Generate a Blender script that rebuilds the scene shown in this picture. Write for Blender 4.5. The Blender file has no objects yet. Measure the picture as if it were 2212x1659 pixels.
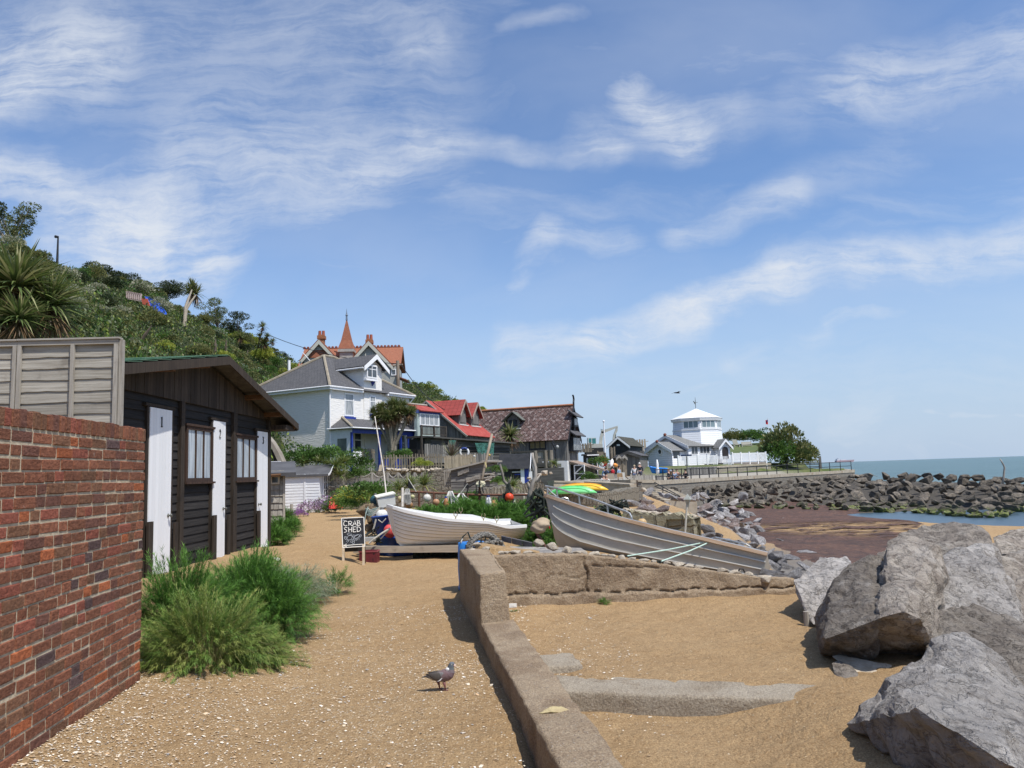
import bpy, bmesh, math, random
import numpy as np
from mathutils import Matrix, Vector, noise as mnoise
R=math.radians; PI=math.pi
S=bpy.context.scene; COL=S.collection
FPX=1662.0; EYE=1.6
cam=bpy.data.cameras.new('camera'); cam.sensor_width=36; cam.lens=36*FPX/2212; cam.clip_end=20000; cam.clip_start=0.05
CAM=bpy.data.objects.new('camera',cam); COL.objects.link(CAM); S.camera=CAM
CM=Matrix.Rotation(R(90+6.57),4,'X')@Matrix.Rotation(R(-1.88),4,'Z')
CAM.matrix_world=Matrix.Translation((0,0,EYE))@CM
C3=CM.to_3x3()
SUN_DIR=Vector((0.74,-0.67,0)).normalized(); SUN_EL=R(60)
sv=Vector((SUN_DIR.x*math.cos(SUN_EL),SUN_DIR.y*math.cos(SUN_EL),math.sin(SUN_EL)))
sun=bpy.data.lights.new('sun','SUN'); sun.energy=4.9; sun.angle=R(0.53); sun.color=(1,.95,.875)
SO=bpy.data.objects.new('sun',sun); COL.objects.link(SO); SO.rotation_euler=sv.to_track_quat('Z','Y').to_euler(); SO.location=(0,0,40)
S.view_settings.view_transform='Standard'; S.view_settings.look='None'; S.view_settings.exposure=0.0; S.view_settings.gamma=1
W=bpy.data.worlds.new('World'); S.world=W; W.use_nodes=True
def ray(x,y): return C3@Vector(((x-1106)/FPX,(829.5-y)/FPX,-1))
def atz(x,y,z=0.0):
 d=ray(x,y); t=(z-EYE)/d.z; return Vector((d.x*t,d.y*t,z))
def atY(x,y,Y):
 d=ray(x,y)*(Y/ray(x,y).y); return Vector((d.x,d.y,d.z+EYE))
class NT:
 def __init__(s,t): s.t=t; s.n=t.nodes; s.l=t.links
 def new(s,k,**kw):
  n=s.n.new(k)
  for a,b in kw.items(): setattr(n,a,b)
  return n
 def put(s,sock,v):
  if isinstance(v,bpy.types.NodeSocket): s.l.new(v,sock)
  elif v is not None: sock.default_value=v
 def m(s,op,a,b=None,c=None,clamp=False):
  n=s.new('ShaderNodeMath',operation=op); n.use_clamp=clamp
  s.put(n.inputs[0],a); s.put(n.inputs[1],b); s.put(n.inputs[2],c); return n.outputs[0]
 def vm(s,op,a,b=None,sc=None):
  n=s.new('ShaderNodeVectorMath',operation=op); s.put(n.inputs[0],a)
  if b is not None: s.put(n.inputs[1],b)
  if sc is not None: s.put(n.inputs['Scale'],sc)
  return n.outputs['Value'] if op in('DOT_PRODUCT','LENGTH','DISTANCE') else n.outputs[0]
 def noise(s,v,scale,detail=4,rough=.55,dist=0,out='Fac'):
  n=s.new('ShaderNodeTexNoise'); s.put(n.inputs['Vector'],v); s.put(n.inputs['Scale'],scale)
  n.inputs['Detail'].default_value=detail; n.inputs['Roughness'].default_value=rough; n.inputs['Distortion'].default_value=dist
  return n.outputs[out]
 def vor(s,v,scale,feature='F1',out='Distance',rand=1):
  n=s.new('ShaderNodeTexVoronoi',feature=feature); s.put(n.inputs['Vector'],v); s.put(n.inputs['Scale'],scale)
  if 'Randomness' in n.inputs: n.inputs['Randomness'].default_value=rand
  return n.outputs[out]
 def ramp(s,f,a,b,lo=0.0,hi=1.0):
  n=s.new('ShaderNodeMapRange',interpolation_type='SMOOTHSTEP'); s.put(n.inputs[0],f)
  n.inputs[1].default_value=a; n.inputs[2].default_value=b; n.inputs[3].default_value=lo; n.inputs[4].default_value=hi
  return n.outputs[0]
 def mix(s,f,a,b,bt='MIX'):
  n=s.new('ShaderNodeMix',data_type='RGBA',blend_type=bt); s.put(n.inputs[0],f)
  s.put(n.inputs[6],c4(a)); s.put(n.inputs[7],c4(b)); return n.outputs[2]
 def scale(s,v,x,y,z,rot=(0,0,0)):
  n=s.new('ShaderNodeMapping'); s.put(n.inputs[0],v); n.inputs['Scale'].default_value=(x,y,z); n.inputs['Rotation'].default_value=rot
  return n.outputs[0]
def c4(c): return c if isinstance(c,bpy.types.NodeSocket) or len(c)==4 else (*c,1)
def sky():
 t=NT(W.node_tree); t.n.clear()
 out=t.new('ShaderNodeOutputWorld'); bg=t.new('ShaderNodeBackground'); t.l.new(bg.outputs[0],out.inputs[0])
 st=t.new('ShaderNodeTexSky',sky_type='NISHITA'); st.sun_disc=False; st.sun_elevation=SUN_EL
 st.sun_rotation=math.atan2(SUN_DIR.x,SUN_DIR.y); st.air_density=1.0; st.dust_density=1.0; st.ozone_density=2.2
 tc=t.new('ShaderNodeTexCoord'); d=tc.outputs['Generated']
 sp=t.new('ShaderNodeSeparateXYZ'); t.l.new(d,sp.inputs[0])
 yy=t.m('MAXIMUM',sp.outputs[1],.05)
 cb=t.new('ShaderNodeCombineXYZ'); t.l.new(t.m('DIVIDE',sp.outputs[0],yy),cb.inputs[0]); t.l.new(t.m('DIVIDE',sp.outputs[2],yy),cb.inputs[1])
 p=cb.outputs[0]
 w1=t.vm('SCALE',t.vm('SUBTRACT',t.noise(p,3.2,3,.5,0,'Color'),(.5,.5,.5)),sc=.11)
 w2=t.vm('SCALE',t.vm('SUBTRACT',t.noise(p,11,4,.6,0,'Color'),(.5,.5,.5)),sc=.035)
 q=t.vm('ADD',t.vm('ADD',p,w1),w2)
 def g(x,y):
  v=ray(x,y); return Vector((v.x/v.y,v.z/v.y,0))
 segs=[(1080,742,1300,733,40,.75),(1290,718,1500,660,34,.85),(1480,668,1700,600,36,.9),(1700,602,2230,505,46,.9),
  (900,300,1330,330,48,.62),(370,400,780,400,75,.5),(420,320,900,330,100,.38),(420,470,700,480,40,.4),(780,385,920,320,38,.4),
  (1360,190,1470,290,45,.8),(1300,290,1560,250,60,.45),(1460,520,1700,440,36,.5),(1680,440,1950,330,50,.28),(1120,620,1180,520,30,.5),(1180,515,1360,530,32,.45),
  (1880,170,2230,120,90,.6),(1700,240,1900,160,70,.35),(2000,600,2230,560,40,.35),(1700,695,1960,680,12,.45),(1560,770,1780,720,20,.3),
  (-60,180,150,130,110,.85),(-60,250,60,225,50,.9),(-60,400,100,400,55,.9),(180,460,330,480,75,.95),(260,540,470,560,70,.92),(140,530,280,500,60,.6),
  (60,60,900,20,130,.3),(1100,60,1250,20,30,.35),(880,110,960,90,22,.3),(300,210,900,180,160,.28),(800,560,960,500,40,.16),
  (1050,850,2230,800,110,.2),(560,880,1100,850,40,.12),(1900,915,2210,905,5,.3)]
 tot=None; band=None
 for x0,y0,x1,y1,w,s in segs:
  a=g(x0,y0); b=g(x1,y1); ab=b-a; L2=ab.length_squared
  pa=t.vm('SUBTRACT',q,tuple(a)); h=t.m('MULTIPLY',t.vm('DOT_PRODUCT',pa,tuple(ab)),1/L2,clamp=True)
  dd=t.vm('LENGTH',t.vm('SUBTRACT',pa,t.vm('SCALE',tuple(ab),sc=h)))
  bd=(x0,y0) in((1090,740),(1290,715),(1480,665),(1700,600),(1100,60),(900,300)); v=t.ramp(dd,w*(1.25 if bd else 1.9)/FPX,w*.1/FPX,0,s)
  if bd: band=v if band is None else t.m('MAXIMUM',band,v)
  tot=v if tot is None else t.m('ADD',tot,t.m('MULTIPLY',t.m('MULTIPLY',v,.93),t.m('SUBTRACT',1.0,tot)))
 st1=t.noise(t.scale(q,2.4,13,1,(0,0,R(-17))),3.0,9,.66,.3)
 st1=t.m('ADD',t.m('MULTIPLY',st1,.62),t.m('MULTIPLY',t.noise(q,9,8,.7),.38)); tex=t.ramp(st1,.30,.64,.12,1.0)
 wisp=t.m('MULTIPLY',t.ramp(t.noise(t.scale(q,1.6,5,1,(0,0,R(-24))),2.0,7,.6,.5),.46,.80),.36)
 thin=t.m('MULTIPLY',t.ramp(t.noise(t.scale(q,.8,2,1,(0,0,R(-18))),2.2,5,.5,.3),.3,.75),.22)
 fac=t.m('MAXIMUM',t.m('MAXIMUM',t.m('MULTIPLY',tot,tex),t.m('MULTIPLY',band,t.m('MULTIPLY_ADD',tex,.5,.48))),t.m('MAXIMUM',wisp,thin))
 hz=t.ramp(sp.outputs[2],.0,.30,.85,0)
 fac=t.m('MULTIPLY',fac,t.ramp(sp.outputs[1],-.1,.25,.35,1),clamp=True)
 blue=t.mix(1.0,st.outputs[0],(.96,1.11,1.30,1),'MULTIPLY')
 cl=t.mix(fac,t.mix(hz,blue,(3.7,4.75,6.3,1)),(5.9,6.25,6.8,1))
 t.l.new(cl,bg.inputs[0]); bg.inputs[1].default_value=.128
sky()
def link(o,parent=None):
 COL.objects.link(o)
 if parent is not None: o.parent=parent
 return o
def tag(o,label=None,cat=None,group=None,kind=None):
 for k,v in(('label',label),('category',cat),('group',group),('kind',kind)):
  if v: o[k]=v
 return o
def thing(name,label,cat,loc=(0,0,0),rz=0,group=None):
 o=bpy.data.objects.new(name,None); o.empty_display_size=.3; link(o); o.location=loc; o.rotation_euler=(0,0,rz)
 return tag(o,label,cat,group)
def copy_tree(o,parent=None,loc=None,rz=None,sc=None,label=None,group=None):
 c=o.copy(); COL.objects.link(c)
 if parent is not None: c.parent=parent
 for ch in o.children: copy_tree(ch,c)
 if loc is not None: c.location=loc
 if rz is not None: c.rotation_euler=(0,0,rz)
 if sc is not None: c.scale=sc if hasattr(sc,'__len__') else (sc,)*3
 if label: c['label']=label
 if group: c['group']=group
 return c
class MB:
 def __init__(s,T=None): s.v=[]; s.f=[]; s.uv=[]; s.c=[]; s.T=T or Matrix(); s.col=None; s.hasuv=False
 def add(s,vs,fs,uvs=None,col=None):
  b=len(s.v); T=s.T; s.v+= [tuple(T@Vector(v)) for v in vs]
  for i,f in enumerate(fs):
   s.f.append([b+j for j in f]); s.uv.append(uvs[i] if uvs else None); s.c.append(col or s.col)
  if uvs: s.hasuv=True
 def face(s,pts,uv=None,col=None): s.add(pts,[list(range(len(pts)))],[uv] if uv else None,col)
 def box(s,x0,x1,y0,y1,z0,z1,col=None):
  s.add([(x,y,z) for z in(z0,z1) for y in(y0,y1) for x in(x0,x1)],
   [(0,2,3,1),(4,5,7,6),(0,1,5,4),(2,6,7,3),(0,4,6,2),(1,3,7,5)],None,col)
 def hexa(s,p8,col=None): s.add(p8,[(0,2,3,1),(4,5,7,6),(0,1,5,4),(2,6,7,3),(0,4,6,2),(1,3,7,5)],None,col)
 def prism(s,poly,y0,y1,col=None):   # poly in (x,z), extruded along y
  n=len(poly); vs=[(p[0],y0,p[1]) for p in poly]+[(p[0],y1,p[1]) for p in poly]
  s.add(vs,[list(range(n)),list(range(2*n-1,n-1,-1))]+[(i,n+i,n+(i+1)%n,(i+1)%n) for i in range(n)],None,col)
 def slab(s,pts,t,uv=None,col=None): # polygon with thickness t below its normal side
  pts=[Vector(p) for p in pts]; n=(pts[1]-pts[0]).cross(pts[2]-pts[0]).normalized(); k=len(pts)
  lo=[p-n*t for p in pts]
  if uv=='auto':
   ux=(pts[1]-pts[0]).normalized(); uy=n.cross(ux); uv=[((p-pts[0]).dot(ux),(p-pts[0]).dot(uy)) for p in pts]
  fs=[list(range(k)),list(range(2*k-1,k-1,-1))]+[(i,k+i,k+(i+1)%k,(i+1)%k) for i in range(k)]
  uvs=None
  if uv: uvs=[uv,uv[::-1]]+[[(0,0)]*4]*k
  s.add(pts+lo,fs,uvs,col)
 def tube(s,path,r,n=6,col=None,cap=True):
  path=[Vector(p) for p in path]; m=len(path); rs=r if hasattr(r,'__len__') else [r]*m
  up=None; vs=[]
  for i,p in enumerate(path):
   d=(path[min(i+1,m-1)]-path[max(i-1,0)]); d=d.normalized() if d.length>1e-9 else Vector((0,0,1))
   if up is None: up=d.orthogonal().normalized()
   up=(up-d*up.dot(d)); up=up.normalized() if up.length>1e-6 else d.orthogonal().normalized()
   w=d.cross(up)
   for k in range(n):
    a=2*PI*k/n; vs.append(p+(up*math.cos(a)+w*math.sin(a))*rs[i])
  fs=[(i*n+k,i*n+(k+1)%n,(i+1)*n+(k+1)%n,(i+1)*n+k) for i in range(m-1) for k in range(n)]
  if cap: fs+=[list(range(n-1,-1,-1)),list(range((m-1)*n,m*n))]
  s.add(vs,fs,None,col)
 def cyl(s,p,r,h,n=12,r2=None,col=None):
  p=Vector(p); s.tube([p,p+Vector((0,0,h))],[r,r if r2 is None else r2],n,col)
 def lathe(s,prof,n=16,c=(0,0,0),col=None,axis='z'):
  vs=[]; c=Vector(c)
  for r,z in prof:
   for k in range(n):
    a=2*PI*k/n; q=(r*math.cos(a),r*math.sin(a),z)
    if axis=='x': q=(z,q[0],q[1])
    if axis=='y': q=(q[0],z,q[1])
    vs.append(c+Vector(q))
  m=len(prof); fs=[(i*n+k,i*n+(k+1)%n,(i+1)*n+(k+1)%n,(i+1)*n+k) for i in range(m-1) for k in range(n)]
  fs+=[list(range(n-1,-1,-1)),list(range((m-1)*n,m*n))]; s.add(vs,fs,None,col)
 def ball(s,c,r,n=12,m=8,col=None,sc=(1,1,1)):
  c=Vector(c); vs=[c+Vector((0,0,-r*sc[2]))];
  for i in range(1,m):
   a=-PI/2+PI*i/m
   for k in range(n): b=2*PI*k/n; vs.append(c+Vector((math.cos(a)*math.cos(b)*r*sc[0],math.cos(a)*math.sin(b)*r*sc[1],math.sin(a)*r*sc[2])))
  vs.append(c+Vector((0,0,r*sc[2]))); fs=[(0,1+(k+1)%n,1+k) for k in range(n)]
  for i in range(m-2):
   for k in range(n): fs.append((1+i*n+k,1+i*n+(k+1)%n,1+(i+1)*n+(k+1)%n,1+(i+1)*n+k))
  L=len(vs)-1; fs+=[(L,1+(m-2)*n+k,1+(m-2)*n+(k+1)%n) for k in range(n)]; s.add(vs,fs,None,col)
 def loft(s,rings,col=None,cap=True,closed=True):
  n=len(rings[0]); vs=[v for r in rings for v in r]; m=len(rings); kk=n if closed else n-1
  fs=[(i*n+k,i*n+(k+1)%n,(i+1)*n+(k+1)%n,(i+1)*n+k) for i in range(m-1) for k in range(kk)]
  if cap and closed: fs+=[list(range(n-1,-1,-1)),list(range((m-1)*n,m*n))]
  s.add(vs,fs,None,col)
 def clad(s,poly,pitch,v=0,d=.018,vert=False,gap=.004,jit=0,col=None,rnd=None,seed=1):
  """overlapping boards filling convex polygon (u,z) in plane y=v, facing -y"""
  rg=random.Random(seed); P=[(p[1],p[0]) for p in poly] if vert else list(poly)  # strips across second coord
  lo=min(p[1] for p in P); hi=max(p[1] for p in P)
  def span(z):
   xs=[]
   for i in range(len(P)):
    a=P[i]; b=P[(i+1)%len(P)]
    if (a[1]-z)*(b[1]-z)<=0 and abs(a[1]-b[1])>1e-9: xs.append(a[0]+(b[0]-a[0])*(z-a[1])/(b[1]-a[1]))
   return (min(xs),max(xs)) if xs else None
  z=lo
  while z<hi-1e-4:
   z2=min(z+pitch,hi); A=span(z+1e-5); B=span(z2-1e-5)
   if A and B:
    o=rg.uniform(-jit,jit); cc=col
    if rnd: k=rg.uniform(1-rnd,1+rnd); cc=(k,k,k)
    if vert:
     e=gap/2; vv=v-d+o
     q=[(z+e,vv,A[0]),(z2-e,vv,B[0]),(z2-e,vv,B[1]),(z+e,vv,A[1])]; qb=[(a,v,c) for a,b,c in q]
    else:
     q=[(A[0],v-d+o,z),(A[1],v-d+o,z),(B[1],v-gap+o*.3,z2+.002),(B[0],v-gap+o*.3,z2+.002)]; qb=[(a,v+.002,c) for a,b,c in q]
    s.add(q+qb,[(0,1,2,3),(4,5,1,0),(5,6,2,1),(6,7,3,2),(7,4,0,3)],None,cc)
   z=z2
 def build(s,name,mat,parent=None,smooth=False,loc=None,rz=0):
  me=bpy.data.meshes.new(name); me.from_pydata(s.v,[],s.f)
  if s.hasuv:
   ul=me.uv_layers.new(name='UVMap'); k=0; dat=[]
   for f,u in zip(s.f,s.uv):
    u=u or [(0,0)]*len(f)
    for a in u: dat+= [a[0],a[1]]
   ul.data.foreach_set('uv',dat)
  if True:
   at=me.color_attributes.new('col','FLOAT_COLOR','CORNER'); dat=[]
   for f,c in zip(s.f,s.c):
    c=c or (1,1,1); dat+=[c[0],c[1],c[2],1]*len(f)
   at.data.foreach_set('color',dat)
  if smooth: me.shade_smooth()
  if mat: me.materials.append(mat)
  me.update(); o=bpy.data.objects.new(name,me); link(o,parent)
  if loc is not None: o.location=loc; o.rotation_euler=(0,0,rz)
  return o
class Fr:
 """a building's frame: x along the facade, y into the building, z up"""
 def __init__(s,o,rz): s.o=Vector((o[0],o[1],0)); s.rz=rz; s.x=Vector((math.cos(rz),math.sin(rz),0)); s.y=Vector((-math.sin(rz),math.cos(rz),0)); s.M=Matrix.Translation(s.o)@Matrix.Rotation(rz,4,'Z')
 def uz(s,px,py,v=0.0):
  d=ray(px,py); p0=s.o+s.y*v; t=(p0-Vector((0,0,EYE))).dot(s.y)/d.dot(s.y); p=d*t+Vector((0,0,EYE)); return ((p-s.o).dot(s.x),p.z)
 def vz(s,px,py,u=0.0):
  d=ray(px,py); p0=s.o+s.x*u; t=(p0-Vector((0,0,EYE))).dot(s.x)/d.dot(s.x); p=d*t+Vector((0,0,EYE)); return ((p-s.o).dot(s.y),p.z)
 def w(s,u,v,z=0): p=s.o+s.x*u+s.y*v; return Vector((p.x,p.y,z))
MC={}
def mat(name,c1,c2=None,scale=6,rough=.8,bump=0.0,bscale=30,metal=0,st=(1,1,1),attr=False,detail=5,c3=None,s3=20,spec=.4,coord='Object',lo=.35,hi=.65,t3=(.6,.68),trans=0.0,alpha=None,coat=0):
 if name in MC: return MC[name]
 m=bpy.data.materials.new(name); m.use_nodes=True; t=NT(m.node_tree); b=t.n['Principled BSDF']
 tc=t.new('ShaderNodeTexCoord').outputs[coord]
 v=t.scale(tc,*st) if st!=(1,1,1) else tc
 col=c4(c1)
 if c2 is not None:
  col=t.mix(t.ramp(t.noise(v,scale,detail),lo,hi),c1,c2)
 if c3 is not None: col=t.mix(t.ramp(t.noise(v,s3,4),*t3),col,c3)
 if attr:
  a=t.new('ShaderNodeAttribute',attribute_name='col'); col=t.mix(1.0,col,a.outputs[0],'MULTIPLY')
 t.put(b.inputs['Base Color'],col); b.inputs['Roughness'].default_value=rough; b.inputs['Metallic'].default_value=metal
 b.inputs['Specular IOR Level'].default_value=spec
 if coat: b.inputs['Coat Weight'].default_value=coat
 if bump:
  bn=t.new('ShaderNodeBump'); bn.inputs['Strength'].default_value=1; bn.inputs['Distance'].default_value=bump
  t.l.new(t.noise(v,bscale,6,.6),bn.inputs['Height']); t.l.new(bn.outputs[0],b.inputs['Normal'])
 if trans:
  tr=t.new('ShaderNodeBsdfTranslucent'); t.put(tr.inputs[0],col); mx=t.new('ShaderNodeMixShader'); mx.inputs[0].default_value=trans
  o=t.n['Material Output']; t.l.new(b.outputs[0],mx.inputs[1]); t.l.new(tr.outputs[0],mx.inputs[2]); t.l.new(mx.outputs[0],o.inputs[0])
 MC[name]=m; return m
def nodemat(name,fn):
 if name in MC: return MC[name]
 m=bpy.data.materials.new(name); m.use_nodes=True; t=NT(m.node_tree); b=t.n['Principled BSDF']; fn(t,b); MC[name]=m; return m
def bumpto(t,b,h,dist):
 bn=t.new('ShaderNodeBump'); bn.inputs['Distance'].default_value=dist; t.l.new(h,bn.inputs['Height']); t.l.new(bn.outputs[0],b.inputs['Normal'])
def roofmat(name,c1,c2,cm,bw,bh,off=.5,diamond=False,spots=None,spt=(.55,.62),spscale=6,mort=.012,dist=.02,rough=.85):
 def fn(t,b):
  uv=t.new('ShaderNodeTexCoord').outputs['UV']; v=t.scale(uv,1,1,1,(0,0,R(45))) if diamond else uv
  br=t.new('ShaderNodeTexBrick'); br.offset=0 if diamond else off; t.l.new(v,br.inputs['Vector'])
  for k,x in(('Color1',c1),('Color2',c2),('Mortar',cm)): br.inputs[k].default_value=c4(x)
  br.inputs['Scale'].default_value=1; br.inputs['Mortar Size'].default_value=mort; br.inputs['Mortar Smooth'].default_value=.2; br.inputs['Bias'].default_value=0
  br.inputs['Brick Width'].default_value=bw; br.inputs['Row Height'].default_value=bh
  col=t.mix(t.ramp(t.noise(uv,3.5,5),.3,.7,.0,.45),br.outputs[0],tuple(x*.6 for x in c2[:3]))
  if spots: col=t.mix(t.ramp(t.noise(uv,spscale,6,.65),spt[0],spt[1],0,.85),col,spots)
  t.put(b.inputs['Base Color'],col); b.inputs['Roughness'].default_value=rough
  inv=t.m('SUBTRACT',1.0,br.outputs['Fac']); bumpto(t,b,t.m('ADD',inv,t.m('MULTIPLY',t.noise(uv,25,4),.4)),dist)
 return nodemat(name,fn)
def woodmat(name,c1,c2,grain=(3,3,60),rough=.85,bump=.004,attr=True,dark=None):
 """grain runs along the axis with the small stretch value"""
 def fn(t,b):
  o=t.new('ShaderNodeTexCoord').outputs['Object']; v=t.scale(o,*grain)
  n=t.noise(v,1,6,.65,.6); col=t.mix(t.ramp(n,.3,.7),c1,c2)
  if dark: col=t.mix(t.ramp(t.noise(o,4,4),.55,.75,0,.6),col,dark)
  if attr: a=t.new('ShaderNodeAttribute',attribute_name='col'); col=t.mix(1.0,col,a.outputs[0],'MULTIPLY')
  t.put(b.inputs['Base Color'],col); b.inputs['Roughness'].default_value=rough; b.inputs['Specular IOR Level'].default_value=.25; bumpto(t,b,n,bump)
 return nodemat(name,fn)
def painted(name,c,dirt=(.25,.24,.22),amt=.25,rough=.5,st=(1,1,1),bump=.002):
 return mat(name,c,tuple(c[i]*(1-amt)+dirt[i]*amt for i in range(3)),scale=5,rough=rough,bump=bump,bscale=40,st=st,lo=.45,hi=.8)
glass=mat('window_glass',(.045,.055,.06),(.09,.10,.11),scale=1.2,rough=.08,spec=.8)
def npmesh(name,V,nper,col,m,tris=False,parent=None,linkit=True):
 """V: (N,nper,3) one polygon each; col (N,3)"""
 N=V.shape[0]; me=bpy.data.meshes.new(name); me.vertices.add(N*nper); me.vertices.foreach_set('co',V.reshape(-1).astype(np.float32))
 me.loops.add(N*nper); me.loops.foreach_set('vertex_index',np.arange(N*nper,dtype=np.int32))
 me.polygons.add(N); me.polygons.foreach_set('loop_start',np.arange(0,N*nper,nper,dtype=np.int32)); me.polygons.foreach_set('loop_total',np.full(N,nper,dtype=np.int32))
 me.update(calc_edges=True); at=me.color_attributes.new('col','FLOAT_COLOR','CORNER')
 c=np.ones((N,nper,4),dtype=np.float32); c[:,:,:3]=col[:,None,:]; at.data.foreach_set('color',c.reshape(-1)); me.materials.append(m); me.validate()
 if not linkit: return me
 o=bpy.data.objects.new(name,me); link(o,parent); return o
def rdir(rs,n):
 v=rs.normal(size=(n,3)); return v/np.linalg.norm(v,axis=1,keepdims=True)
def leafset(rs,P,Nn,L,wr=.45):
 """diamond leaves at P with outward bias Nn"""
 n=len(P); d=rdir(rs,n)*.8+Nn; d/=np.linalg.norm(d,axis=1,keepdims=True)
 s=np.cross(d,rdir(rs,n)); s/=np.linalg.norm(s,axis=1,keepdims=True)+1e-9
 l=(L*rs.uniform(.6,1.3,n))[:,None]; return np.stack([P,P+d*l*.5+s*l*wr*.5,P+d*l,P+d*l*.5-s*l*wr*.5],1)
def bushpts(rs,n,clumps,r,crad,flat=0.0,zmin=0):
 """points on the shells of clumps spread through an ellipsoid of radii r"""
 c=rdir(rs,clumps)*(rs.uniform(.35,1,clumps)**.6)[:,None]; c[:,2]=np.abs(c[:,2])*(1-flat)+flat*rs.uniform(0,1,clumps)
 C=c*np.array(r)*.82; k=rs.integers(0,clumps,n); d=rdir(rs,n); d[:,2]=np.where(d[:,2]<-.3,-d[:,2],d[:,2])
 rr=crad*rs.uniform(.6,1.25,clumps)[k]*rs.uniform(.55,1,n)**.5; P=C[k]+d*rr[:,None]; P[:,2]=np.maximum(P[:,2],zmin)
 out=P/np.array(r); out/=np.linalg.norm(out,axis=1,keepdims=True)+1e-9
 return P,(d*.6+out*.7),k
def bushmesh(name,seed,n,r,leaf,cols,m,clumps=14,crad=.4,wr=.45,tip=None,tipf=0,flat=0.0):
 rs=np.random.default_rng(seed); P,Nn,k=bushpts(rs,n,clumps,r,crad,flat); V=leafset(rs,P,Nn,leaf,wr)
 cc=np.array(cols); cl=cc[rs.integers(0,len(cc),clumps)][k]*rs.uniform(.75,1.25,n)[:,None]
 if tip is not None:
  sel=(rs.uniform(size=n)<tipf)&(P[:,2]>r[2]*.25); cl[sel]=np.array(tip)*rs.uniform(.85,1.1,sel.sum())[:,None]
 return npmesh(name,V,4,cl,m,linkit=False)
def blades(rs,B,D,L,w,droop,nseg=3,twist=None):
 """tapering blades from B along D; returns (N*nseg,4,3)"""
 n=len(B); D=D/np.linalg.norm(D,axis=1,keepdims=True); s=np.cross(D,np.array([0,0,1.])+rdir(rs,n)*.3); s/=np.linalg.norm(s,axis=1,keepdims=True)+1e-9
 out=[]; L=np.asarray(L).reshape(-1,1)*np.ones((n,1)); dr=np.asarray(droop).reshape(-1,1)*np.ones((n,1))
 def pt(t): return B+D*L*t-np.array([0,0,1.])*L*dr*t*t
 for i in range(nseg):
  t0=i/nseg; t1=(i+1)/nseg; w0=w*(1-t0**2.2)*(.55+.45*min(1,t0*4+.2)); w1=w*(1-t1**2.2)+w*.02
  a=pt(t0); b=pt(t1); out.append(np.stack([a-s*w0/2,a+s*w0/2,b+s*w1/2,b-s*w1/2],1))
 return np.concatenate(out,0)
LEAF=mat('leaf_green',(1,1,1),rough=.55,attr=True,trans=.3,spec=.3)
BLADE=mat('blade_leaf',(1,1,1),rough=.45,attr=True,trans=.2,spec=.4)
BARK=mat('bark',(.16,.13,.10),(.28,.24,.19),scale=5,rough=.9,bump=.02,bscale=12,st=(1,1,.3))
G=lambda r,g,b:(r,g,b)
def mkobj(name,me,parent=None,loc=None,rz=0,sc=None):
 o=bpy.data.objects.new(name,me); link(o,parent)
 if loc is not None: o.location=loc
 o.rotation_euler=(0,0,rz)
 if sc is not None: o.scale=sc if hasattr(sc,'__len__') else (sc,)*3
 return o
def rockmesh(name,seed,m,size=(1,1,1),npts=14,sub=3,amp=.05,fs=2.0,pts=None,smooth=False,col=True):
 rg=random.Random(seed); bm=bmesh.new()
 if pts is None:
  for i in range(npts):
   d=Vector((rg.gauss(0,1),rg.gauss(0,1),rg.gauss(0,1))).normalized(); k=rg.uniform(.85,1.1)
   bm.verts.new((d.x*size[0]*k,d.y*size[1]*k,d.z*size[2]*k))
 else:
  for p in pts: bm.verts.new(p)
 r=bmesh.ops.convex_hull(bm,input=bm.verts); bmesh.ops.delete(bm,geom=[v for v in bm.verts if not v.link_faces],context='VERTS')
 bmesh.ops.dissolve_limit(bm,angle_limit=R(6),verts=bm.verts,edges=bm.edges)
 if pts is None: bmesh.ops.bevel(bm,geom=list(bm.edges),offset=min(size)*.06,segments=1,affect='EDGES')
 bmesh.ops.triangulate(bm,faces=bm.faces)
 for _ in range(sub): bmesh.ops.subdivide_edges(bm,edges=[e for e in bm.edges if e.calc_length()>min(size)*.9/(2**_)],cuts=1); bmesh.ops.triangulate(bm,faces=bm.faces)
 bm.normal_update(); off=Vector((seed*3.1,seed*1.7,seed*.9)); f=fs/max(size)
 for v in bm.verts:
  p=v.co*f+off; h=mnoise.fractal(p,.9,2.1,5)*amp+abs(mnoise.noise(p*2.7))*amp*-.5
  v.co+=v.normal*h*max(size)
 me=bpy.data.meshes.new(name); bm.to_mesh(me); bm.free(); me.materials.append(m)
 if smooth: me.shade_smooth()
 return me
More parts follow.
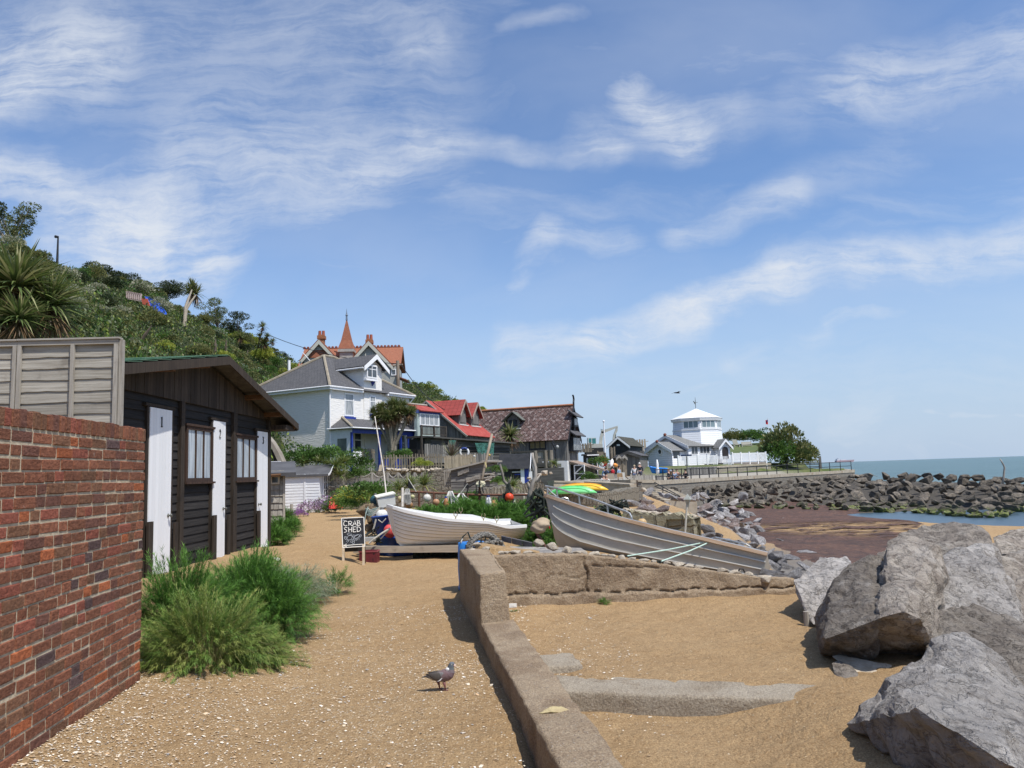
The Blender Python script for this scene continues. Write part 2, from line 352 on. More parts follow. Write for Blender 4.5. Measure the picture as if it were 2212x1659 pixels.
def rockmat(name,c1,c2,c3,veins=(.62,.60,.58),vamt=.5,sc=1.2,low=None,patch=.5):
 def fn(t,b):
  o=t.new('ShaderNodeTexCoord').outputs['Object']
  oi=t.new('ShaderNodeObjectInfo'); o2=t.vm('ADD',o,t.vm('SCALE',(7.3,3.1,5.7),sc=oi.outputs['Random']))
  wv=t.vm('ADD',o2,t.vm('SCALE',t.noise(o2,sc*1.5,3,.5,0,'Color'),sc=.5/sc))
  col=t.mix(t.ramp(t.noise(wv,sc*2.2,7,.65),.35,.65),c1,c2); col=t.mix(t.ramp(t.noise(wv,sc*5,7,.7),.5,.68),col,c3)
  rp=t.ramp(oi.outputs['Random'],0,1,.72,1.25); mm=t.new('ShaderNodeCombineColor');
  for i in range(3): t.l.new(rp,mm.inputs[i])
  col=t.mix(1.0,col,mm.outputs[0],'MULTIPLY')
  v=t.vor(t.scale(wv,1,1,2.5,(R(35),R(20),0)),sc*1.3,'DISTANCE_TO_EDGE'); vm=t.m('MULTIPLY',t.ramp(v,.035,.005,0,vamt),t.ramp(t.noise(o2,sc*2,3),.45,.6))
  col=t.mix(vm,col,veins)
  pt=t.m('MULTIPLY',t.ramp(t.noise(wv,sc*1.1,8,.72),.56,.64),patch); col=t.mix(pt,col,veins)
  cr=t.m('ABSOLUTE',t.m('SUBTRACT',t.noise(t.scale(wv,1,1,1.8,(R(25),R(30),0)),sc*2.6,5,.62),.5)); col=t.mix(t.ramp(cr,.014,.002,0,.45),col,tuple(x*.3 for x in c3)); col=t.mix(t.ramp(t.noise(o2,sc*24,4,.75),.3,.7,0,.28),col,t.mix(.5,col,tuple(x*.35 for x in c3)))
  if low:
   g=t.new('ShaderNodeNewGeometry'); sp=t.new('ShaderNodeSeparateXYZ'); t.l.new(g.outputs['Position'],sp.inputs[0])
   lm=t.m('MULTIPLY',t.ramp(t.m('ADD',sp.outputs[2],t.m('MULTIPLY',t.noise(o2,2,3),.5)),low[1]+.3,low[1]-.3),t.ramp(t.noise(o2,3,4),.4,.55)); col=t.mix(lm,col,low[0])
  t.put(b.inputs['Base Color'],col); b.inputs['Roughness'].default_value=.82; b.inputs['Specular IOR Level'].default_value=.3
  h=t.m('ADD',t.noise(t.scale(wv,1,1,2.2,(R(30),R(25),0)),sc*5,9,.72),t.m('MULTIPLY',t.noise(o2,sc*22,5,.75),.45)); h=t.m('ADD',h,t.ramp(cr,.0,.03,0,.25)); bumpto(t,b,h,.13/sc)
 return nodemat(name,fn)
def stonewallmat(name,c1,c2,cm,bw=.35,bh=.16,warp=.12,mort=.02,dist=.05):
 def fn(t,b):
  o=t.new('ShaderNodeTexCoord').outputs['UV']; v=t.vm('ADD',o,t.vm('SCALE',t.noise(o,2.5,2,.5,0,'Color'),sc=warp))
  br=t.new('ShaderNodeTexBrick'); t.l.new(v,br.inputs['Vector']); br.offset=.45; br.squash=.7; br.squash_frequency=3
  for k,x in(('Color1',c1),('Color2',c2),('Mortar',cm)): br.inputs[k].default_value=c4(x)
  br.inputs['Scale'].default_value=1; br.inputs['Mortar Size'].default_value=mort; br.inputs['Mortar Smooth'].default_value=.6; br.inputs['Brick Width'].default_value=bw; br.inputs['Row Height'].default_value=bh
  col=t.mix(t.ramp(t.noise(o,9,6,.7),.35,.7,0,.6),br.outputs[0],tuple(x*.55 for x in c2)); t.put(b.inputs['Base Color'],col); b.inputs['Roughness'].default_value=.92
  bumpto(t,b,t.m('ADD',t.m('SUBTRACT',1.0,br.outputs['Fac']),t.m('MULTIPLY',t.noise(o,14,6,.7),.7)),dist)
 return nodemat(name,fn)
def uvwall(mb,pts):  # quad with uv in metres from a vertical wall polygon (list of 3d points, first edge horizontal)
 p=[Vector(a) for a in pts]; ux=(p[1]-p[0]); ux.z=0; ux.normalize(); mb.face(p,[((a-p[0]).dot(ux),a.z) for a in p])
# ================= terrain =================
def sst(a,b,x): t=np.clip((x-a)/(b-a),0,1); return t*t*(3-2*t)
def vnoise(x,y,s,seed=0):
 x=np.asarray(x)*s+seed*17.3; y=np.asarray(y)*s+seed*9.1; xi=np.floor(x); yi=np.floor(y); fx=x-xi; fy=y-yi
 def h(a,b): return np.modf(np.abs(np.sin(a*127.1+b*311.7+seed)*43758.5453))[0]
 fx=fx*fx*(3-2*fx); fy=fy*fy*(3-2*fy)
 return (h(xi,yi)*(1-fx)+h(xi+1,yi)*fx)*(1-fy)+(h(xi,yi+1)*(1-fx)+h(xi+1,yi+1)*fx)*fy-.5
def gzn(x,y):
 x=np.asarray(x,float); y=np.asarray(y,float)
 z=np.zeros_like(x+y)
 z+= .13*sst(-1.2,-2.8,x)*sst(8.5,6.5,y)                     # shell bank against the brick wall
 z+= .16*sst(-2.6,-3.6,x)*sst(7,9,y)*sst(19,17,y)            # bank under the hut planting
 edge=5.86-.17*(x-.34)
 z+= -.15*np.clip((2.15-x)/.8,0,1)*sst(.0,.15,x)*sst(edge+.30,edge+.16,y)
 z+= -.03*sst(0,.3,x)*sst(6,7,y)*sst(9.6,9,y)
 ter=.60-.155*np.clip(x,-.5,3.4); rgt=sst(-.75,-.55,x); low=sst(.9,.2,x)*sst(10.3,11.4,y); ter=ter*(1-low)+.03*low
 z=np.where(y>9.9, z*(1-rgt)+ (ter*sst(9.9,10.0,y)*sst(24,19,y)+.45*sst(19,24,y))*rgt*sst(13.5,13.2,y)+ (ter*.8)*rgt*sst(13.2,13.5,y)*sst(-.5,1.2,x)+0, z)
 z+= .5*sst(16.5,18.5,y)*sst(-3.2,-1.6,x)*(1-sst(1,2,x))*sst(60,50,y)
 z+= 1.9*sst(44.3,45.2,y)*sst(1,-3,x)*sst(75,60,y)*sst(1.5,-2,x-.02*(y-40))
 z+= .25*sst(30,60,y)*sst(-2,4,x)
 z=np.where(y<11.0, z+1.62*sst(-3.05,-3.3,x+.1*(y-4.1))*sst(6.6,6.3,y)*(x<-2.5)*1.0+ 1.62*sst(-5.9,-6.1,x)*sst(6.3,6.6,y),z)
 z+=.45*sst(52,66,y)*sst(3,7,x)+1.0*sst(.6,2.6,y-88-np.maximum(0,x-23.4)*1.18)*sst(8,12,x)
 xe=np.interp(y,[0,7,9.6,12,20,30,45,64,100],[3.3,3.2,3.55,3.5,5.2,6.2,7.2,7.6,43.5])
 b=np.interp(y,[0,12,20,30,48,60,80],[-.75,-.85,-1.05,-1.35,-1.86,-1.95,-1.95])
 b=b-1.3*sst(21,27,x)*sst(56,53,y)*sst(33,41,y)-1.0*sst(8,16,x)*sst(34,20,y)+1.25*sst(27,39,x)*sst(49,57,y)-3.5*sst(42.5,47,x)-1.5*sst(98,104,y)
 f=sst(xe,xe+1.6,x)
 z=z*(1-f)+b*f
 z+= .028*vnoise(x,y,3.2,1)+.024*vnoise(x,y,6.5,2)+.03*vnoise(x,y,.9,3)
 lowr=sst(.4,.7,x)*sst(5.7,5.3,y)
 z+= lowr*.012*np.sin((x*.75+y*1.4)*16+3*vnoise(x,y,1.5,5))
 return z
def gz(x,y): return float(gzn(x,y))
def gp(px,py,z0=0.0):
 """world point where the pixel's ray meets the ground"""
 p=atz(px,py,z0)
 for _ in range(12): p=atz(px,py,(gz(p.x,p.y)+p.z)/2)
 return p
def grid(name,xs,ys,fn,m):
 X,Y=np.meshgrid(xs,ys); Z=fn(X,Y); V=np.stack([X,Y,Z],-1).reshape(-1,3); nx=len(xs); ny=len(ys)
 i=np.arange(ny-1)[:,None]*nx+np.arange(nx-1)[None,:]; F=np.stack([i,i+1,i+nx+1,i+nx],-1).reshape(-1,4)
 me=bpy.data.meshes.new(name); me.vertices.add(len(V)); me.vertices.foreach_set('co',V.reshape(-1).astype(np.float32)); n=len(F)
 me.loops.add(n*4); me.loops.foreach_set('vertex_index',F.reshape(-1).astype(np.int32)); me.polygons.add(n)
 me.polygons.foreach_set('loop_start',np.arange(0,n*4,4,dtype=np.int32)); me.polygons.foreach_set('loop_total',np.full(n,4,dtype=np.int32))
 me.update(calc_edges=True); me.shade_smooth(); me.materials.append(m); o=bpy.data.objects.new(name,me); link(o); return o
def seg(*a):
 out=[]
 for i in range(0,len(a)-2,2): out+=list(np.arange(a[i],a[i+2],a[i+1]))
 return np.array(out+[a[-1]])
def f_sand(t,b):
 o=t.new('ShaderNodeTexCoord').outputs['Object']; sp=t.new('ShaderNodeSeparateXYZ'); t.l.new(o,sp.inputs[0])
 n1=t.noise(o,1.3,5,.6); n2=t.noise(o,95,3,.7); n3=t.noise(o,14,4,.6)
 col=t.mix(t.ramp(n1,.3,.7),(.47,.325,.175),(.40,.265,.135)); col=t.mix(t.ramp(n2,.3,.7),t.mix(.55,col,(.16,.085,.035)),t.mix(.45,col,(.66,.47,.26)))
 col=t.mix(t.ramp(n3,.45,.75,0,.35),col,(.24,.135,.055))
 land=t.m('MULTIPLY',t.ramp(sp.outputs[1],41,45),t.ramp(sp.outputs[2],-.25,.1)); pave=t.m('MULTIPLY',t.ramp(sp.outputs[0],2,5),t.ramp(sp.outputs[1],92,84))
 col=t.mix(land,col,t.mix(pave,t.mix(t.ramp(t.noise(o,.6,5),.35,.65),(.07,.10,.03),(.14,.15,.06)),(.31,.29,.25)))
 rub=t.m('MULTIPLY',t.m('MULTIPLY',t.ramp(sp.outputs[1],12.5,14),t.ramp(sp.outputs[0],-1,1)),t.m('MULTIPLY',t.ramp(sp.outputs[2],.0,-.25),t.ramp(sp.outputs[2],-1.5,-1.0))); col=t.mix(rub,col,t.mix(n3,(.11,.10,.09),(.27,.25,.225)))
 reef=t.m('MULTIPLY',t.m('MULTIPLY',t.ramp(sp.outputs[1],50,54),t.ramp(sp.outputs[0],8,11)),t.ramp(sp.outputs[2],.2,-.2)); col=t.mix(reef,col,t.mix(n3,(.04,.037,.033),(.13,.115,.095)))
 near=t.m('MULTIPLY',t.ramp(sp.outputs[1],9.0,4.5),t.ramp(sp.outputs[0],.6,-.6)); nn=t.m('ADD',t.ramp(t.noise(o,1.1,4,.6),.35,.65,0,.75),.25)
 dens=t.m('MULTIPLY',near,nn)
 vr=t.vor(t.scale(o,60,60,60),1,'F1','Color'); vd=t.vor(t.scale(o,60,60,60),1,'F1','Distance')
 sc=t.new('ShaderNodeSeparateColor'); t.l.new(vr,sc.inputs[0])
 shell=t.m('MULTIPLY',t.m('LESS_THAN',sc.outputs[0],t.m('ADD',t.m('MULTIPLY',dens,.42),.012)),t.ramp(vd,.5,.32))
 shc=t.mix(sc.outputs[1],(.78,.66,.48),(.62,.45,.27)); col=t.mix(shell,col,shc)
 t.put(b.inputs['Base Color'],col); b.inputs['Roughness'].default_value=.95; b.inputs['Specular IOR Level'].default_value=.15
 h=t.m('ADD',t.m('ADD',t.m('MULTIPLY',t.noise(o,28,6,.75),1.0),t.m('MULTIPLY',t.noise(o,5,4,.6),2.2)),t.m('MULTIPLY',shell,.2)); bumpto(t,b,h,.034)
SAND=nodemat('sand',f_sand)
ground=grid('ground',seg(-70,2,-12,.25,-6,.11,4,.3,12,1,30,3,80),seg(-8,.5,2,.1,12,.22,24,.6,45,1.5,120),gzn,SAND); tag(ground,kind='structure')
def farz(x,y): return np.where((x>y*.35+20),-6.0,-4.5)-0*x
mfar=mat('far_land',(.07,.10,.035),(.13,.14,.05),scale=.05,rough=.95)
fl=grid('terrain',seg(-3000,200,3000),seg(-1500,200,121,300,3000),lambda x,y:-6.0+0*x,mfar); tag(fl,kind='structure')
def f_sea(t,b):
 o=t.new('ShaderNodeTexCoord').outputs['Object']; sp=t.new('ShaderNodeSeparateXYZ'); t.l.new(o,sp.inputs[0])
 calm=t.ramp(sp.outputs[1],90,62)
 n=t.noise(t.scale(o,.012,.035,1),1,5,.6); col=t.mix(t.ramp(n,.35,.7),(.065,.125,.125),(.105,.18,.175))
 foam=t.m('MULTIPLY',t.ramp(t.noise(t.scale(o,.10,.35,1),1,6,.75),.66,.72),t.m('SUBTRACT',1.0,calm)); col=t.mix(foam,col,(.7,.75,.75))
 col=t.mix(calm,col,(.06,.10,.13))
 t.put(b.inputs['Base Color'],col); b.inputs['Roughness'].default_value=.32; b.inputs['Specular IOR Level'].default_value=.5
 h=t.m('ADD',t.noise(t.scale(o,.5,1.1,1),1,6,.62),t.m('MULTIPLY',t.noise(t.scale(o,3,6,1),1,4,.6),.12)); dd=t.m('MULTIPLY_ADD',calm,-.42,.5)
 bn=t.new('ShaderNodeBump'); t.l.new(dd,bn.inputs['Distance']); t.l.new(h,bn.inputs['Height']); t.l.new(bn.outputs[0],b.inputs['Normal'])
sea=grid('sea',seg(6,4,60,20,300,200,4000,3000,16000),seg(30,2,70,8,200,100,3000,3000,16000),lambda x,y:-2.05+0*x,nodemat('sea_water',f_sea)); tag(sea,kind='structure')
# ================= hillside =================
CR=[(-900,430,60),(-300,470,62),(0,560,66),(80,556,68),(130,575,70),(215,612,74),(285,640,78),(340,655,82),(430,690,88),(500,725,92),(560,760,96),(640,795,100),(720,800,104),(820,822,108),(900,838,110),(940,848,112),(990,868,114),(1040,895,118),(1080,925,122)]
FT=[(-900,14,3.0),(0,22,2.6),(300,30,2.6),(560,44,2.6),(700,72,4.0),(900,84,3.5),(1080,100,2.6)]
crx=[c[0] for c in CR]; ftx=[c[0] for c in FT]
def hillpt(px,t):
 """t 0 foot .. 1 crest"""
 cy=float(np.interp(px,crx,[c[1] for c in CR])); cY=float(np.interp(px,crx,[c[2] for c in CR]))
 c=atY(px,cy,cY); fy=float(np.interp(px,ftx,[c[1] for c in FT])); fz=float(np.interp(px,ftx,[c[2] for c in FT]))
 tan=c.x/c.y; Y=fy+(cY-fy)*t; s=t**.92+.04*math.sin(t*9+px*.02);
 return Vector((tan*Y+.0,Y,fz+(c.z-fz)*s+.6*mnoise.noise(Vector((px*.02,t*6,0)))))
def hillat(px,py):
 lo,hi=0.,1.
 for _ in range(24):
  mid=(lo+hi)/2; p=hillpt(px,mid); r=ray(px,py); z=EYE+r.z*p.y/r.y
  if z>p.z: lo=mid
  else: hi=mid
 return hillpt(px,(lo+hi)/2)
hx=np.arange(-900,1101,20); ht=list(np.linspace(0,1,28)); V=[];F=[]
for x_ in hx: p=hillpt(float(x_),0.0); V.append((p.x,p.y-1.5,-1.5))
for t_ in ht:
 for x_ in hx: V.append(tuple(hillpt(float(x_),t_)))
for k,(dy,dz) in enumerate([(6,-.3),(25,-2),(80,-6),(300,-12)]):
 for x_ in hx: p=hillpt(float(x_),1.0); q=p*((p.y+dy)/p.y); V.append((q.x,q.y,p.z+dz))
nx=len(hx)
for j in range(len(ht)+4):
 for i in range(nx-1): F.append((j*nx+i,j*nx+i+1,(j+1)*nx+i+1,(j+1)*nx+i))
def f_hill(t,b):
 o=t.new('ShaderNodeTexCoord').outputs['Object']; n=t.noise(o,.35,6,.7); col=t.mix(t.ramp(n,.35,.65),(.035,.06,.018),(.10,.13,.035)); col=t.mix(t.ramp(t.noise(o,3,5,.7),.4,.7),col,(.03,.04,.015))
 t.put(b.inputs['Base Color'],col); b.inputs['Roughness'].default_value=.95; bumpto(t,b,t.noise(o,2.5,6,.8),.8)
me=bpy.data.meshes.new('hillside'); me.from_pydata(V,[],F); me.materials.append(nodemat('hill_ground',f_hill)); me.shade_smooth(); tag(mkobj('hillside',me),kind='structure')
# ================= concrete =================
def f_conc(t,b,base=((.36,.262,.165),(.47,.365,.245),(.24,.165,.10)),speck=.5):
 o=t.new('ShaderNodeTexCoord').outputs['Object']; n=t.noise(o,3.2,6,.7); col=t.mix(t.ramp(n,.35,.62),base[0],base[1]); col=t.mix(t.ramp(t.noise(o,1.7,5,.65),.5,.62,0,.8),col,base[2])
 col=t.mix(t.ramp(t.noise(o,85,3,.7),.32,.66,0,.8),t.mix(.5,col,(.10,.065,.04)),t.mix(.35,col,(.62,.5,.36)))
 vd=t.vor(o,70); vc=t.vor(o,70,'F1','Color'); s=t.new('ShaderNodeSeparateColor'); t.l.new(vc,s.inputs[0])
 peb=t.m('MULTIPLY',t.m('LESS_THAN',s.outputs[0],speck*.3),t.ramp(vd,.45,.3)); col=t.mix(peb,col,t.mix(s.outputs[1],(.55,.46,.36),(.26,.2,.16)))
 t.put(b.inputs['Base Color'],col); b.inputs['Roughness'].default_value=.95; b.inputs['Specular IOR Level'].default_value=.2
 bumpto(t,b,t.m('ADD',t.m('MULTIPLY',t.noise(o,30,6,.75),1.0),t.m('MULTIPLY',peb,.3)),.03)
CONC=nodemat('pebble_concrete',f_conc)
CONG=nodemat('grey_concrete',lambda t,b:f_conc(t,b,((.40,.35,.27),(.50,.45,.36),(.30,.25,.18)),.25))
def roughblock(name,poly8,cuts,amp,m,seed=0,parent=None):
 """box given by 8 corners, finely cut and worn"""
 bm=bmesh.new(); vs=[bm.verts.new(p) for p in poly8]
 for f in [(0,2,3,1),(4,5,7,6),(0,1,5,4),(2,6,7,3),(0,4,6,2),(1,3,7,5)]: bm.faces.new([vs[i] for i in f])
 bmesh.ops.bevel(bm,geom=list(bm.edges),offset=.022,segments=2,affect='EDGES',profile=.6)
 for c in cuts:
  es=[e for e in bm.edges if e.calc_length()>c];
  if es: bmesh.ops.subdivide_edges(bm,edges=es,cuts=max(1,int(max(e.calc_length() for e in es)/c)) if False else 1,use_grid_fill=True)
 bm.normal_update()
 for v in bm.verts:
  h=mnoise.fractal(v.co*7+Vector((seed,0,0)),.8,2,5)*amp+mnoise.noise(v.co*1.7)*amp*.8; v.co+=v.normal*h
 me=bpy.data.meshes.new(name); bm.to_mesh(me); bm.free(); me.materials.append(m); me.shade_smooth(); return mkobj(name,me,parent)
def H8(a,b,c,d,z0,z1a,z1b=None):
 """a b near left/right, c d far left/right (xy); tops"""
 z1b=z1a if z1b is None else z1b
 return [(*a,z0),(*b,z0),(*c,z0),(*d,z0),(*a,z1a),(*b,z1a),(*c,z1b),(*d,z1b)]
CT=[2.0,1.2,.7,.4,.22,.13,.08]
lw=roughblock('low_wall',H8((.50,1.6),(.80,1.6),(-.37,7.46),(-.06,7.58),-.5,.20,.205),CT,.012,CONC,1)
tag(lw,'low brown pebbly concrete wall with a flat top beside the path','wall')
st=mkobj('embedded_stone',rockmesh('embedded_stone',5,mat('yellow_stone',(.46,.38,.20),(.36,.28,.15),scale=14,rough=.8,bump=.01),(.115,.055,.035),16,3,.05),None,tuple(atz(1196,1536,.2)+Vector((0,0,-.008))),.2)
tag(st,'yellowish flat stone set in the top of the low concrete wall','stone')
tw=roughblock('raised_wall',[(-.37,7.45,-.3),(-.05,7.56,-.3),(-.76,10.0,-.3),(-.36,10.0,-.3),(-.37,7.50,.655),(-.13,7.56,.65),(-.735,9.95,.66),(-.36,9.95,.66)],CT,.016,CONC,2)
tag(tw,'tall brown concrete wall end rising at the far end of the low wall','wall')
def crosswall():
 r=thing('retaining_wall','long cracked brown concrete wall sloping down in front of the grey boat','wall',(-.1,9.5,0))
 bm=bmesh.new(); L=3.55; nx=270; nz=52; V=[]
 def top(u): return float(np.interp(u,[0,.1,.9,1.6,3.0,3.55],[.60,.61,.575,.46,.215,.16]))
 g=[]
 for i in range(nx+1):
  u=-.28+(L+.28)*i/nx; row=[]; y=.10*u-.0
  for j in range(nz+1):
   z=-.45+(top(u)+.45)*j/nz; yy=y+ .02*(z)*1.2;
   if z<.13-.02*u+.01*math.sin(u*9): yy-=.03
   p=Vector((u,yy,z)); h=mnoise.fractal(p*6,.8,2,5)*.013+mnoise.noise(p*2)*.008
   cr=abs(u-(.93+.02*math.sin(z*23)+.05*(.35-z)))
   if z>.12 and cr<.016: yy+=.035
   if u>1.0 and abs(z-(.44-.075*(u-1)))<.009 and top(u)-z>.05: yy+=.02
   if abs(z-(.135-.02*u+.012*math.sin(u*9)+.01*math.sin(u*31)))<.011: yy+=.03
   if .42<u<.95 and abs(z-(.33+.03*math.sin(u*14)))<.008: yy+=.02
   row.append(bm.verts.new((u,yy+h,z+(h if j==nz else 0))))
  tb=[bm.verts.new((u,y+.1+.2*k/3,top(u)+mnoise.fractal(Vector((u*7,k,2)),.8,2,4)*.016-(.01 if k==2 else 0))) for k in range(3)]; row+=tb
  row.append(bm.verts.new((u,y+.36,-.45))); g.append(row)
 for i in range(nx):
  for j in range(len(g[0])-1): bm.faces.new((g[i][j],g[i+1][j],g[i+1][j+1],g[i][j+1]))
 bm.faces.new([v for v in g[nx]]); bm.faces.new(g[0][::-1])
 me=bpy.data.meshes.new('wall_body'); bm.to_mesh(me); bm.free(); me.materials.append(CONC); me.shade_smooth(); mkobj('wall_body',me,r)
crosswall()
STN=mat('cobble',(.40,.33,.24),(.52,.46,.37),scale=6,rough=.85,bump=.015,bscale=14,c3=(.24,.20,.17),s3=9)
ck=[rockmesh('cobble',20+i,STN,(1,.8,.55),18,2,.05,1.5,smooth=True) for i in range(4)]
def cobble(px,py,r,lab,k=0,sc=(1,1,1),Y=None):
 p=atY(px,py,Y); o=mkobj('stone',ck[k],None,p,px*.37,(r*sc[0]*.72,r*sc[1]*.72,r*sc[2]*.72)); tag(o,lab,'stone',None); return o
cobble(1030,1176,.11,'rounded yellow stone on the corner of the raised concrete wall, beside the coiled rope',0,(1,.9,.7),10.0)
cobble(1022,1189,.13,'grey stone cap under the yellow stone at the raised wall corner',1,(1.3,1,.5),9.85)
cobble(1050,1184,.12,'pale flat stone just right of the raised wall corner',2,(1.2,1,.5),9.95)
cobble(1163,1173,.12,'upright pale grey stone leaning by the rusty post on the wall',3,(.9,.9,1.2),9.9)
cobble(1194,1181,.17,'large speckled oval stone on top of the cracked wall',1,(1.1,.9,.8),9.9)
cobble(1226,1189,.15,'yellow and grey boulder stone under the bow of the grey boat',0,(1.1,.9,.9),9.85)
for i,(x,y,r) in enumerate([(1248,1196,.07),(1262,1199,.09),(1285,1204,.12),(1305,1206,.07),(1322,1208,.08),(1345,1212,.1),(1368,1214,.07),(1392,1218,.08),(1412,1222,.07),(1440,1224,.08),(1462,1227,.11),(1488,1229,.09),(1510,1231,.07),(1560,1236,.10),(1590,1238,.12),(1618,1242,.1),(1112,1186,.09),(1080,1188,.08),(1095,1186,.07),(1140,1188,.08)]):
 o=cobble(x,y,r,'weathered stone set in the row along the top of the cracked wall',i%4,(1.5,1.1,.8),9.9); u_=o.location.x+.1; o.location.y=9.69+.1*u_; o.location.x*=o.location.y/9.9; o.location.z=float(np.interp(u_,[.1,.9,1.6,3.0,3.55],[.61,.575,.46,.215,.16]))+.01; o['group']='edging stones along the top of the cracked wall'
cobble(1655,1252,.20,'lumpy yellow-grey stone ending the cracked wall at its low right end',2,(1.1,.9,.8),9.85)
sl=roughblock('concrete_slab',[(.30,5.86,-.45),(2.15,5.52,-.45),(.26,6.28,-.45),(2.2,5.85,-.45),(.30,5.86,.0),(2.15,5.52,-.035),(.26,6.28,.012),(2.2,5.85,-.01)],[1,.5,.3,.16,.09],.008,CONG,4)
tag(sl,'grey concrete slab with a pitted front face half buried in sand','slab')
p=[atz(1172,1442,-.02),atz(1240,1440,-.02),atz(1172,1418,.05),atz(1228,1412,.05)]
bl=roughblock('concrete_block',[(.16,6.36,-.3),(.50,6.40,-.3),(.14,6.78,-.3),(.44,6.85,-.3),(.16,6.36,.055),(.50,6.40,.05),(.14,6.78,.05),(.44,6.85,.04)],[.6,.3,.15,.08],.012,CONG,6)
tag(bl,'small broken concrete block poking from the sand beside the low wall','block')
def scatter():
 rs=np.random.default_rng(3); n=15000; x=rs.uniform(-3,1.0,n*4); y=3.2+6.5*rs.uniform(0,1,n*4)**1.5
 d=np.clip(.3+vnoise(x,y,.9,8)*1.5,.05,1)*np.where(x<.1,1,.25)+ .8*np.exp(-((x+2.75+.1*(y-4.1)+.1)/.25)**2); k=(rs.uniform(size=n*4)<d)&~((x>-.45-.0)&(x<.85)&(np.abs(x-(.65-.148*(y-1.6)))<.22))
 x=x[k][:n]; y=y[k][:n]; n=len(x); z=gzn(x,y)+.002; s=rs.uniform(.003,.0095,n)*np.where(rs.uniform(size=n)<.06,1.9,1)
 a=rs.uniform(0,6.28,n); t=rs.uniform(-.35,.35,(n,2)); V=np.zeros((n,5,3))
 for i in range(5):
  b=a+i*1.257; rr=s*rs.uniform(.6,1.2,n); dx=np.cos(b)*rr; dy=np.sin(b)*rr*.8; V[:,i,0]=x+dx; V[:,i,1]=y+dy; V[:,i,2]=z+.004+dx*t[:,0]+dy*t[:,1]
 pal=np.array([(.75,.66,.52),(.62,.48,.32),(.8,.75,.66),(.55,.38,.22),(.42,.40,.38)]); c=pal[rs.choice(5,n,p=[.3,.3,.18,.16,.06])]*rs.uniform(.8,1.1,n)[:,None]
 o=npmesh('shell_fragments',V,5,c,mat('shell',(1,1,1),rough=.6,attr=True)); tag(o,'scattered cream shell fragments and grit on the sandy path','shells',kind='stuff')
scatter()
pm=rockmesh('pebble',77,mat('pebble',(.62,.55,.45),(.4,.36,.32),scale=20,rough=.7),(1,.8,.5),14,1,.03,smooth=True)
for i,(x,y,r,l) in enumerate([(980,1501,.013,'single white pebble on the sand beside the pigeon'),(1255,1580,.012,None),(700,1560,.012,None),(1000,1585,.02,None),(1010,1594,.018,None),(560,1520,.016,None),(310,1500,.02,None),(640,1430,.012,None)]):
 o=mkobj('pebble',pm,None,gp(x,y)+Vector((0,0,r*.3)),i,r); tag(o,l or 'small smooth pebble lying loose on the sand','pebble',None if l else 'loose pebbles on the sand')
sp=MB(); q=gp(1108,1312); sp.box(-.045,.045,-.008,.008,0,.045);
for k in(-.008,.012): sp.cyl((k,-.012,.02),.004,.006,6)
tag(sp.build('offcut',painted('offcut_white',(.75,.75,.72)),None,False,q,.1),'small white plastic offcut at the foot of the cracked wall','offcut')
def f_weed(t,b):
 o=t.new('ShaderNodeTexCoord').outputs['Object']; v=t.vm('ADD',o,t.vm('SCALE',t.noise(o,.3,3,.5,0,'Color'),sc=2.5))
 col=t.mix(t.ramp(t.noise(o,5,6,.75),.35,.65),(.06,.026,.017),(.20,.10,.058)); col=t.mix(t.ramp(t.noise(o,.9,5,.7),.42,.62,0,.7),col,(.05,.028,.02)); col=t.mix(t.ramp(t.noise(t.scale(v,1,2,1),2.2,5,.7),.62,.70,0,.8),col,(.36,.25,.14)); t.put(b.inputs['Base Color'],col); b.inputs['Roughness'].default_value=.75
 bumpto(t,b,t.noise(o,9,6,.8),.09)
 sp=t.new('ShaderNodeSeparateXYZ'); t.l.new(o,sp.inputs[0])
 holes=t.ramp(t.noise(t.scale(v,.7,1.6,1),1.0,5,.62),.45,.52)
 zone=t.ramp(t.vm('DISTANCE',o,tuple(gp(1865,1140,-1.8))),8.5,3.5); edge=t.m('MULTIPLY',holes,zone)
 tr=t.new('ShaderNodeBsdfTransparent'); mx=t.new('ShaderNodeMixShader'); t.l.new(edge,mx.inputs[0]); out=t.n['Material Output']
 t.l.new(b.outputs[0],mx.inputs[1]); t.l.new(tr.outputs[0],mx.inputs[2]); t.l.new(mx.outputs[0],out.inputs[0])
def weed():
 out=[(1560,1095),(1620,1082),(1700,1082),(1800,1092),(1880,1103),(1950,1117),(1995,1132),(1985,1150),(1960,1180),(1930,1210),(1850,1232),(1760,1222),(1715,1205),(1690,1190),(1650,1170),(1625,1150),(1600,1125)]
 P=[gp(x,y,-1.5) for x,y in out]; bm=bmesh.new(); c=sum(P,Vector())/len(P); n=len(P); K=12; rings=[]
 M_=n*5
 for k in range(1,K+1):
  ring=[]
  for i in range(M_):
   a=P[i//5]; b_=P[(i//5+1)%n]; e=a.lerp(b_,(i%5)/5); q=c.lerp(e,k/K*(1+.06*mnoise.noise(e*1.5) if k==K else 1)); q.z=gz(q.x,q.y)+(.05 if k<K else -.02)+.02*mnoise.noise(q*3); ring.append(bm.verts.new(q))
  rings.append(ring)
 cv=bm.verts.new((c.x,c.y,gz(c.x,c.y)+.05))
 for i in range(M_): bm.faces.new((cv,rings[0][i],rings[0][(i+1)%M_]))
 for k in range(K-1):
  for i in range(M_): bm.faces.new((rings[k][i],rings[k+1][i],rings[k+1][(i+1)%M_],rings[k][(i+1)%M_]))
 me=bpy.data.meshes.new('seaweed'); bm.to_mesh(me); bm.free(); me.materials.append(nodemat('seaweed',f_weed)); me.shade_smooth()
 tag(mkobj('seaweed',me),'dark red-brown seaweed carpet covering the sand of the cove','seaweed',kind='stuff')
weed()
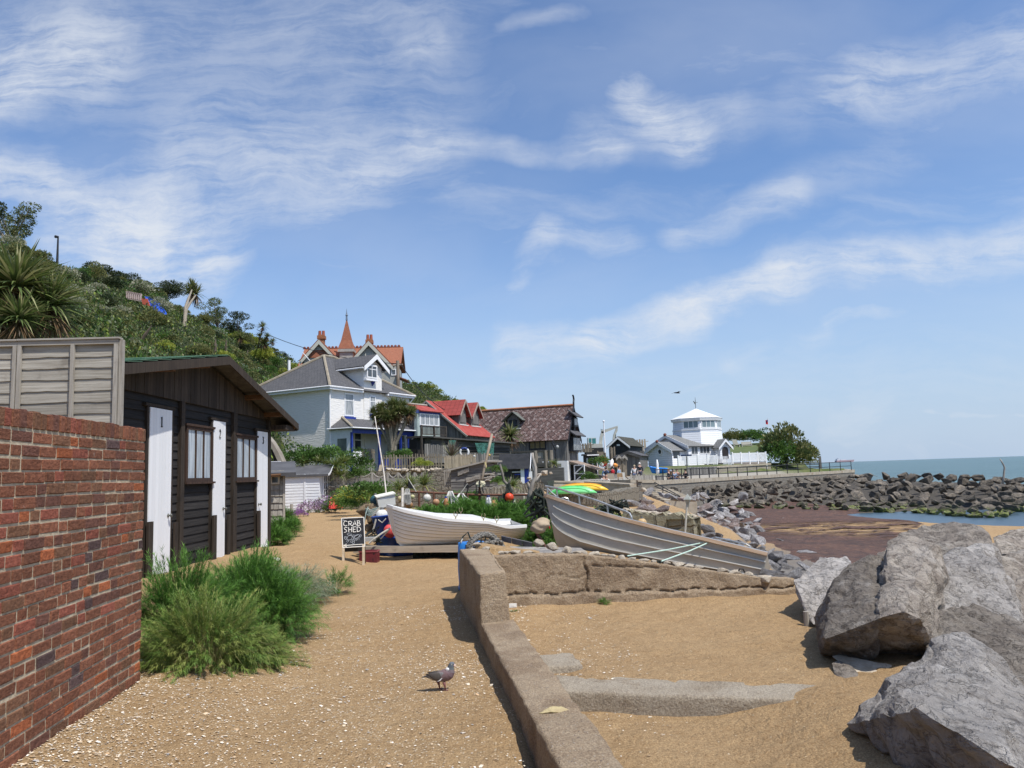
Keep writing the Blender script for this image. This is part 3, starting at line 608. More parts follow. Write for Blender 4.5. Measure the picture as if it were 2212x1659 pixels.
# ================= brick wall =================
def f_brick(t,b):
 o=t.new('ShaderNodeTexCoord').outputs['Object']; a=t.new('ShaderNodeAttribute',attribute_name='col')
 col=t.mix(t.ramp(t.noise(o,38,6,.7),.3,.7,0,.75),a.outputs[0],t.mix(1.0,a.outputs[0],(.42,.36,.38,1),'MULTIPLY'))
 col=t.mix(t.ramp(t.noise(t.scale(o,1,3,1),60,5,.75),.58,.70,0,.55),col,(.045,.02,.016))
 col=t.mix(t.ramp(t.noise(o,9,6,.75),.62,.72,0,.35),col,(.45,.36,.30))
 t.put(b.inputs['Base Color'],col); b.inputs['Roughness'].default_value=.88; b.inputs['Specular IOR Level'].default_value=.2
 bumpto(t,b,t.m('ADD',t.noise(o,45,6,.75),t.m('MULTIPLY',t.noise(t.scale(o,1,1,1.6),20,4,.6),1.5)),.009)
def brickwall():
 F=Fr((-2.70+.1*4.1,0),math.atan2(1,-.1)); r=thing('brick_wall','weathered red brick wall with upright capping bricks beside the path','wall',tuple(F.w(0,0)),F.rz)
 rg=random.Random(4); mb=MB(); m=MB(); L0,L1=1.2,6.08
 def top(u): return 2.045-.006*(u-1)
 m.box(L0,L1-.008,.007,.23,-.2,2.02,(.33,.28,.2));
 pal=[((.23,.10,.058),36),((.27,.112,.064),26),((.18,.085,.06),12),((.40,.13,.055),6),((.21,.108,.062),16),((.12,.078,.072),4),((.31,.105,.068),8)]
 cols=[c for c,k in pal for _ in range(k)]
 def brick(u0,u1,z0,z1,y0=0.0,depth=.10):
  c=rg.choice(cols); k=rg.uniform(.82,1.18); c=tuple(x*k for x in c)
  j=lambda s=.0022: rg.uniform(-s,s)
  o=rg.uniform(-.003,.003)+y0; e=.005
  A=[(u0+j(),o+.008,z0+j()),(u1+j(),o+.008,z0+j()),(u1+j(),o+.008,z1+j()),(u0+j(),o+.008,z1+j())]
  B=[(u0+e+j(),o+j(.0015),z0+e+j()),(u1-e+j(),o+j(.0015),z0+e+j()),(u1-e+j(),o+j(.0015),z1-e+j()),(u0+e+j(),o+j(.0015),z1-e+j())]
  D=[(p[0],y0+depth,p[2]) for p in A]
  mb.add(A+B+D,[(4,5,6,7),(0,1,5,4),(1,2,6,5),(2,3,7,6),(3,0,4,7),(0,8,9,1),(1,9,10,2),(2,10,11,3),(3,11,8,0)],None,c)
 nz=26; ztop=2.035-.104;
 for i in range(nz):
  z1=ztop-i*.075-.010; z0=z1-.062; u=L0-rg.uniform(0,.2); last=0
  while u<L1-.02:
   w=rg.choice([.213,.213,.102,.102,.102,.15,.213,.19]) if last!=.102 else rg.choice([.213,.213,.102,.18])
   last=w; u1=min(u+w,L1);
   if L1-u1<.06: u1=L1
   dz=.006*math.sin(u*2.3+i*.7)
   if u1-u>.04: brick(max(u,L0),u1,z0+dz,z1+dz)
   u=u1+.012
  for k in range(2 if i%2 else 1):
   pass
 u=L0
 while u<L1-.03:
  w=rg.uniform(.058,.072); u1=min(u+w,L1); t0=rg.uniform(-.006,.006)
  brick(u,u1,ztop+.004,ztop+.104+t0,-.002,.225); u=u1+.0095
 F2=[]
 for i in range(nz):
  z1=ztop-i*.075-.010; z0=z1-.062; c=rg.choice(cols); ws=[(.012,.10),(.112,.22)] if i%2 else [(.012,.22)]
  for a,b in ws: mb.box(L1-.004,L1+.004,a,b,z0,z1,c)
 mort=mat('mortar',(.50,.43,.31),(.36,.30,.21),scale=18,rough=.95,bump=.006,bscale=60)
 m.build('mortar_core',mort,r); mb.build('bricks',nodemat('brick',f_brick),r)
brickwall()
# ================= timber fence panel =================
GREYW=woodmat('grey_timber',(.26,.235,.20),(.42,.39,.34),grain=(3,3,40),dark=(.14,.12,.10))
GREYH=woodmat('grey_board',(.25,.225,.19),(.40,.375,.33),grain=(1.6,6,42),dark=(.15,.13,.11),bump=.003)
GREYV=woodmat('grey_post',(.25,.225,.19),(.41,.38,.33),grain=(30,30,2),dark=(.16,.13,.11))
DARKH=woodmat('dark_board',(.014,.013,.013),(.034,.031,.029),grain=(1.5,6,40),dark=(.02,.018,.017),bump=.004)
DARKV=woodmat('dark_post',(.022,.017,.013),(.055,.042,.032),grain=(30,30,2),dark=(.02,.016,.013))
BROWNV=woodmat('brown_board',(.028,.021,.016),(.066,.050,.037),grain=(36,36,1.5),dark=(.03,.022,.017),bump=.004)
def fencepanel():
 F=Fr((-6.0,9.6),R(3)); r=thing('fence_panel','grey weathered overlapped-board fence panel standing above the brick wall','fence',tuple(F.w(0,0)),F.rz)
 u0=F.uz(-420,740)[0]; uL,zt=F.uz(0,737); uR,_=F.uz(258,733); zt=F.uz(130,735)[1]; zb=1.55; rg=random.Random(2)
 bd=MB(); z=zt-.07; k=0
 joints=[F.uz(41,800)[0]]; w=F.uz(160,800)[0]-joints[0]
 while z>zb:
  z1=z; z0=z-.158+rg.uniform(-.006,.006); c=rg.uniform(.82,1.12)
  for a,b in((u0,joints[0]),(joints[0],uR)):
   n=10; cc=rg.uniform(.9,1.1)*c; pts=[]
   for i in range(n):
    ua=a+(b-a)*i/n; ub=a+(b-a)*(i+1)/n
    f=lambda u: .006*math.sin(u*7+z*13)+.003*math.sin(u*23+z*31)
    q=[(ua,-.028,z0+f(ua)),(ub,-.028,z0+f(ub)),(ub,-.010,z1+.02),(ua,-.010,z1+.02)]
    bd.add(q+[(p[0],p[1]+.018,p[2]) for p in q],[(0,1,2,3),(4,5,1,0),(5,6,2,1),(7,6,5,4)],None,(cc,cc,cc*.98))
  z=z0+.012
 bd.build('boards',GREYH,r)
 tr=MB(); tr.box(u0,joints[0]-.002,-.058,.02,zt-.072,zt-.012); tr.box(joints[0]+.002,uR+.01,-.06,.02,zt-.07,zt-.01); tr.build('top_rail',GREYH,r)
 ca=MB(); ca.box(u0,joints[0]-.003,-.078,.035,zt-.010,zt+.012); ca.box(joints[0]+.003,uR+.03,-.08,.035,zt-.008,zt+.014); ca.build('capping',GREYH,r)
 for x in(joints[0]-.052,joints[0]+.006,joints[0]+w-.02,uR-.038,u0+.5):
  p=MB(); p.box(x,x+.045,-.066,-.030,zb,zt-.072); o=p.build('batten',GREYV,r)
 p=MB(); p.box(uR+.012,uR+.05,-.03,.05,0,zt-.01); p.build('post',GREYV,r)
 p=MB(); p.box(joints[0]-.04,joints[0]+.04,.02,.1,0,zt-.02); p.build('post',GREYV,r)
 br=MB();
 for i in range(9): z=zb+.15+i*.16; br.add([(joints[0]+w+.03,-.033,z),(joints[0]+w+.10,-.033,z+.03),(joints[0]+w+.10,-.03,z+.045),(joints[0]+w+.03,-.03,z+.012)],[(0,1,2,3)],None,(.4,.36,.3))
fencepanel()
# ================= black beach hut =================
HUTX=-5.83; HF=Fr((HUTX,0),R(90))
WHITEP=painted('white_paint',(.78,.79,.78),(.5,.48,.43),.3,rough=.45,st=(8,8,.6))
WHITEB=painted('white_board_paint',(.80,.81,.80),(.45,.42,.38),.35,rough=.5,st=(1,1,5))
METAL=mat('old_metal',(.18,.19,.17),(.08,.07,.06),scale=20,rough=.5,metal=.6)
def hut():
 r=thing('beach_hut','black timber beach hut with three white numbered doors and green felt roof','hut',tuple(HF.w(11,0)),HF.rz); O=11.0
 P=lambda x,y,v=0:(HF.uz(x,y,v)[0]-O,HF.uz(x,y,v)[1])
 u0=10.95-O; u1=P(580,1100)[0]; zg=3.05; pk=14.5-O; zp=3.93; sl=.69/3.9; sr=(3.93-2.93)/4.7
 def roofz(u): return zp-sl*(pk-u) if u<pk else zp-sr*(u-pk)
 body=MB(); body.prism([(u0,-.1),(u1,-.1),(u1,roofz(u1)-.02),(pk,zp-.04),(u0,roofz(u0)-.02)],.03,4.2)
 body.build('wall',DARKH,r)
 c=MB(); c.clad([(u0,-.05),(u1,-.05),(u1,zg),(u0,zg)],.148,.03,.032,False,.01,.003,rnd=.25,seed=3); c.build('cladding',DARKH,r)
 g=MB(); g.clad([(u0,zg-.02),(u1,zg-.02),(u1,roofz(u1)-.03),(pk,zp-.05),(u0,roofz(u0)-.03)],.135,-.005,.03,True,.006,.004,rnd=.3,seed=5); g.build('gable_boards',BROWNV,r)
 for a,b in((384,392),(499,507),(575.5,580.5)):
  p=MB(); ua=P(a,1000)[0]; ub=P(b,1000)[0]; p.box(ua,ub,-.055,.03,0,zg-.03); p.build('post',DARKV,r)
 ro=-.44; rb=4.6; ul=10.55-O; ur=19.2-O
 def plane(ua,ub,name,m,up=0.0):
  q=MB(); za=roofz(ua)+up; zb=roofz(ub)+up; q.slab([(ua,ro,za),(ub,ro,zb),(ub,rb,zb),(ua,rb,za)],.022,'auto'); return q.build(name,m,r)
 GF=mat('green_felt',(.10,.20,.13),(.17,.28,.19),scale=4,rough=.9,bump=.01,c3=(.35,.36,.28),s3=7,t3=(.62,.7)); DR=mat('dark_felt',(.055,.05,.045),(.09,.085,.075),scale=5,rough=.9,bump=.01)
 plane(ul,pk,'roof',GF,.05); plane(pk,ur,'roof',DR,.05)
 q=MB(); rg=random.Random(8); u=ul
 while u<pk-.1:
  w=rg.uniform(.45,.7); ub=min(u+w,pk+.03); q.slab([(u-.03,ro-.03+rg.uniform(-.01,.02),roofz(u)+.082),(ub,ro-.03,roofz(ub)+.064),(ub,rb,roofz(ub)+.064),(u-.03,rb,roofz(u)+.084)],.006); u=ub
 q.build('roof_felt',GF,r)
 for ua,ub in((ul,pk+.01),(pk+.01,ur)):
  q=MB(); za=roofz(ua)+.05; zb=roofz(ub)+.05; h=.155
  q.hexa([(ua,ro-.03,za-h),(ub,ro-.03,zb-h),(ua,ro,za-h),(ub,ro,zb-h),(ua,ro-.03,za),(ub,ro-.03,zb),(ua,ro,za),(ub,ro,zb)]); q.build('barge_board',BROWNV,r)
 for u in(1.2,2.6,5.6,6.9,8.0): q=MB(); zz=roofz(u)-.03; q.box(u-.05,u+.05,ro+.01,.0,zz-.10,zz); q.build('purlin',woodmat('warm_timber',(.10,.05,.025),(.16,.085,.04),grain=(3,30,30)),r)
 q=MB(); q.box(ur-.06,ur-.01,ro,rb,roofz(ur)-.12,roofz(ur)+.02); q.box(u1+.02,ur-.1,ro+.04,.02,roofz(ur)-.13,roofz(ur)-.02); q.build('eaves_board',BROWNV,r)
 nums=['1','2','3']
 for i,(xl,yl,xr,yb) in enumerate([(319,879,367,1265),(457,908,483,1225),(552.7,931,574.5,1191)]):
  a,zt=P(xl,yl); b=P(xr,yl)[0]; zb=P(xl,yb)[1] if i<2 else P(563,1191)[1]; zb=max(zb,-.02)
  d=MB(); n=7; w=(b-a)/n
  for k in range(n):
   cc=random.Random(i*9+k).uniform(.93,1.0); q=a+k*w;
   d.box(q+.0025,q+w-.0025,-.045,-.012,zb,zt,(cc,cc,cc))
  d.box(a,b,-.02,0,zb,zt,(.7,.7,.7))
  if i==2: d.box(a+.02,b-.0,-.06,-.046,zb,zb+.12,(1,1,1))
  door=d.build('door',WHITEPA,r)
  kn=MB(); ku=b-.10 if i!=2 else a+.07; kz=P(0,0)[1]*0+1.08; kn.lathe([(.03,0),(.032,-.008),(.012,-.012),(.012,-.035),(.028,-.042),(.034,-.055),(.026,-.070),(.0,-.074)],12,(ku,-.045,kz),None,'y'); kn.build('door_knob',METAL,door,True)
  num=MB(); uc=(a+b)/2; zc=[2.62,2.55,2.53][i]; S_=.16
  st={'1':[[(0,-1),(0,1),(-.35,.75)],[(-.3,-1),(.3,-1)]],'2':[[(-.4,.6),(0,1),(.4,.6),(.3,.1),(-.45,-1),(.45,-1)]],'3':[[(-.4,.9),(.4,.9),(0,.2),(.4,-.1),(.35,-.7),(0,-1),(-.4,-.75)]]}[nums[i]]
  for s_ in st: num.tube([(uc+x*S_*.42,-.05,zc+y*S_*.5) for x,y in s_],.013,5)
  num.build('door_number',mat('black_enamel',(.02,.02,.02),rough=.5),door)
  fr=MB()
  for xx in(a-.075,b+.01): fr.box(xx,xx+.065,-.035,.03,-.02,zt+.02)
  fr.box(a-.16,b+.09,-.055,.03,zt+.012,zt+.06); fr.build('door_frame',DARKV,r)
  lp=MB(); lp.box(a-.09,a+.07,-.10,-.062,-.02,1.02-.04*i); lp.build('kick_plank',DARKV,r)
  if i<2: lp=MB(); lp.box(b+.08,b+.20,-.09,-.055,-.02,.95); lp.build('kick_plank',DARKV,r)
 CUR=mat('net_curtain',(.50,.56,.60),(.28,.32,.36),scale=1.2,rough=.35,st=(18,18,1.2),c3=(.08,.09,.1),s3=.5,t3=(.72,.8),spec=.6)
 for xl,xr in((397,455),(505,550.5)):
  a=P(xl,1000)[0]; b=P(xr,1000)[0]; zt=2.62 if xl<450 else 2.57; zb=1.62
  f=MB()
  for q in([a,a+.07],[b-.07,b]): f.box(q[0],q[1],-.05,.0,zb,zt)
  f.box(a+.07,b-.07,-.05,0,zb,zb+.07); f.box(a+.07,b-.07,-.05,0,zt-.06,zt); f.box(a-.04,b+.04,-.085,-.04,zb-.035,zb); f.box(a-.05,b+.05,-.07,-.02,zt,zt+.04)
  n=3; w=(b-a-.14)/n
  for k in(1,2): f.box(a+.07+k*w-.016,a+.07+k*w+.016,-.046,-.002,zb+.07,zt-.06)
  wf=f.build('window',woodmat('window_wood',(.035,.022,.017),(.07,.042,.03),grain=(20,20,3)),r)
  g=MB();
  for k in range(n): g.box(a+.07+k*w+.017,a+.07+(k+1)*w-.017,-.022,-.012,zb+.071,zt-.061)
  g.build('pane',CUR,wf)
 return r
def _wpa():
 def fn(t,b):
  o=t.new('ShaderNodeTexCoord').outputs['Object']; a=t.new('ShaderNodeAttribute',attribute_name='col'); col=t.mix(1.0,(.79,.80,.81,1),a.outputs[0],'MULTIPLY')
  col=t.mix(t.ramp(t.noise(t.scale(o,6,6,1),3,5,.7),.6,.8,0,.5),col,(.5,.48,.43)); t.put(b.inputs['Base Color'],col); b.inputs['Roughness'].default_value=.45
  bumpto(t,b,t.noise(t.scale(o,30,30,3),1,4),.003)
 return nodemat('white_door_paint',fn)
WHITEPA=_wpa()
hut()
# ================= planting beside the hut =================
def feathery(name,seed,nst,r,L,wd,cols,per=48,curl=.25,stemcol=(.14,.17,.06),up=.5,twig=0):
 rs=np.random.default_rng(seed); d=rdir(rs,nst); d[:,2]=np.abs(d[:,2])+up*rs.uniform(0,1,nst); d/=np.linalg.norm(d,axis=1,keepdims=True)
 lum=.7+.3*np.sin(d[:,0]*5+seed)*np.cos(d[:,1]*5)
 tip=d*np.array(r)*(rs.uniform(.72,1.08,nst)*(1+.12*np.sin(d[:,0]*7+seed)*np.sin(d[:,2]*9)))[:,None]; base=tip*np.array([.25,.25,0])+rs.normal(size=(nst,3))*np.array([.04,.04,0])*r[0]
 t=rs.uniform(.42,1,(nst,per)); mid=(base+tip)/2+np.array([0,0,r[2]*curl])
 P=((1-t)**2)[...,None]*base[:,None]+(2*t*(1-t))[...,None]*mid[:,None]+(t**2)[...,None]*tip[:,None]
 tan=(tip-mid)/np.linalg.norm(tip-mid,axis=1,keepdims=True); D=np.repeat(tan[:,None],per,1).reshape(-1,3)+rdir(rs,nst*per)*.75+np.array([0,0,.25])
 P=P.reshape(-1,3); V=blades(rs,P,D,L*rs.uniform(.5,1.2,len(P)),wd,.25,1)
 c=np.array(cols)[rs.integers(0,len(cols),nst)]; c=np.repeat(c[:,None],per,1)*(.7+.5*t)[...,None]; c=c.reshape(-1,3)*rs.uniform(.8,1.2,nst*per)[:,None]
 S1=blades(rs,base,mid-base,np.linalg.norm(mid-base,axis=1),.006,.0,1); S2=blades(rs,mid,tip-mid,np.linalg.norm(tip-mid,axis=1),.005,.0,1)
 V=np.concatenate([V,S1,S2]); c=np.concatenate([c,np.tile(stemcol,(2*nst,1))]); V[:,:,2]=np.maximum(V[:,:,2],-.05)
 return npmesh(name,V,4,c,LEAF,linkit=False)
GR1=[(.10,.21,.035),(.14,.28,.05),(.07,.16,.03)]; OL=[(.19,.26,.06),(.14,.23,.05),(.25,.29,.08)]; GY=[(.22,.27,.17),(.28,.32,.22),(.14,.2,.1)]
def plantat(name,px,py,me,label,cat='bush',rz=0,sc=1,group=None,z=None,Y=None):
 p=gp(px,py) if Y is None else atY(px,py,Y)
 if z is not None: p.z=z
 o=mkobj(name,me,None,p,rz,sc); tag(o,label,cat,group); return o
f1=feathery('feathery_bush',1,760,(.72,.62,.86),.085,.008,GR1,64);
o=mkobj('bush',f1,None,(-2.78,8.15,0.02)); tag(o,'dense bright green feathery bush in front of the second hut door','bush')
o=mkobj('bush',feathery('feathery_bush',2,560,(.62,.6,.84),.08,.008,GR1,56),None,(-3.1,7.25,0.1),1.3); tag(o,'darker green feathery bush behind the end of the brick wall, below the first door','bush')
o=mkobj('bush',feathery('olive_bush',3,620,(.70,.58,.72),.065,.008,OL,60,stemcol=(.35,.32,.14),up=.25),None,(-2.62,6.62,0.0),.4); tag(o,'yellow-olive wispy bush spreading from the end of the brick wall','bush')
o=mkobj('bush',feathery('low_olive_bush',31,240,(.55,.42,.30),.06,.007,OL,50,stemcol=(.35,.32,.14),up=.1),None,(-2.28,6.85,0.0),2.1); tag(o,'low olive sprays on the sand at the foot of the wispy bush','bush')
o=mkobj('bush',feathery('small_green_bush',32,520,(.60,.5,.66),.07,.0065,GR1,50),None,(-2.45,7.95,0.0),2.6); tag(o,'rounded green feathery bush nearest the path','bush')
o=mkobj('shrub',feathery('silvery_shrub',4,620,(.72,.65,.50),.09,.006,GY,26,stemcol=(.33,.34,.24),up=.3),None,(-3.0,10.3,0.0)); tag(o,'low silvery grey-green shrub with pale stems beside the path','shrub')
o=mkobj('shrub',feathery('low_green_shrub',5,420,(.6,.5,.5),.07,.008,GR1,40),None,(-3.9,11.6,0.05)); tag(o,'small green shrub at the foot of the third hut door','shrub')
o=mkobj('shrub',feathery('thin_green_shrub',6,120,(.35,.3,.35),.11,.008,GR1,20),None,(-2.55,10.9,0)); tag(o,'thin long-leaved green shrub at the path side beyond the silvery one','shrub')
wt=mkobj('stone',rockmesh('white_stone',51,mat('white_stone',(.55,.52,.47),(.4,.38,.34),scale=9,bump=.01),(.1,.08,.06),12,2,.05),None,gp(595,1210)); tag(wt,'white stone between the shrubs outside the third hut door','stone')
w2=mkobj('stone',rockmesh('white_stone',52,mat('white_stone',(.55,.52,.47)),(.13,.1,.1),12,2,.05),None,(-3.05,6.55,.12)); tag(w2,'pale rubble stone under the olive bush at the wall end','stone')
o=mkobj('weed',feathery('small_weed',7,60,(.10,.08,.07),.035,.004,GR1,20),None,gp(1307,1304)); tag(o,'small tuft of green weed at the foot of the cracked wall','weed')
o=mkobj('weed',feathery('small_weed_b',8,30,(.09,.03,.02),.02,.003,GR1,14),None,gp(1112,1321)); tag(o,'thin line of green weed by the white offcut','weed')
# ================= wood pigeon =================
def pigeon():
 k=.2316e-3*1.02; r=thing('pigeon','grey wood pigeon with a white neck patch standing on the sandy path','pigeon',tuple(gp(963,1491)),R(-8))
 c=lambda x,y:((x-1330)*k,(1462-y)*k)
 def prof(rows,name,m,colf=None,off=0,flat=1,parent=r):
  mb=MB(); n=14; rings=[]
  for i,(x,y,rv,rh) in enumerate(rows):
   a=rows[max(i-1,0)]; b=rows[min(i+1,len(rows)-1)]; dx=b[0]-a[0]; dz=-(b[1]-a[1]); L=math.hypot(dx,dz); nx,nz=-dz/L,dx/L; X,Z=c(x,y)
   rings.append([Vector((X+nx*rv*k*math.cos(q),off+rh*k*math.sin(q)*flat,Z+nz*rv*k*math.cos(q))) for q in [2*PI*j/n for j in range(n)]])
  for i in range(len(rings)-1):
   mb.add(rings[i]+rings[i+1],[(j,(j+1)%n,n+(j+1)%n,n+j) for j in range(n)],None,colf(i) if colf else None)
  mb.add(rings[0],[list(range(n))],None,colf(0) if colf else None); mb.add(rings[-1],[list(range(n-1,-1,-1))],None,colf(len(rings)-2) if colf else None)
  return mb.build(name,m,parent,True)
 FE=mat('feathers',(1,1,1),rough=.7,attr=True,bump=.002,bscale=150)
 body=[(700,1040,28,60),(800,1045,60,75),(900,1055,95,95),(1000,1060,120,115),(1120,1050,155,135),(1250,1025,185,150),(1370,990,195,152),(1450,940,180,140),(1490,880,150,120),(1500,810,118,98),(1510,745,98,86),(1525,700,92,82),(1545,665,84,76),(1580,655,64,60),(1608,665,40,38),(1622,680,20,20)]
 bc=[(.05,.045,.045),(.3,.29,.29),(.25,.22,.2),(.20,.165,.155),(.19,.14,.135),(.185,.125,.125),(.18,.115,.12),(.165,.11,.12),(.15,.12,.125),(.10,.12,.125),(.10,.115,.13),(.11,.125,.145),(.12,.135,.155),(.13,.14,.16),(.13,.14,.16)]
 prof(body,'body',FE,lambda i:bc[i])
 prof([(550,1085,6,40),(620,1060,14,62),(720,1035,22,62),(800,1030,24,50)],'tail',FE,lambda i:(.018,.016,.017))
 for s in(-1,1):
  prof([(715,955,8,6),(800,965,34,12),(900,985,75,20),(1010,1010,115,26),(1120,1010,128,30),(1210,985,112,30),(1265,940,70,22),(1290,900,30,10)],'wing',FE,lambda i:[(.03,.025,.025),(.07,.06,.055),(.085,.075,.068),(.095,.083,.073),(.10,.09,.08),(.17,.165,.165),(.2,.2,.2)][i],off=s*118*k)
  p=MB(); p.tube([(c(1095,1170)[0],s*138*k,c(0,1170)[1]),(c(1180,1130)[0],s*146*k,c(0,1130)[1]),(c(1255,1055)[0],s*146*k,c(0,1055)[1])],[.001,.0045,.002],6); p.build('wing_bar',mat('white_feather',(.75,.75,.74)),r)
  p=MB(); x,z=c(1400,805); p.ball((x+.004,s*.0205,z),.0135,10,7,None,(1.15,.35,.95)); p.build('neck_patch',mat('white_feather',(.75,.75,.74)),r,True)
  p=MB(); x,z=c(1553,668); p.ball((x,s*.0165,z),.0028,8,6); p.build('eye',mat('pale_eye',(.5,.45,.25),rough=.2),r,True)
  fx=0 if s<0 else -.052; hx=c(1290 if s<0 else 1060,1240); p=MB(); p.tube([(hx[0],s*.018,hx[1]+.01),((hx[0]+fx)/2+.004,s*.018,.03),(fx,s*.018,.006)],[.014,.0065,.0045],8)
  for a in(-.6,0,.6,3.1): p.tube([(fx,s*.018,.006),(fx+math.cos(a)*.012,s*.018+math.sin(a)*.010,.007),(fx+math.cos(a)*.024,s*.018+math.sin(a)*.018,.002)],[.004,.0035,.0015],6)
  p.build('leg',mat('pigeon_leg',(.16,.06,.055),rough=.6),r,True)
 p=MB(); a=c(1610,690); b=c(1640,720); d=c(1668,765); p.tube([(a[0],0,a[1]),(b[0],0,b[1]),(d[0],0,d[1])],[.0085,.006,.001],8); p.build('beak',mat('beak',(.7,.5,.42),rough=.4),r,True)
pigeon()
# ================= chalk board sign =================
def aboard():
 A=gp(741.5,1211.6); B=gp(785.3,1208.2); rz=R(5); F=Fr((A.x,A.y),rz); r=thing('sandwich_board','chalkboard sandwich board reading CRAB SHED on wooden legs','sign',(A.x,A.y,0),rz)
 cc=lambda x,y:(575.9+x/8,1014.7+y/8)
 U=lambda x,y:F.uz(*cc(x,y))
 tilt=.16
 def w(x,y,d=0): u,z=U(x,y); return (u,z*tilt-d,z)
 q=[w(1270,842),w(1672,824),w(1698,1335),w(1302,1357)]
 b=MB(); b.slab([q[3],q[2],q[1],q[0]],.02); b.build('board',mat('chalkboard',(.012,.013,.016),(.03,.032,.036),scale=8,rough=.6),r)
 f=MB(); qq=[(w(1276,848,.004)),w(1666,830,.004),w(1692,1329,.004),w(1308,1351,.004)]
 for i in range(4): f.tube([qq[i],qq[(i+1)%4]],.008,6)
 f.build('white_edge',mat('chalk_paint',(.82,.80,.74),rough=.7),r)
 for (xa,ya),(xb,yb) in(((1316,1350),(1327,1573)),((1668,1335),(1676,1546))):
  p=MB(); a=Vector(w(xa,ya)); u,z=F.uz(*cc(xb,yb)); z=0; a=Vector((u-.02,a.y+.012,a.z)); p.hexa([(u-.025,-.012,-.03),(u+.018,-.012,-.03),(u-.025,.012,-.03),(u+.018,.012,-.03),(a.x-.008,a.y-.012,a.z+.05),(a.x+.035,a.y-.012,a.z+.05),(a.x-.008,a.y+.012,a.z+.05),(a.x+.035,a.y+.012,a.z+.05)]); p.build('leg',mat('pale_timber',(.55,.45,.32),(.42,.33,.22),scale=14,rough=.8),r)
 t=Vector(w(1471,833)); rb=MB(); u0=w(1270,842)[0]; u1=w(1672,824)[0]; zt=t.z-.02; yt=t.y+.03
 rb.slab([(u1,yt+.13,.25),(u0,yt+.13,.25),(u0,yt,zt),(u1,yt,zt)],.015); rb.build('rear_board',mat('chalkboard',(.012,.013,.016)),r)
 for u in(u0-.0,u1-.04): p=MB(); p.hexa([(u,yt+.16,-.02),(u+.04,yt+.16,-.02),(u,yt+.185,-.02),(u+.04,yt+.185,-.02),(u,yt+.01,zt),(u+.04,yt+.01,zt),(u,yt+.035,zt),(u+.04,yt+.035,zt)]); p.build('leg',woodmat('brown_leg',(.10,.06,.035),(.16,.10,.06),grain=(30,30,3)),r)
 chalk=mat('chalk_paint',(.82,.80,.74),rough=.7); lines=[
 [(1375,905),(1352,893),(1327,905),(1314,935),(1321,965),(1347,980),(1380,966)],
 [(1402,900),(1407,975)],[(1390,908),(1435,897),(1460,915),(1447,938),(1408,945)],[(1425,944),(1448,968),(1475,978)],
 [(1472,978),(1485,950),(1507,890),(1540,970)],[(1487,947),(1527,943)],
 [(1553,888),(1560,972)],[(1545,892),(1588,890),(1598,910),(1580,926),(1558,930)],[(1575,927),(1604,938),(1608,958),(1588,970),(1552,974)],
 [(1382,1008),(1352,1003),(1328,1018),(1338,1038),(1366,1050),(1372,1072),(1350,1088),(1326,1090)],
 [(1404,1000),(1408,1086)],[(1455,997),(1459,1084)],[(1407,1045),(1457,1041)],
 [(1482,997),(1486,1084)],[(1474,999),(1532,993)],[(1484,1040),(1524,1037)],[(1484,1084),(1535,1078)],
 [(1551,996),(1557,1078)],[(1543,998),(1588,998),(1614,1022),(1614,1048),(1592,1070),(1550,1080)],
 [(1652,1293),(1490,1304),(1326,1317)],[(1374,1287),(1326,1317),(1378,1337)]]
 m=MB()
 for l in lines: m.tube([w(x,y,.006) for x,y in l],.0068,6)
 m.build('lettering',chalk,r)
 thin=[[(1294,876),(1320,872)],[(1305,874),(1307,892)],[(1318,878),(1320,892)],[(1320,884),(1328,892)],[(1332,886),(1340,882),(1334,892)]]
 def ell(cx,cy,a,b,rot=0,n=14,f=1.0):
  c_,s_=math.cos(R(rot)),math.sin(R(rot)); return [(cx+a*math.cos(q)*c_-b*math.sin(q)*s_,cy+a*math.cos(q)*s_+b*math.sin(q)*c_) for q in [2*PI*f*i/n for i in range(n+1)]]
 thin+=[ell(1425,1180,50,36,-35),ell(1420,1118,38,18,-10,12,.85),ell(1352,1188,28,14,65,12,.85),[(1445,1150),(1465,1128)],[(1375,1200),(1365,1215)],
  [(1395,1215),(1375,1240),(1390,1262)],[(1410,1222),(1405,1250)],[(1380,1170),(1350,1165)],[(1470,1170),(1490,1125)],[(1480,1165),(1520,1130)],
  ell(1545,1165,62,22,-28),ell(1465,1235,30,15,-60,12,.9),ell(1495,1265,24,16,-70,12,.9),[(1500,1205),(1470,1225)],[(1515,1215),(1500,1250)],
  ell(1610,1150,22,14,-60),[(1540,1195),(1545,1235)],[(1560,1190),(1568,1225)],[(1580,1180),(1592,1210)],[(1525,1200),(1520,1235)],[(1500,1190),(1530,1140),(1575,1125)]]
 m=MB()
 for l in thin: m.tube([w(x,y,.005) for x,y in l],.0032,5)
 m.build('crab_drawing',mat('thin_chalk',(.52,.56,.60),rough=.8),r)
aboard()
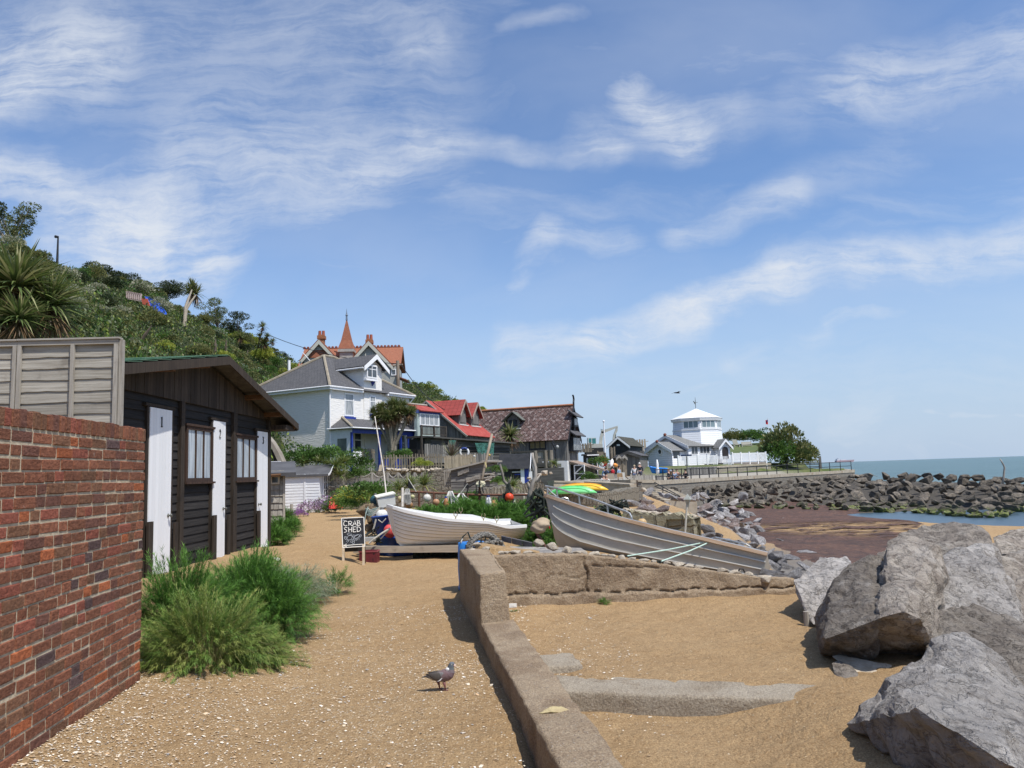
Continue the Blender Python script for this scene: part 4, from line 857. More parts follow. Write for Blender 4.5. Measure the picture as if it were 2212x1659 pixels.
# ================= boats =================
def hullpts(L,beam,sheer,keel,flare,nst=26,nb=9,mode='clinker',bowfull=2.2,tr=.8,rake=.12):
 """port half sections from gunwale to keel; returns list of rings (x,y,z) for y>=0"""
 S_=[]
 for i in range(nst+1):
  s=i/nst; b=beam*(1-(1-s)**bowfull)**.62*(1-(1-tr)*max(0,(s-.55)/.45)**2) if s>0 else 0.0
  zt=float(np.interp(s,[a for a,_ in sheer],[c for _,c in sheer])); zk=float(np.interp(s,[a for a,_ in keel],[c for _,c in keel]))
  ring=[]
  for j in range(nb+1):
   q=j/nb
   if mode=='clinker': y=b*(math.cos(q*PI/2)**.62) ; z=zt+(zk-zt)*(q**.92)*1.0; z=zt+(zk-zt)*(1-(1-q)**1.0)**1.25
   else:
    if q<.6: k=q/.6; y=b*(1-flare*k); z=zt+(zk-zt)*.62*k
    else: k=(q-.6)/.4; y=b*(1-flare)*(1-k); z=zt+(zk-zt)*(.62+.38*k)
   x=s*L+rake*L*(1-s)**6*(q**1.5)*1.0
   ring.append((x,y,z))
  S_.append(ring)
 return S_
def smooth_interp(S_): return S_
def hullmesh(name,S_,m,lap=.008,parent=None,inner=True,th=.02,smooth=False):
 mb=MB(); nb=len(S_[0])-1
 for sg in(1,-1):
  for j in range(nb):
   for i in range(len(S_)-1):
    a=S_[i][j]; b=S_[i+1][j]; c=S_[i+1][j+1]; d=S_[i][j+1]; o=lap
    def P(p,e): return (p[0],sg*(p[1]+(e if p[1]>0.001 else 0)),p[2])
    q=[P(a,0),P(b,0),P(c,o),P(d,o)];
    if sg<0: q=q[::-1]
    mb.face(q)
    if lap and j<nb-1:
     q=[P(d,o),P(c,o),P(c,0),P(d,0)]; mb.face(q if sg>0 else q[::-1])
 L=S_[-1]; pts=[(p[0],p[1],p[2]) for p in L]+[(p[0],-p[1],p[2]) for p in L[::-1][1:]]; mb.face(pts)
 if inner:
  for sg in(1,-1):
   for i in range(len(S_)-1):
    for j in range(nb):
     k=lambda p:(min(max(p[0],.03),L[0][0]-.02),sg*max(p[1]-th,0),p[2]+ (th if j>=nb-1 else 0)); q=[k(S_[i][j]),k(S_[i][j+1]),k(S_[i+1][j+1]),k(S_[i+1][j])]; mb.face(q if sg>0 else q[::-1])
 return mb.build(name,m,parent,smooth)
def strip(name,S_,j,w,h,m,parent,out=.0,dz=0,s0=0,s1=None,near=(1,-1),bow=True):
 mb=MB()
 for sg in near:
  R_=[]
  for i,ring in enumerate(S_[s0:s1]):
   p=ring[j]; y=p[1]+out; R_.append([Vector((p[0],sg*(y-w*.5),p[2]-h/2+dz)),Vector((p[0],sg*(y+w*.5),p[2]-h/2+dz)),Vector((p[0],sg*(y+w*.5),p[2]+h/2+dz)),Vector((p[0],sg*(y-w*.5),p[2]+h/2+dz))])
  mb.loft(R_)
 return mb.build(name,m,parent)
GEL=mat('white_gelcoat',(.80,.79,.75),(.74,.71,.64),scale=2,rough=.28,spec=.5,c3=(.55,.47,.36),s3=3,t3=(.62,.85),bump=.001,bscale=30)
def matrix_from(o,xa,ya):
 x=Vector(xa).normalized(); z=x.cross(Vector(ya)).normalized(); y=z.cross(x); M_=Matrix((x,y,z)).transposed().to_4x4(); M_.translation=o; return M_
def rowboat():
 bow=atY(835,1092,15.0); L=3.05; st=atY(1119,1133,15.8); ax=(st-bow); ax.z=0; ax.normalize(); L=(Vector((st.x,st.y,0))-Vector((bow.x,bow.y,0))).length
 up=Vector((0,0,1)); ya=up.cross(ax); ya=(ya+Vector((0,0,.06))).normalized()
 r=thing('rowing_boat','white clinker-sided rowing boat resting on a timber beam','boat'); r.matrix_world=matrix_from(Vector((bow.x,bow.y,0.22)),ax,ya)
 zb=bow.z-.22; zs=atY(1135,1128,15.9).z-.22; zm=atY(985,1124,15.2).z-.22
 sh=[(0,zb),(.12,zb-.10),(.25,zb-.18),(.4,zb-.265),(.55,zm+.03),(.7,zm-.01),(.85,zs+.0),(1,zs)]
 kl=[(0,zb-.5),(.03,.12),(.08,.05),(.16,.015),(.3,.0),(.6,.0),(.85,.02),(.97,.05),(1,.06)]
 S_=hullpts(L,.62,sh,kl,0,30,10,'clinker',2.0,.84,.045)
 h=hullmesh('hull',S_,GEL,.016,r)
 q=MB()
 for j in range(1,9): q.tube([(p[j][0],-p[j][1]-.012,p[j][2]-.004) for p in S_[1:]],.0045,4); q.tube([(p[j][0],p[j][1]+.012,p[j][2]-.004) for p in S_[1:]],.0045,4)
 q.build('strake_shade_lines',mat('lap_shade',(.30,.25,.19),rough=.8),r)  # dark tubes painting in the thin shade line under each plank lap
 strip('gunwale',S_,0,.055,.055,painted('gunwale_white',(.84,.84,.82),(.6,.55,.45),.15,rough=.3),r,.005)
 k=MB(); k.tube([(p[0]-.004,0,p[2]) for p in S_[0]]+[(p[-1][0],0,p[-1][2]-.006) for p in S_[2::3]],.016,6); k.build('keel',GEL,r)
 for x in(.32,.62): q=MB(); bb=S_[int(x*30)][0][1]*.80; q.box(L*x-.11,L*x+.11,-bb,bb,zm-.11,zm-.08); q.build('thwart',woodmat('varnish',(.28,.18,.09),(.36,.25,.14),grain=(30,3,30)),r)
 q=MB(); q.box(L-.35,L-.04,-.40,.40,zs-.10,zs-.07); q.build('stern_seat',mat('grey_plastic',(.2,.2,.19),rough=.6),r)
 for x,sg in((.48,-1),(.60,1),(.72,1),(.68,-1),(.77,-1)):
  if x in(.72,): continue
  i=int(x*30); p=S_[i][0]; q=MB(); y=sg*(p[1]-.01); z=p[2]+.03; q.cyl((p[0],y,z-.01),.012,.05,8)
  for s in(-1,1): q.tube([(p[0],y,z+.03),(p[0]+s*.03,y,z+.06),(p[0]+s*.035,y,z+.10),(p[0]+s*.02,y,z+.135)],[.007,.008,.008,.006],6)
  q.build('rowlock',mat('brass',(.45,.38,.22),rough=.35,metal=.8),r)
 q=MB(); p=S_[4][1]; q.tube([(p[0],-p[1]-.012,p[2]),(p[0]+.05,-p[1]-.02,p[2]-.015),(p[0]+.10,-p[1]-.02,p[2]-.03)],.006,5); q.build('bow_ring',METAL,r)
rowboat()
def f_alu(t,b):
 o=t.new('ShaderNodeTexCoord').outputs['Object']; n=t.noise(t.scale(o,1,3,3),3,6,.7); col=t.mix(t.ramp(n,.35,.7),(.40,.37,.305),(.48,.445,.375)); col=t.mix(t.ramp(t.noise(t.scale(o,4,4,.8),4,5,.7),.6,.75,0,.5),col,(.25,.23,.19))
 t.put(b.inputs['Base Color'],col); b.inputs['Roughness'].default_value=.55; b.inputs['Metallic'].default_value=.08; bumpto(t,b,t.noise(o,3,3),.01)
ALU=nodemat('aluminium_grey',f_alu); RAILM=mat('rail_metal',(.52,.52,.50),(.40,.39,.37),scale=20,rough=.35,metal=.7)
def aluboat():
 bow=atY(1176,1071,12.1); sn=atY(1637,1196,10.35); ax0=(sn-bow)
 L=3.42; half=.58
 nrm=Vector((ax0.y,-ax0.x,0)).normalized();
 if nrm.y<0: nrm=-nrm
 heel=-.30
 ya=(nrm+Vector((0,0,heel))).normalized(); st=sn+ya*half*.92; ax=(st-bow); L=ax.length; nrm=Vector((-ax.y,ax.x,0)).normalized(); ya=(nrm+Vector((0,0,heel))).normalized()
 r=thing('dinghy','grey aluminium dinghy with ribbed sides and tubular rail propped on the stone terrace','boat'); r.matrix_world=matrix_from(bow,ax,ya); Mi=r.matrix_world.inverted()
 sh=[(0,0),(.1,-.035),(.25,-.075),(.4,-.085),(.6,-.07),(.8,-.035),(1,0)]
 kl=[(0,-.08),(.05,-.26),(.1,-.42),(.16,-.52),(.25,-.60),(.4,-.62),(.6,-.58),(.8,-.50),(1,-.42)]
 kl=[(0,-.10),(.035,-.36),(.07,-.55),(.11,-.68),(.16,-.76),(.25,-.82),(.4,-.80),(.6,-.70),(.8,-.58),(1,-.47)]
 S_=hullpts(L,half,sh,kl,.18,40,10,'v',2.6,.94,.05)
 hullmesh('hull',S_,ALU,0,r,True,.015,False)
 strip('gunwale',S_,0,.05,.045,woodmat('gunwale_timber',(.36,.24,.15),(.48,.35,.24),grain=(2,30,30)),r,.012)
 strip('gunwale_cap',S_,0,.03,.012,mat('alu_bright',(.6,.6,.57),rough=.4,metal=.5),r,.0,.03)
 for j in(2,4,6): strip('hull_rib',S_,j,.024,.015,mat('alu_rib',(.55,.52,.455),rough=.5,metal=.1),r,.014,0,3)
 def loc(x,y,Y): return Mi@atY(x,y,Y)
 Ys=lambda x: 12.1+(10.35-12.1)*(x-1176)/(1637-1176)
 q=MB(); top=[(1178,1050),(1205,1055),(1250,1069),(1291,1082),(1330,1097),(1352,1105),(1360,1109),(1364,1117),(1365,1126)]
 q.tube([loc(x,y,Ys(x)+.03) for x,y in top],.016,8)
 q.build('rail',RAILM,r)
 for (x,y0,y1) in((1181,1051,1073),(1202,1055,1079),(1250,1069,1096),(1311,1090,1112)): q=MB(); q.tube([loc(x,y0,Ys(x)+.03),loc(x+3,y1,Ys(x)+.03)],.014,8); q.build('rail_post',RAILM,r)
 q=MB(); q.tube([loc(x,y,12.5) for x,y in((1178,1050),(1190,1063),(1212,1080))],.013,8); q.build('rail_stay',RAILM,r)
 q=MB(); q.tube([loc(x,y,12.35) for x,y in((1212,1080),(1214,1076),(1220,1075),(1226,1077),(1229,1083))],.012,8); q.build('bow_hoop',RAILM,r)
 q=MB(); q.tube([loc(x,y,Ys(x)+.02) for x,y in((1534,1170),(1538,1163),(1545,1161),(1580,1168),(1612,1176),(1619,1180),(1623,1190))],.013,8); q.build('stern_rail',RAILM,r)
 q=MB(); q.tube([loc(1580,1169,Ys(1580)+.02),loc(1579,1181,Ys(1580)+.02)],.011,8); q.build('rail_post',RAILM,r)
 for s in(.3,.62,.86): q=MB(); i=int(s*40); p=S_[i][0]; q.box(p[0]-.13,p[0]+.13,-p[1]*.72,p[1]*.72,p[2]-.20,p[2]-.17); q.build('thwart',mat('alu_seat',(.5,.5,.47),rough=.5,metal=.3),r)
 rope=mat('green_rope',(.40,.58,.48),(.55,.66,.58),scale=90,rough=.9)
 R_=thing('mooring_rope','pale green rope looped from the stern rail of the grey boat down to the wall','rope');
 q=MB(); q.tube([atY(1535.6,1168.6,10.62),atY(1500,1176,10.55),atY(1440,1188,10.4),atY(1355,1201,10.0)],.009,6); q.build('rope_line',rope,R_)
 q=MB(); q.tube([atY(1535.6,1169.6,10.6),atY(1490,1190,10.3),atY(1427,1213,9.95)],.009,6); q.build('rope_line',rope,R_)
 q=MB(); rg=random.Random(1)
 q.tube([atY(1424+4*math.cos(i*1.1),1214+3*math.sin(i*1.7),9.93+.02*math.sin(i)) for i in range(12)],.01,5); q.build('rope_knot',mat('dark_rope',(.03,.035,.03),rough=.9),R_)
 q=MB(); q.tube([atY(1594,1236,9.93),atY(1598,1229,9.93),atY(1605,1229,9.93),atY(1609,1237,9.93)],.011,8); tag(q.build('iron_ring',mat('dark_iron',(.03,.027,.025),rough=.7),None),'black iron hoop fixed on the low end of the cracked wall','ring')
aluboat()
# ================= gear round the boats =================
NETD=mat('dark_net',(.02,.028,.024),(.04,.05,.04),scale=30,rough=.95,bump=.01,bscale=80)
ROPEW=mat('pale_rope',(.55,.53,.46),(.40,.38,.32),scale=60,rough=.95)
def single(mb,name,m,label,cat,group=None,smooth=False): return tag(mb.build(name,m,None,smooth),label,cat,group)
b0=atY(700+88,1177,15.1); b1=atY(1000,1190,15.3)
q=MB(); q.hexa([(-3.15,15.02,.17),(-.95,14.95,.12),(-3.12,15.16,.17),(-.92,15.1,.12),(-3.15,15.02,.29),(-.95,14.95,.25),(-3.12,15.16,.29),(-.92,15.1,.25)]); single(q,'timber_beam',woodmat('beam',(.30,.25,.19),(.42,.36,.28),grain=(1.5,20,20),dark=(.12,.09,.07)),'long grey timber beam carrying the white rowing boat','beam')
q=MB(); q.box(-1.12,-.98,14.9,15.2,-.02,.16); single(q,'timber_block',woodmat('beam',(.30,.25,.19),(.42,.36,.28)),'short timber block under the right end of the beam','block')
q=MB(); q.box(-1.5,-1.2,15.6,15.9,-.02,.30); single(q,'timber_block',woodmat('beam',(.30,.25,.19),(.42,.36,.28)),'dark timber chock beneath the middle of the white boat','block')
q=MB(); q.box(-2.05,-1.1,15.35,15.85,-.02,.17);
for i in range(9): q.ball((-1.98+i*.10,15.32,.09+.03*math.sin(i*2)),.05,8,5)
single(q,'net_bundle',NETD,'black bundle of netting lying in shadow under the white boat','net')
def tub(name,c,r0,r1,h,label,tilt=0,m=None):
 q=MB(); q.lathe([(r0*.96,0),(r0,.02),(r1,h),(r1*1.05,h),(r1*1.05,h+.03),(r1*.97,h+.03),(r1*.95,h-.02),(r0*.9,.05)],28,(0,0,0)); o=q.build(name,m,None,True); o.location=c; o.rotation_euler=(0,tilt,0); return tag(o,label,'tub')
BLUEP=mat('blue_plastic',(.012,.06,.32),(.02,.09,.40),scale=3,rough=.35,spec=.5)
tub('tub',(-2.44,16.25,0),.44,.52,.36,'wide blue tub standing on the sand behind the boat bow',0,BLUEP)
t2=tub('tub',(-2.62,16.15,.38),.26,.33,.42,'taller blue tub stacked on the wider one at the bow',R(-7),BLUEP)
q=MB(); q.tube([(-2.80,15.80,.74),(-2.72,15.78,.68),(-2.64,15.78,.76)],.012,6); single(q,'short_rope',ROPEW,'white rope loop on the rim of the upper blue tub','rope')
def ballfloat(px,py,Y,r,c,label,name='buoy',sc=(1,1,1),eye=True,cat='buoy',group=None,rough=.45,c2=None):
 p=atY(px,py,Y); t=thing(name,label,cat,tuple(p),0,group); q=MB(); q.ball((0,0,0),r,18,12,None,sc); q.build('float_body',mat('float_%.2f_%.2f_%.2f'%c,c,c2 or tuple(x*.7 for x in c),scale=6,rough=rough,bump=.003,bscale=20),t,True)
 if eye: q=MB(); q.tube([(0,0,r*sc[2]*.95),(0,0,r*sc[2]*1.3)],[r*.35,r*.2],8); q.build('float_eye',mat('float_eye',(.1,.1,.1),rough=.6),t)
 return t
ballfloat(825,1114,16.0,.13,(.80,.80,.76),'white buoy lying in the top of the blue tub')
ballfloat(843,1147,15.75,.14,(.75,.10,.10),'pinkish red buoy wedged between the blue tub and the bow')
ballfloat(811,1081,17.0,.12,(.03,.10,.13),'dark teal ball float resting on the mound left of the fish box')
p=atY(834,1082,16.8); t=thing('fish_box','white polystyrene fish box tilted above the bow of the rowing boat','box',tuple(p),R(20)); q=MB(); q.hexa([(-.19,-.13,-.11),(.17,-.13,-.10),(-.18,.13,-.11),(.17,.13,-.1),(-.2,-.15,.10),(.19,-.14,.12),(-.19,.15,.11),(.19,.15,.12)]); q.build('box_body',painted('poly_white',(.74,.72,.62),(.45,.42,.32),.4,rough=.7),t)
q=MB(); q.box(-.21,.205,-.165,.165,.125,.15); q.build('lid',painted('poly_white',(.74,.72,.62)),t); t.rotation_euler=(R(6),R(-10),R(18))
q=MB(); p=atY(838,1110,16.8); q.cyl((p.x,p.y,0),.03,1.05,8); single(q,'stake',DARKV,'dark stake holding up the white fish box','stake')
potm=mat('brown_pot',(.14,.10,.06),(.24,.18,.11),scale=6,rough=.9,bump=.02,bscale=20)
for i,(x,y,Y,r,l) in enumerate([(803,1098,16.7,.17,'brown stone at the top of the rope-draped mound'),(805,1122,16.4,.17,'brown rounded stone halfway up the mound beside the tub'),(800,1142,16.2,.19,'brown stone low in the mound with rope across it'),(798,1105,17,.3,'dark rock at the back of the mound')]):
 o=mkobj('stone',ck[i],None,atY(x,y,Y),i*1.3,(r*1.1,r,r*1.1)); o.data=ck[i].copy(); o.data.materials.clear(); o.data.materials.append(potm); tag(o,l,'stone')
for i in range(2):
 q=MB(); rg=random.Random(i+3)
 for k in range(9): q.tube([atY(791+rg.uniform(-3,3)+i*6,1098+k*1.0,16.25)]+[atY(791+i*7+j*4+rg.uniform(-2,2),1100+k*1.2+4*math.sin(j*.8)+rg.uniform(-1.5,1.5),16.0) for j in range(1,7)]+[atY(815+i*3,1100+k,16.2)],.010,5)
 single(q,'rope_coil',ROPEW if i else mat('teal_rope',(.16,.22,.20),(.3,.36,.32),scale=50,rough=.9),['grey-green rope draped over the top of the mound','pale rope wound round the stones beside the tub'][i],'rope')
q=MB(); q.tube([atY(795,1095,16.1),atY(790,1110,15.95),atY(787,1130,15.9),atY(785,1146,15.9)],.011,6); single(q,'hanging_rope',mat('teal_rope',(.16,.22,.20)),'teal rope hanging down the left side of the mound','rope')
q=MB(); q.tube([atY(812,1122,15.7),atY(809,1135,15.7),atY(805,1147,15.7)],.018,6); single(q,'stick',ROPEW,'pale stick leaning against the brown stones of the mound','stick')
q=MB(); q.tube([atY(843,1141,15.0),atY(825,1152,14.95),atY(808,1164,14.9),atY(797,1174,14.9)],.018,8); single(q,'oar_shaft',ROPEW,'pale wooden shaft slanting down from the bow of the white boat','oar')
q=MB(); q.tube([atY(843,1142,15.02),atY(832,1153,15.0),atY(822,1164,15.0)],.012,8); single(q,'bow_line',ROPEW,'pale rope from the bow ending above the timber beam','rope')
q=MB();
for k in range(26):
 rg=random.Random(k); a=atY(790+rg.uniform(0,24),1158+rg.uniform(-10,8),15.5); q.tube([a,a+Vector((rg.uniform(-.15,.15),rg.uniform(-.1,.1),rg.uniform(-.08,.1))),a+Vector((rg.uniform(-.2,.2),rg.uniform(-.1,.1),rg.uniform(-.12,.02)))],.013,5)
single(q,'black_rope_heap',mat('dark_rope',(.03,.035,.03)),'tangle of black rope heaped beside the chalkboard','rope')
q=MB(); p=atY(794,1163,15.3); q.box(p.x-.10,p.x+.14,p.y-.12,p.y+.12,p.z-.05,p.z+.02); single(q,'metal_tray',mat('alu_bright',(.6,.6,.57)),'small metal tray sitting on the end of the timber beam','tray')
q=MB()
for k in range(14): rg=random.Random(k+40); a=gp(770+rg.uniform(-8,10),1189+rg.uniform(-4,2)); q.tube([a,a+Vector((rg.uniform(-.1,.1),rg.uniform(-.1,.1),.1)),a+Vector((rg.uniform(-.2,.2),0,.01))],.014,5)
single(q,'net_scrap',NETD,'scrap of black netting on the sand behind the chalkboard legs','net')
p=gp(793,1203); t=thing('crate','dark red plastic crate on the sand behind the chalkboard','crate',(-2.80,14.82,0),R(-3)); q=MB(); w,d,h=.165,.12,.23
q.box(-w,w,-d,-d+.012,0,h); q.box(-w,w,d-.012,d,0,h); q.box(-w,-w+.012,-d+.012,d-.012,0,h); q.box(w-.012,w,-d+.012,d-.012,0,h); q.box(-w+.012,w-.012,-d+.012,d-.012,0,.012); q.build('crate_body',mat('red_plastic',(.16,.022,.03),(.11,.02,.025),scale=6,rough=.5),t)
q=MB(); q.box(-w-.01,w+.01,-d-.01,-d,h-.025,h); q.box(-w-.01,w+.01,d,d+.01,h-.025,h); q.box(-w-.01,-w,-d,d,h-.025,h); q.box(w,w+.01,-d,d,h-.025,h); q.build('rim',mat('red_rim',(.28,.07,.08),rough=.5),t)
q=MB(); q.box(.09,.10,-d-.004,-d,.03,.09); q.box(.10,.125,-d-.004,-d,.16,.19); q.build('slot',mat('dark_slot',(.02,.01,.01)),t)
t=thing('barrel','bright blue plastic barrel half hidden behind the raised concrete wall','barrel',(-.63,10.85,.0)); q=MB(); q.lathe([(.17,.0),(.20,.03),(.205,.06),(.19,.10),(.20,.30),(.195,.5),(.19,.66),(.175,.665)],24,(0,0,0)); q.build('barrel_body',mat('barrel_blue',(.02,.17,.50),(.03,.2,.56),scale=3,rough=.4),t,True)
q=MB(); q.tube([(-.16,-.05,.64),(-.12,-.03,.74),(-.05,0,.80),(0,0,.66)],.012,6); q.build('rope_tail',NETD,t); q=MB(); q.tube([(-.13,-.10,.60),(-.14,-.12,.68),(-.12,-.1,.72)],.010,6); q.build('rope_tail',ROPEW,t)
def ropepot():
 p=atY(1049,1183,10.6); t=thing('lobster_pot','lobster pot wrapped in thick twisted grey rope on the wall behind the corner stone','pot',tuple(p),R(10)); k=10.75/FPX
 hoop=[(-34,0),(-36,6),(-30,16),(-18,25),(-4,29),(8,28),(18,20),(28,8),(34,1)]
 RT=mat('tarred_rope',(.07,.066,.06),(.24,.225,.195),scale=40,rough=.95,bump=.01,bscale=70,lo=.4,hi=.55)
 def twist(path,r,name):
  q=MB(); P=[Vector(a) for a in path]; N=len(P)
  D=[]
  for i in range(N-1):
   for s in range(6): D.append(P[i].lerp(P[i+1],s/6))
  for ph in(0,PI):
   q.tube([d+Vector((math.cos(i*1.0+ph)*r*.6,math.sin(i*1.0+ph)*r*.6,math.sin(i*1.0+ph+1)*r*.5)) for i,d in enumerate(D)],r*.75,6)
  q.build(name,RT,t)
 twist([(x*k,-.16,y*k) for x,y in hoop],.028,'rope_strand'); twist([(x*k*.98,.12,y*k*.95) for x,y in hoop],.028,'rope_strand')
 rg=random.Random(4)
 for n in range(4):
  twist([((2+n*6+rg.uniform(-4,4)+math.cos(a)*13)*k,-.20+rg.uniform(-.03,.03),(8+math.sin(a)*8+rg.uniform(-2,2))*k) for a in [i*.9+n for i in range(8)]],.016,'rope_strand')
 q=MB(); rg=random.Random(5)
 for i in range(7):
  x=(-28+i*9)*k; q.tube([(x,-.14,0),(x+.01,0,(24-abs(i-3)*4)*k),(x,.12,0)],.006,5)
 for i in range(5): z=(4+i*4.5)*k; q.tube([((-30+i*3)*k,-.13,z),((28-i*3)*k,-.13,z)],.005,5)
 q.build('pot_netting',NETD,t)
 q=MB(); q.box(-.24,.24,-.16,.16,-.03,.0); q.build('pot_base',DARKV,t)
ropepot()
for i in range(3):
 q=MB(); a=atY(1083+i*22.5,1158+i*5,10.7); b=atY(1083+(i+1)*22.5-.8,1158+(i+1)*5,10.6); q.hexa([(a.x,a.y-.06,a.z-.065),(b.x,b.y-.06,b.z-.065),(a.x,a.y+.06,a.z-.065),(b.x,b.y+.06,b.z-.065),(a.x,a.y-.06,a.z+.005),(b.x,b.y-.06,b.z+.005),(a.x,a.y+.06,a.z+.005),(b.x,b.y+.06,b.z+.005)])
 single(q,'kerb_block',mat('slate_block',(.075,.068,.07),(.11,.10,.10),scale=9,rough=.8,bump=.004),['left','middle','right'][i]+' block of three dark tilted kerb blocks behind the rope pot','block')
q=MB(); q.hexa([(-.05,10.05,.45),(.9,10.05,.45),(-.1,10.9,.45),(.9,10.8,.45),(-.05,10.05,.58),(.9,10.05,.55),(-.1,10.5,.62),(.85,10.5,.57)]); single(q,'mortar_ramp',mat('rough_mortar',(.20,.19,.18),(.34,.31,.27),scale=7,rough=.95,bump=.03,bscale=25),'grey mortar ramp behind the top of the cracked wall','ramp')
def outboard():
 p=atY(1167,1136,10.9); t=thing('outboard_motor','outboard motor under a beige cloth cover on a rusty bracket','motor',tuple(p)); rg=random.Random(3)
 bm=bmesh.new(); bmesh.ops.create_icosphere(bm,subdivisions=4,radius=1)
 for v in bm.verts:
  c=v.co.copy(); a=math.atan2(c.z,c.x); f=1+.07*math.sin(c.z*7+c.x*5+math.sin(c.y*3)*2)+.05*mnoise.noise(c*2.3); v.co=Vector((c.x*.135*f,c.y*.12*f,c.z*.105*f+c.x*.03));
  if c.z<-.5: v.co.x*=.85
 me=bpy.data.meshes.new('cover'); bm.to_mesh(me); bm.free(); me.shade_smooth(); me.materials.append(mat('beige_cloth',(.33,.25,.165),(.41,.325,.225),scale=4,rough=.95,bump=.01,bscale=16)); mkobj('cover',me,t)
 RU=mat('rust',(.10,.045,.03),(.17,.08,.05),scale=14,rough=.9,bump=.004)
 q=MB(); q.tube([(-.05,0,-.10),(-.01,0,-.17),(.05,.0,-.27),(.08,0,-.33)],[.02,.022,.02,.016],8); q.build('bracket',RU,t)
 q=MB(); q.ball((.128,-.03,-.025),.02,8,6,None,(.5,1,1.2)); q.build('red_knob',mat('red_knob',(.5,.02,.02),rough=.4),t)
outboard()
# ================= green planting, rail with buoys =================
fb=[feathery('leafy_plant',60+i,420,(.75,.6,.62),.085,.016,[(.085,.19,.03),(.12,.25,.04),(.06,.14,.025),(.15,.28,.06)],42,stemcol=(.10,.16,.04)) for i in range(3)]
pl=[(880,17.8,1),(925,18.3,1.05),(970,17.9,1),(1012,18.4,1.1),(1055,17.8,1.02),(1098,18.2,1.05),(1138,17.6,1),(1180,17.2,1),(1220,16.6,.95),(905,19.4,.9),(990,19.9,1),(1075,19.7,.95),(1150,19.2,.9),(1195,15.4,.85),(1160,15.6,.8),(1235,15.2,.85),(1275,15.8,.9),(1330,16.2,.9),(1370,16.6,.8),(1300,17.5,1),(1215,14.2,.6),(1180,13.9,.55)]
for i,(x,Y,s) in enumerate(pl):
 p=atY(x,1100,Y); p.z=gz(p.x,Y)+.0 if Y>17 else gz(p.x,Y); o=mkobj('green_plant',fb[i%3],None,p,i*1.9,(s,s,s*(.78 if x<1160 else .8))); tag(o,'leafy bright green plant in the thicket between the two boats','plant','leafy green plants between the boats')
for i,(x,y,Y,s) in enumerate([(905,1048,24,.9),(930,1050,25,1),(985,1040,26,1.1),(1010,1046,25,1),(960,1046,26,.9),(1100,1052,30,.8)]):
 p=atY(x,y,Y); p.z=gz(p.x,Y)+.0; o=mkobj('green_plant',fb[i%3],None,p,i,s*.9); tag(o,'soft green plant growing behind the rail of buoys','plant','soft green plants behind the rail of buoys')
RY=19.3; RUST=mat('rust',(.10,.045,.03),(.17,.08,.05),scale=14,rough=.9,bump=.004)
t=thing('rusty_rail','rusty iron rail on stakes hung with buoys and ropes above the green plants','rail'); q=MB(); q.tube([atY(885,1062,RY),atY(960,1066,RY),atY(1040,1069,RY),(atY(1130,1069,RY)),atY(1170,1070,RY)],.028,8); q.build('rail_bar',RUST,t)
for x,y in((905,1064),(937,1064),(1010,1068),(1085,1069),(1140,1069)): q=MB(); p=atY(x,y,RY); q.tube([(p.x,p.y,.3),p],.03,7); q.build('stake',RUST,t)
for x,y,r,c,l in [(865,1077,.07,(.62,.52,.28),'cream float hanging at the left end beside the pole'),(891,1073,.055,(.62,.58,.30),'small pale yellow float hanging beside the rope hank'),(922.5,1076,.098,(.72,.69,.62),'big white round buoy hanging on the rusty rail'),(942,1085,.085,(.50,.27,.14),'terracotta coloured round float below the rail'),(884,1091,.09,(.42,.22,.09),'orange-brown float half sunk in the plants below the hank'),(1100,1074,.11,(.80,.08,.025),'bright orange-red round buoy wrapped in dark net')]:
 ballfloat(x,y,RY-.15,r,c,l)
def pear(px,py,Y,r,h,c,top,label,strp=None):
 p=atY(px,py,Y); t=thing('fender',label,'buoy',tuple(p)); q=MB(); q.lathe([(r*.15,h*.5),(r*.5,h*.42),(r*.75,h*.1),(r,-h*.2),(r*.85,-h*.42),(r*.3,-h*.5)],16); q.build('fender_body',mat('fender_%.2f_%.2f'%(c[0],c[1]),c,tuple(x*.75 for x in c),scale=5,rough=.5),t,True)
 q=MB(); q.tube([(0,0,h*.44),(0,0,h*.62)],[r*.55,r*.35],10); q.build('fender_eye',mat('fender_eye_%.2f'%top[2],top,rough=.5),t)
 if strp: q=MB(); q.tube([(r*.2,-r*.55,h*.4),(r*.25,-r*.8,h*.1),(r*.25,-r*1.01,-h*.2),(r*.2,-r*.9,-h*.4)],.012,6); q.build('stripe',mat('grey_stripe',(.3,.31,.36)),t)
pear(1055,1084,RY-.2,.085,.26,(.78,.78,.76),(.02,.025,.10),'white fender with a navy end hanging on the rail',True)
pear(1068.5,1090,RY-.2,.10,.28,(.55,.28,.10),(.03,.02,.03),'orange fender with a dark top hanging beside the white one')
pear(1077,1091,RY-.1,.07,.2,(.42,.2,.08),(.03,.02,.02),'smaller orange-brown fender behind the orange one')
pear(963.5,1085,RY-.15,.07,.24,(.45,.2,.08),(.015,.03,.22),'orange float with a blue top under a bunch of white rope')
def hank(px,py,Y,w,h,m,label,n=26,seed=1,spread=.4):
 q=MB(); rg=random.Random(seed); p=atY(px,py,Y); w*=Y/FPX; h*=Y/FPX
 for i in range(n):
  a=rg.uniform(-1,1); b=a*(1+spread)+rg.uniform(-.2,.2); q.tube([p+Vector((a*w*.25,rg.uniform(-.05,.05),0)),p+Vector((a*w*.5,-.06+rg.uniform(-.03,.03),-h*.35)),p+Vector((b*w*.5,-.05,-h*rg.uniform(.75,1)))],.0085,5)
 return single(q,'rope_hank',m,label,'rope')
hank(880,1056,RY-.2,13,34,mat('grey_rope',(.38,.37,.34),(.5,.49,.45),scale=60,rough=.95),'grey hank of rope hanging at the left of the rail',34,1,.1)
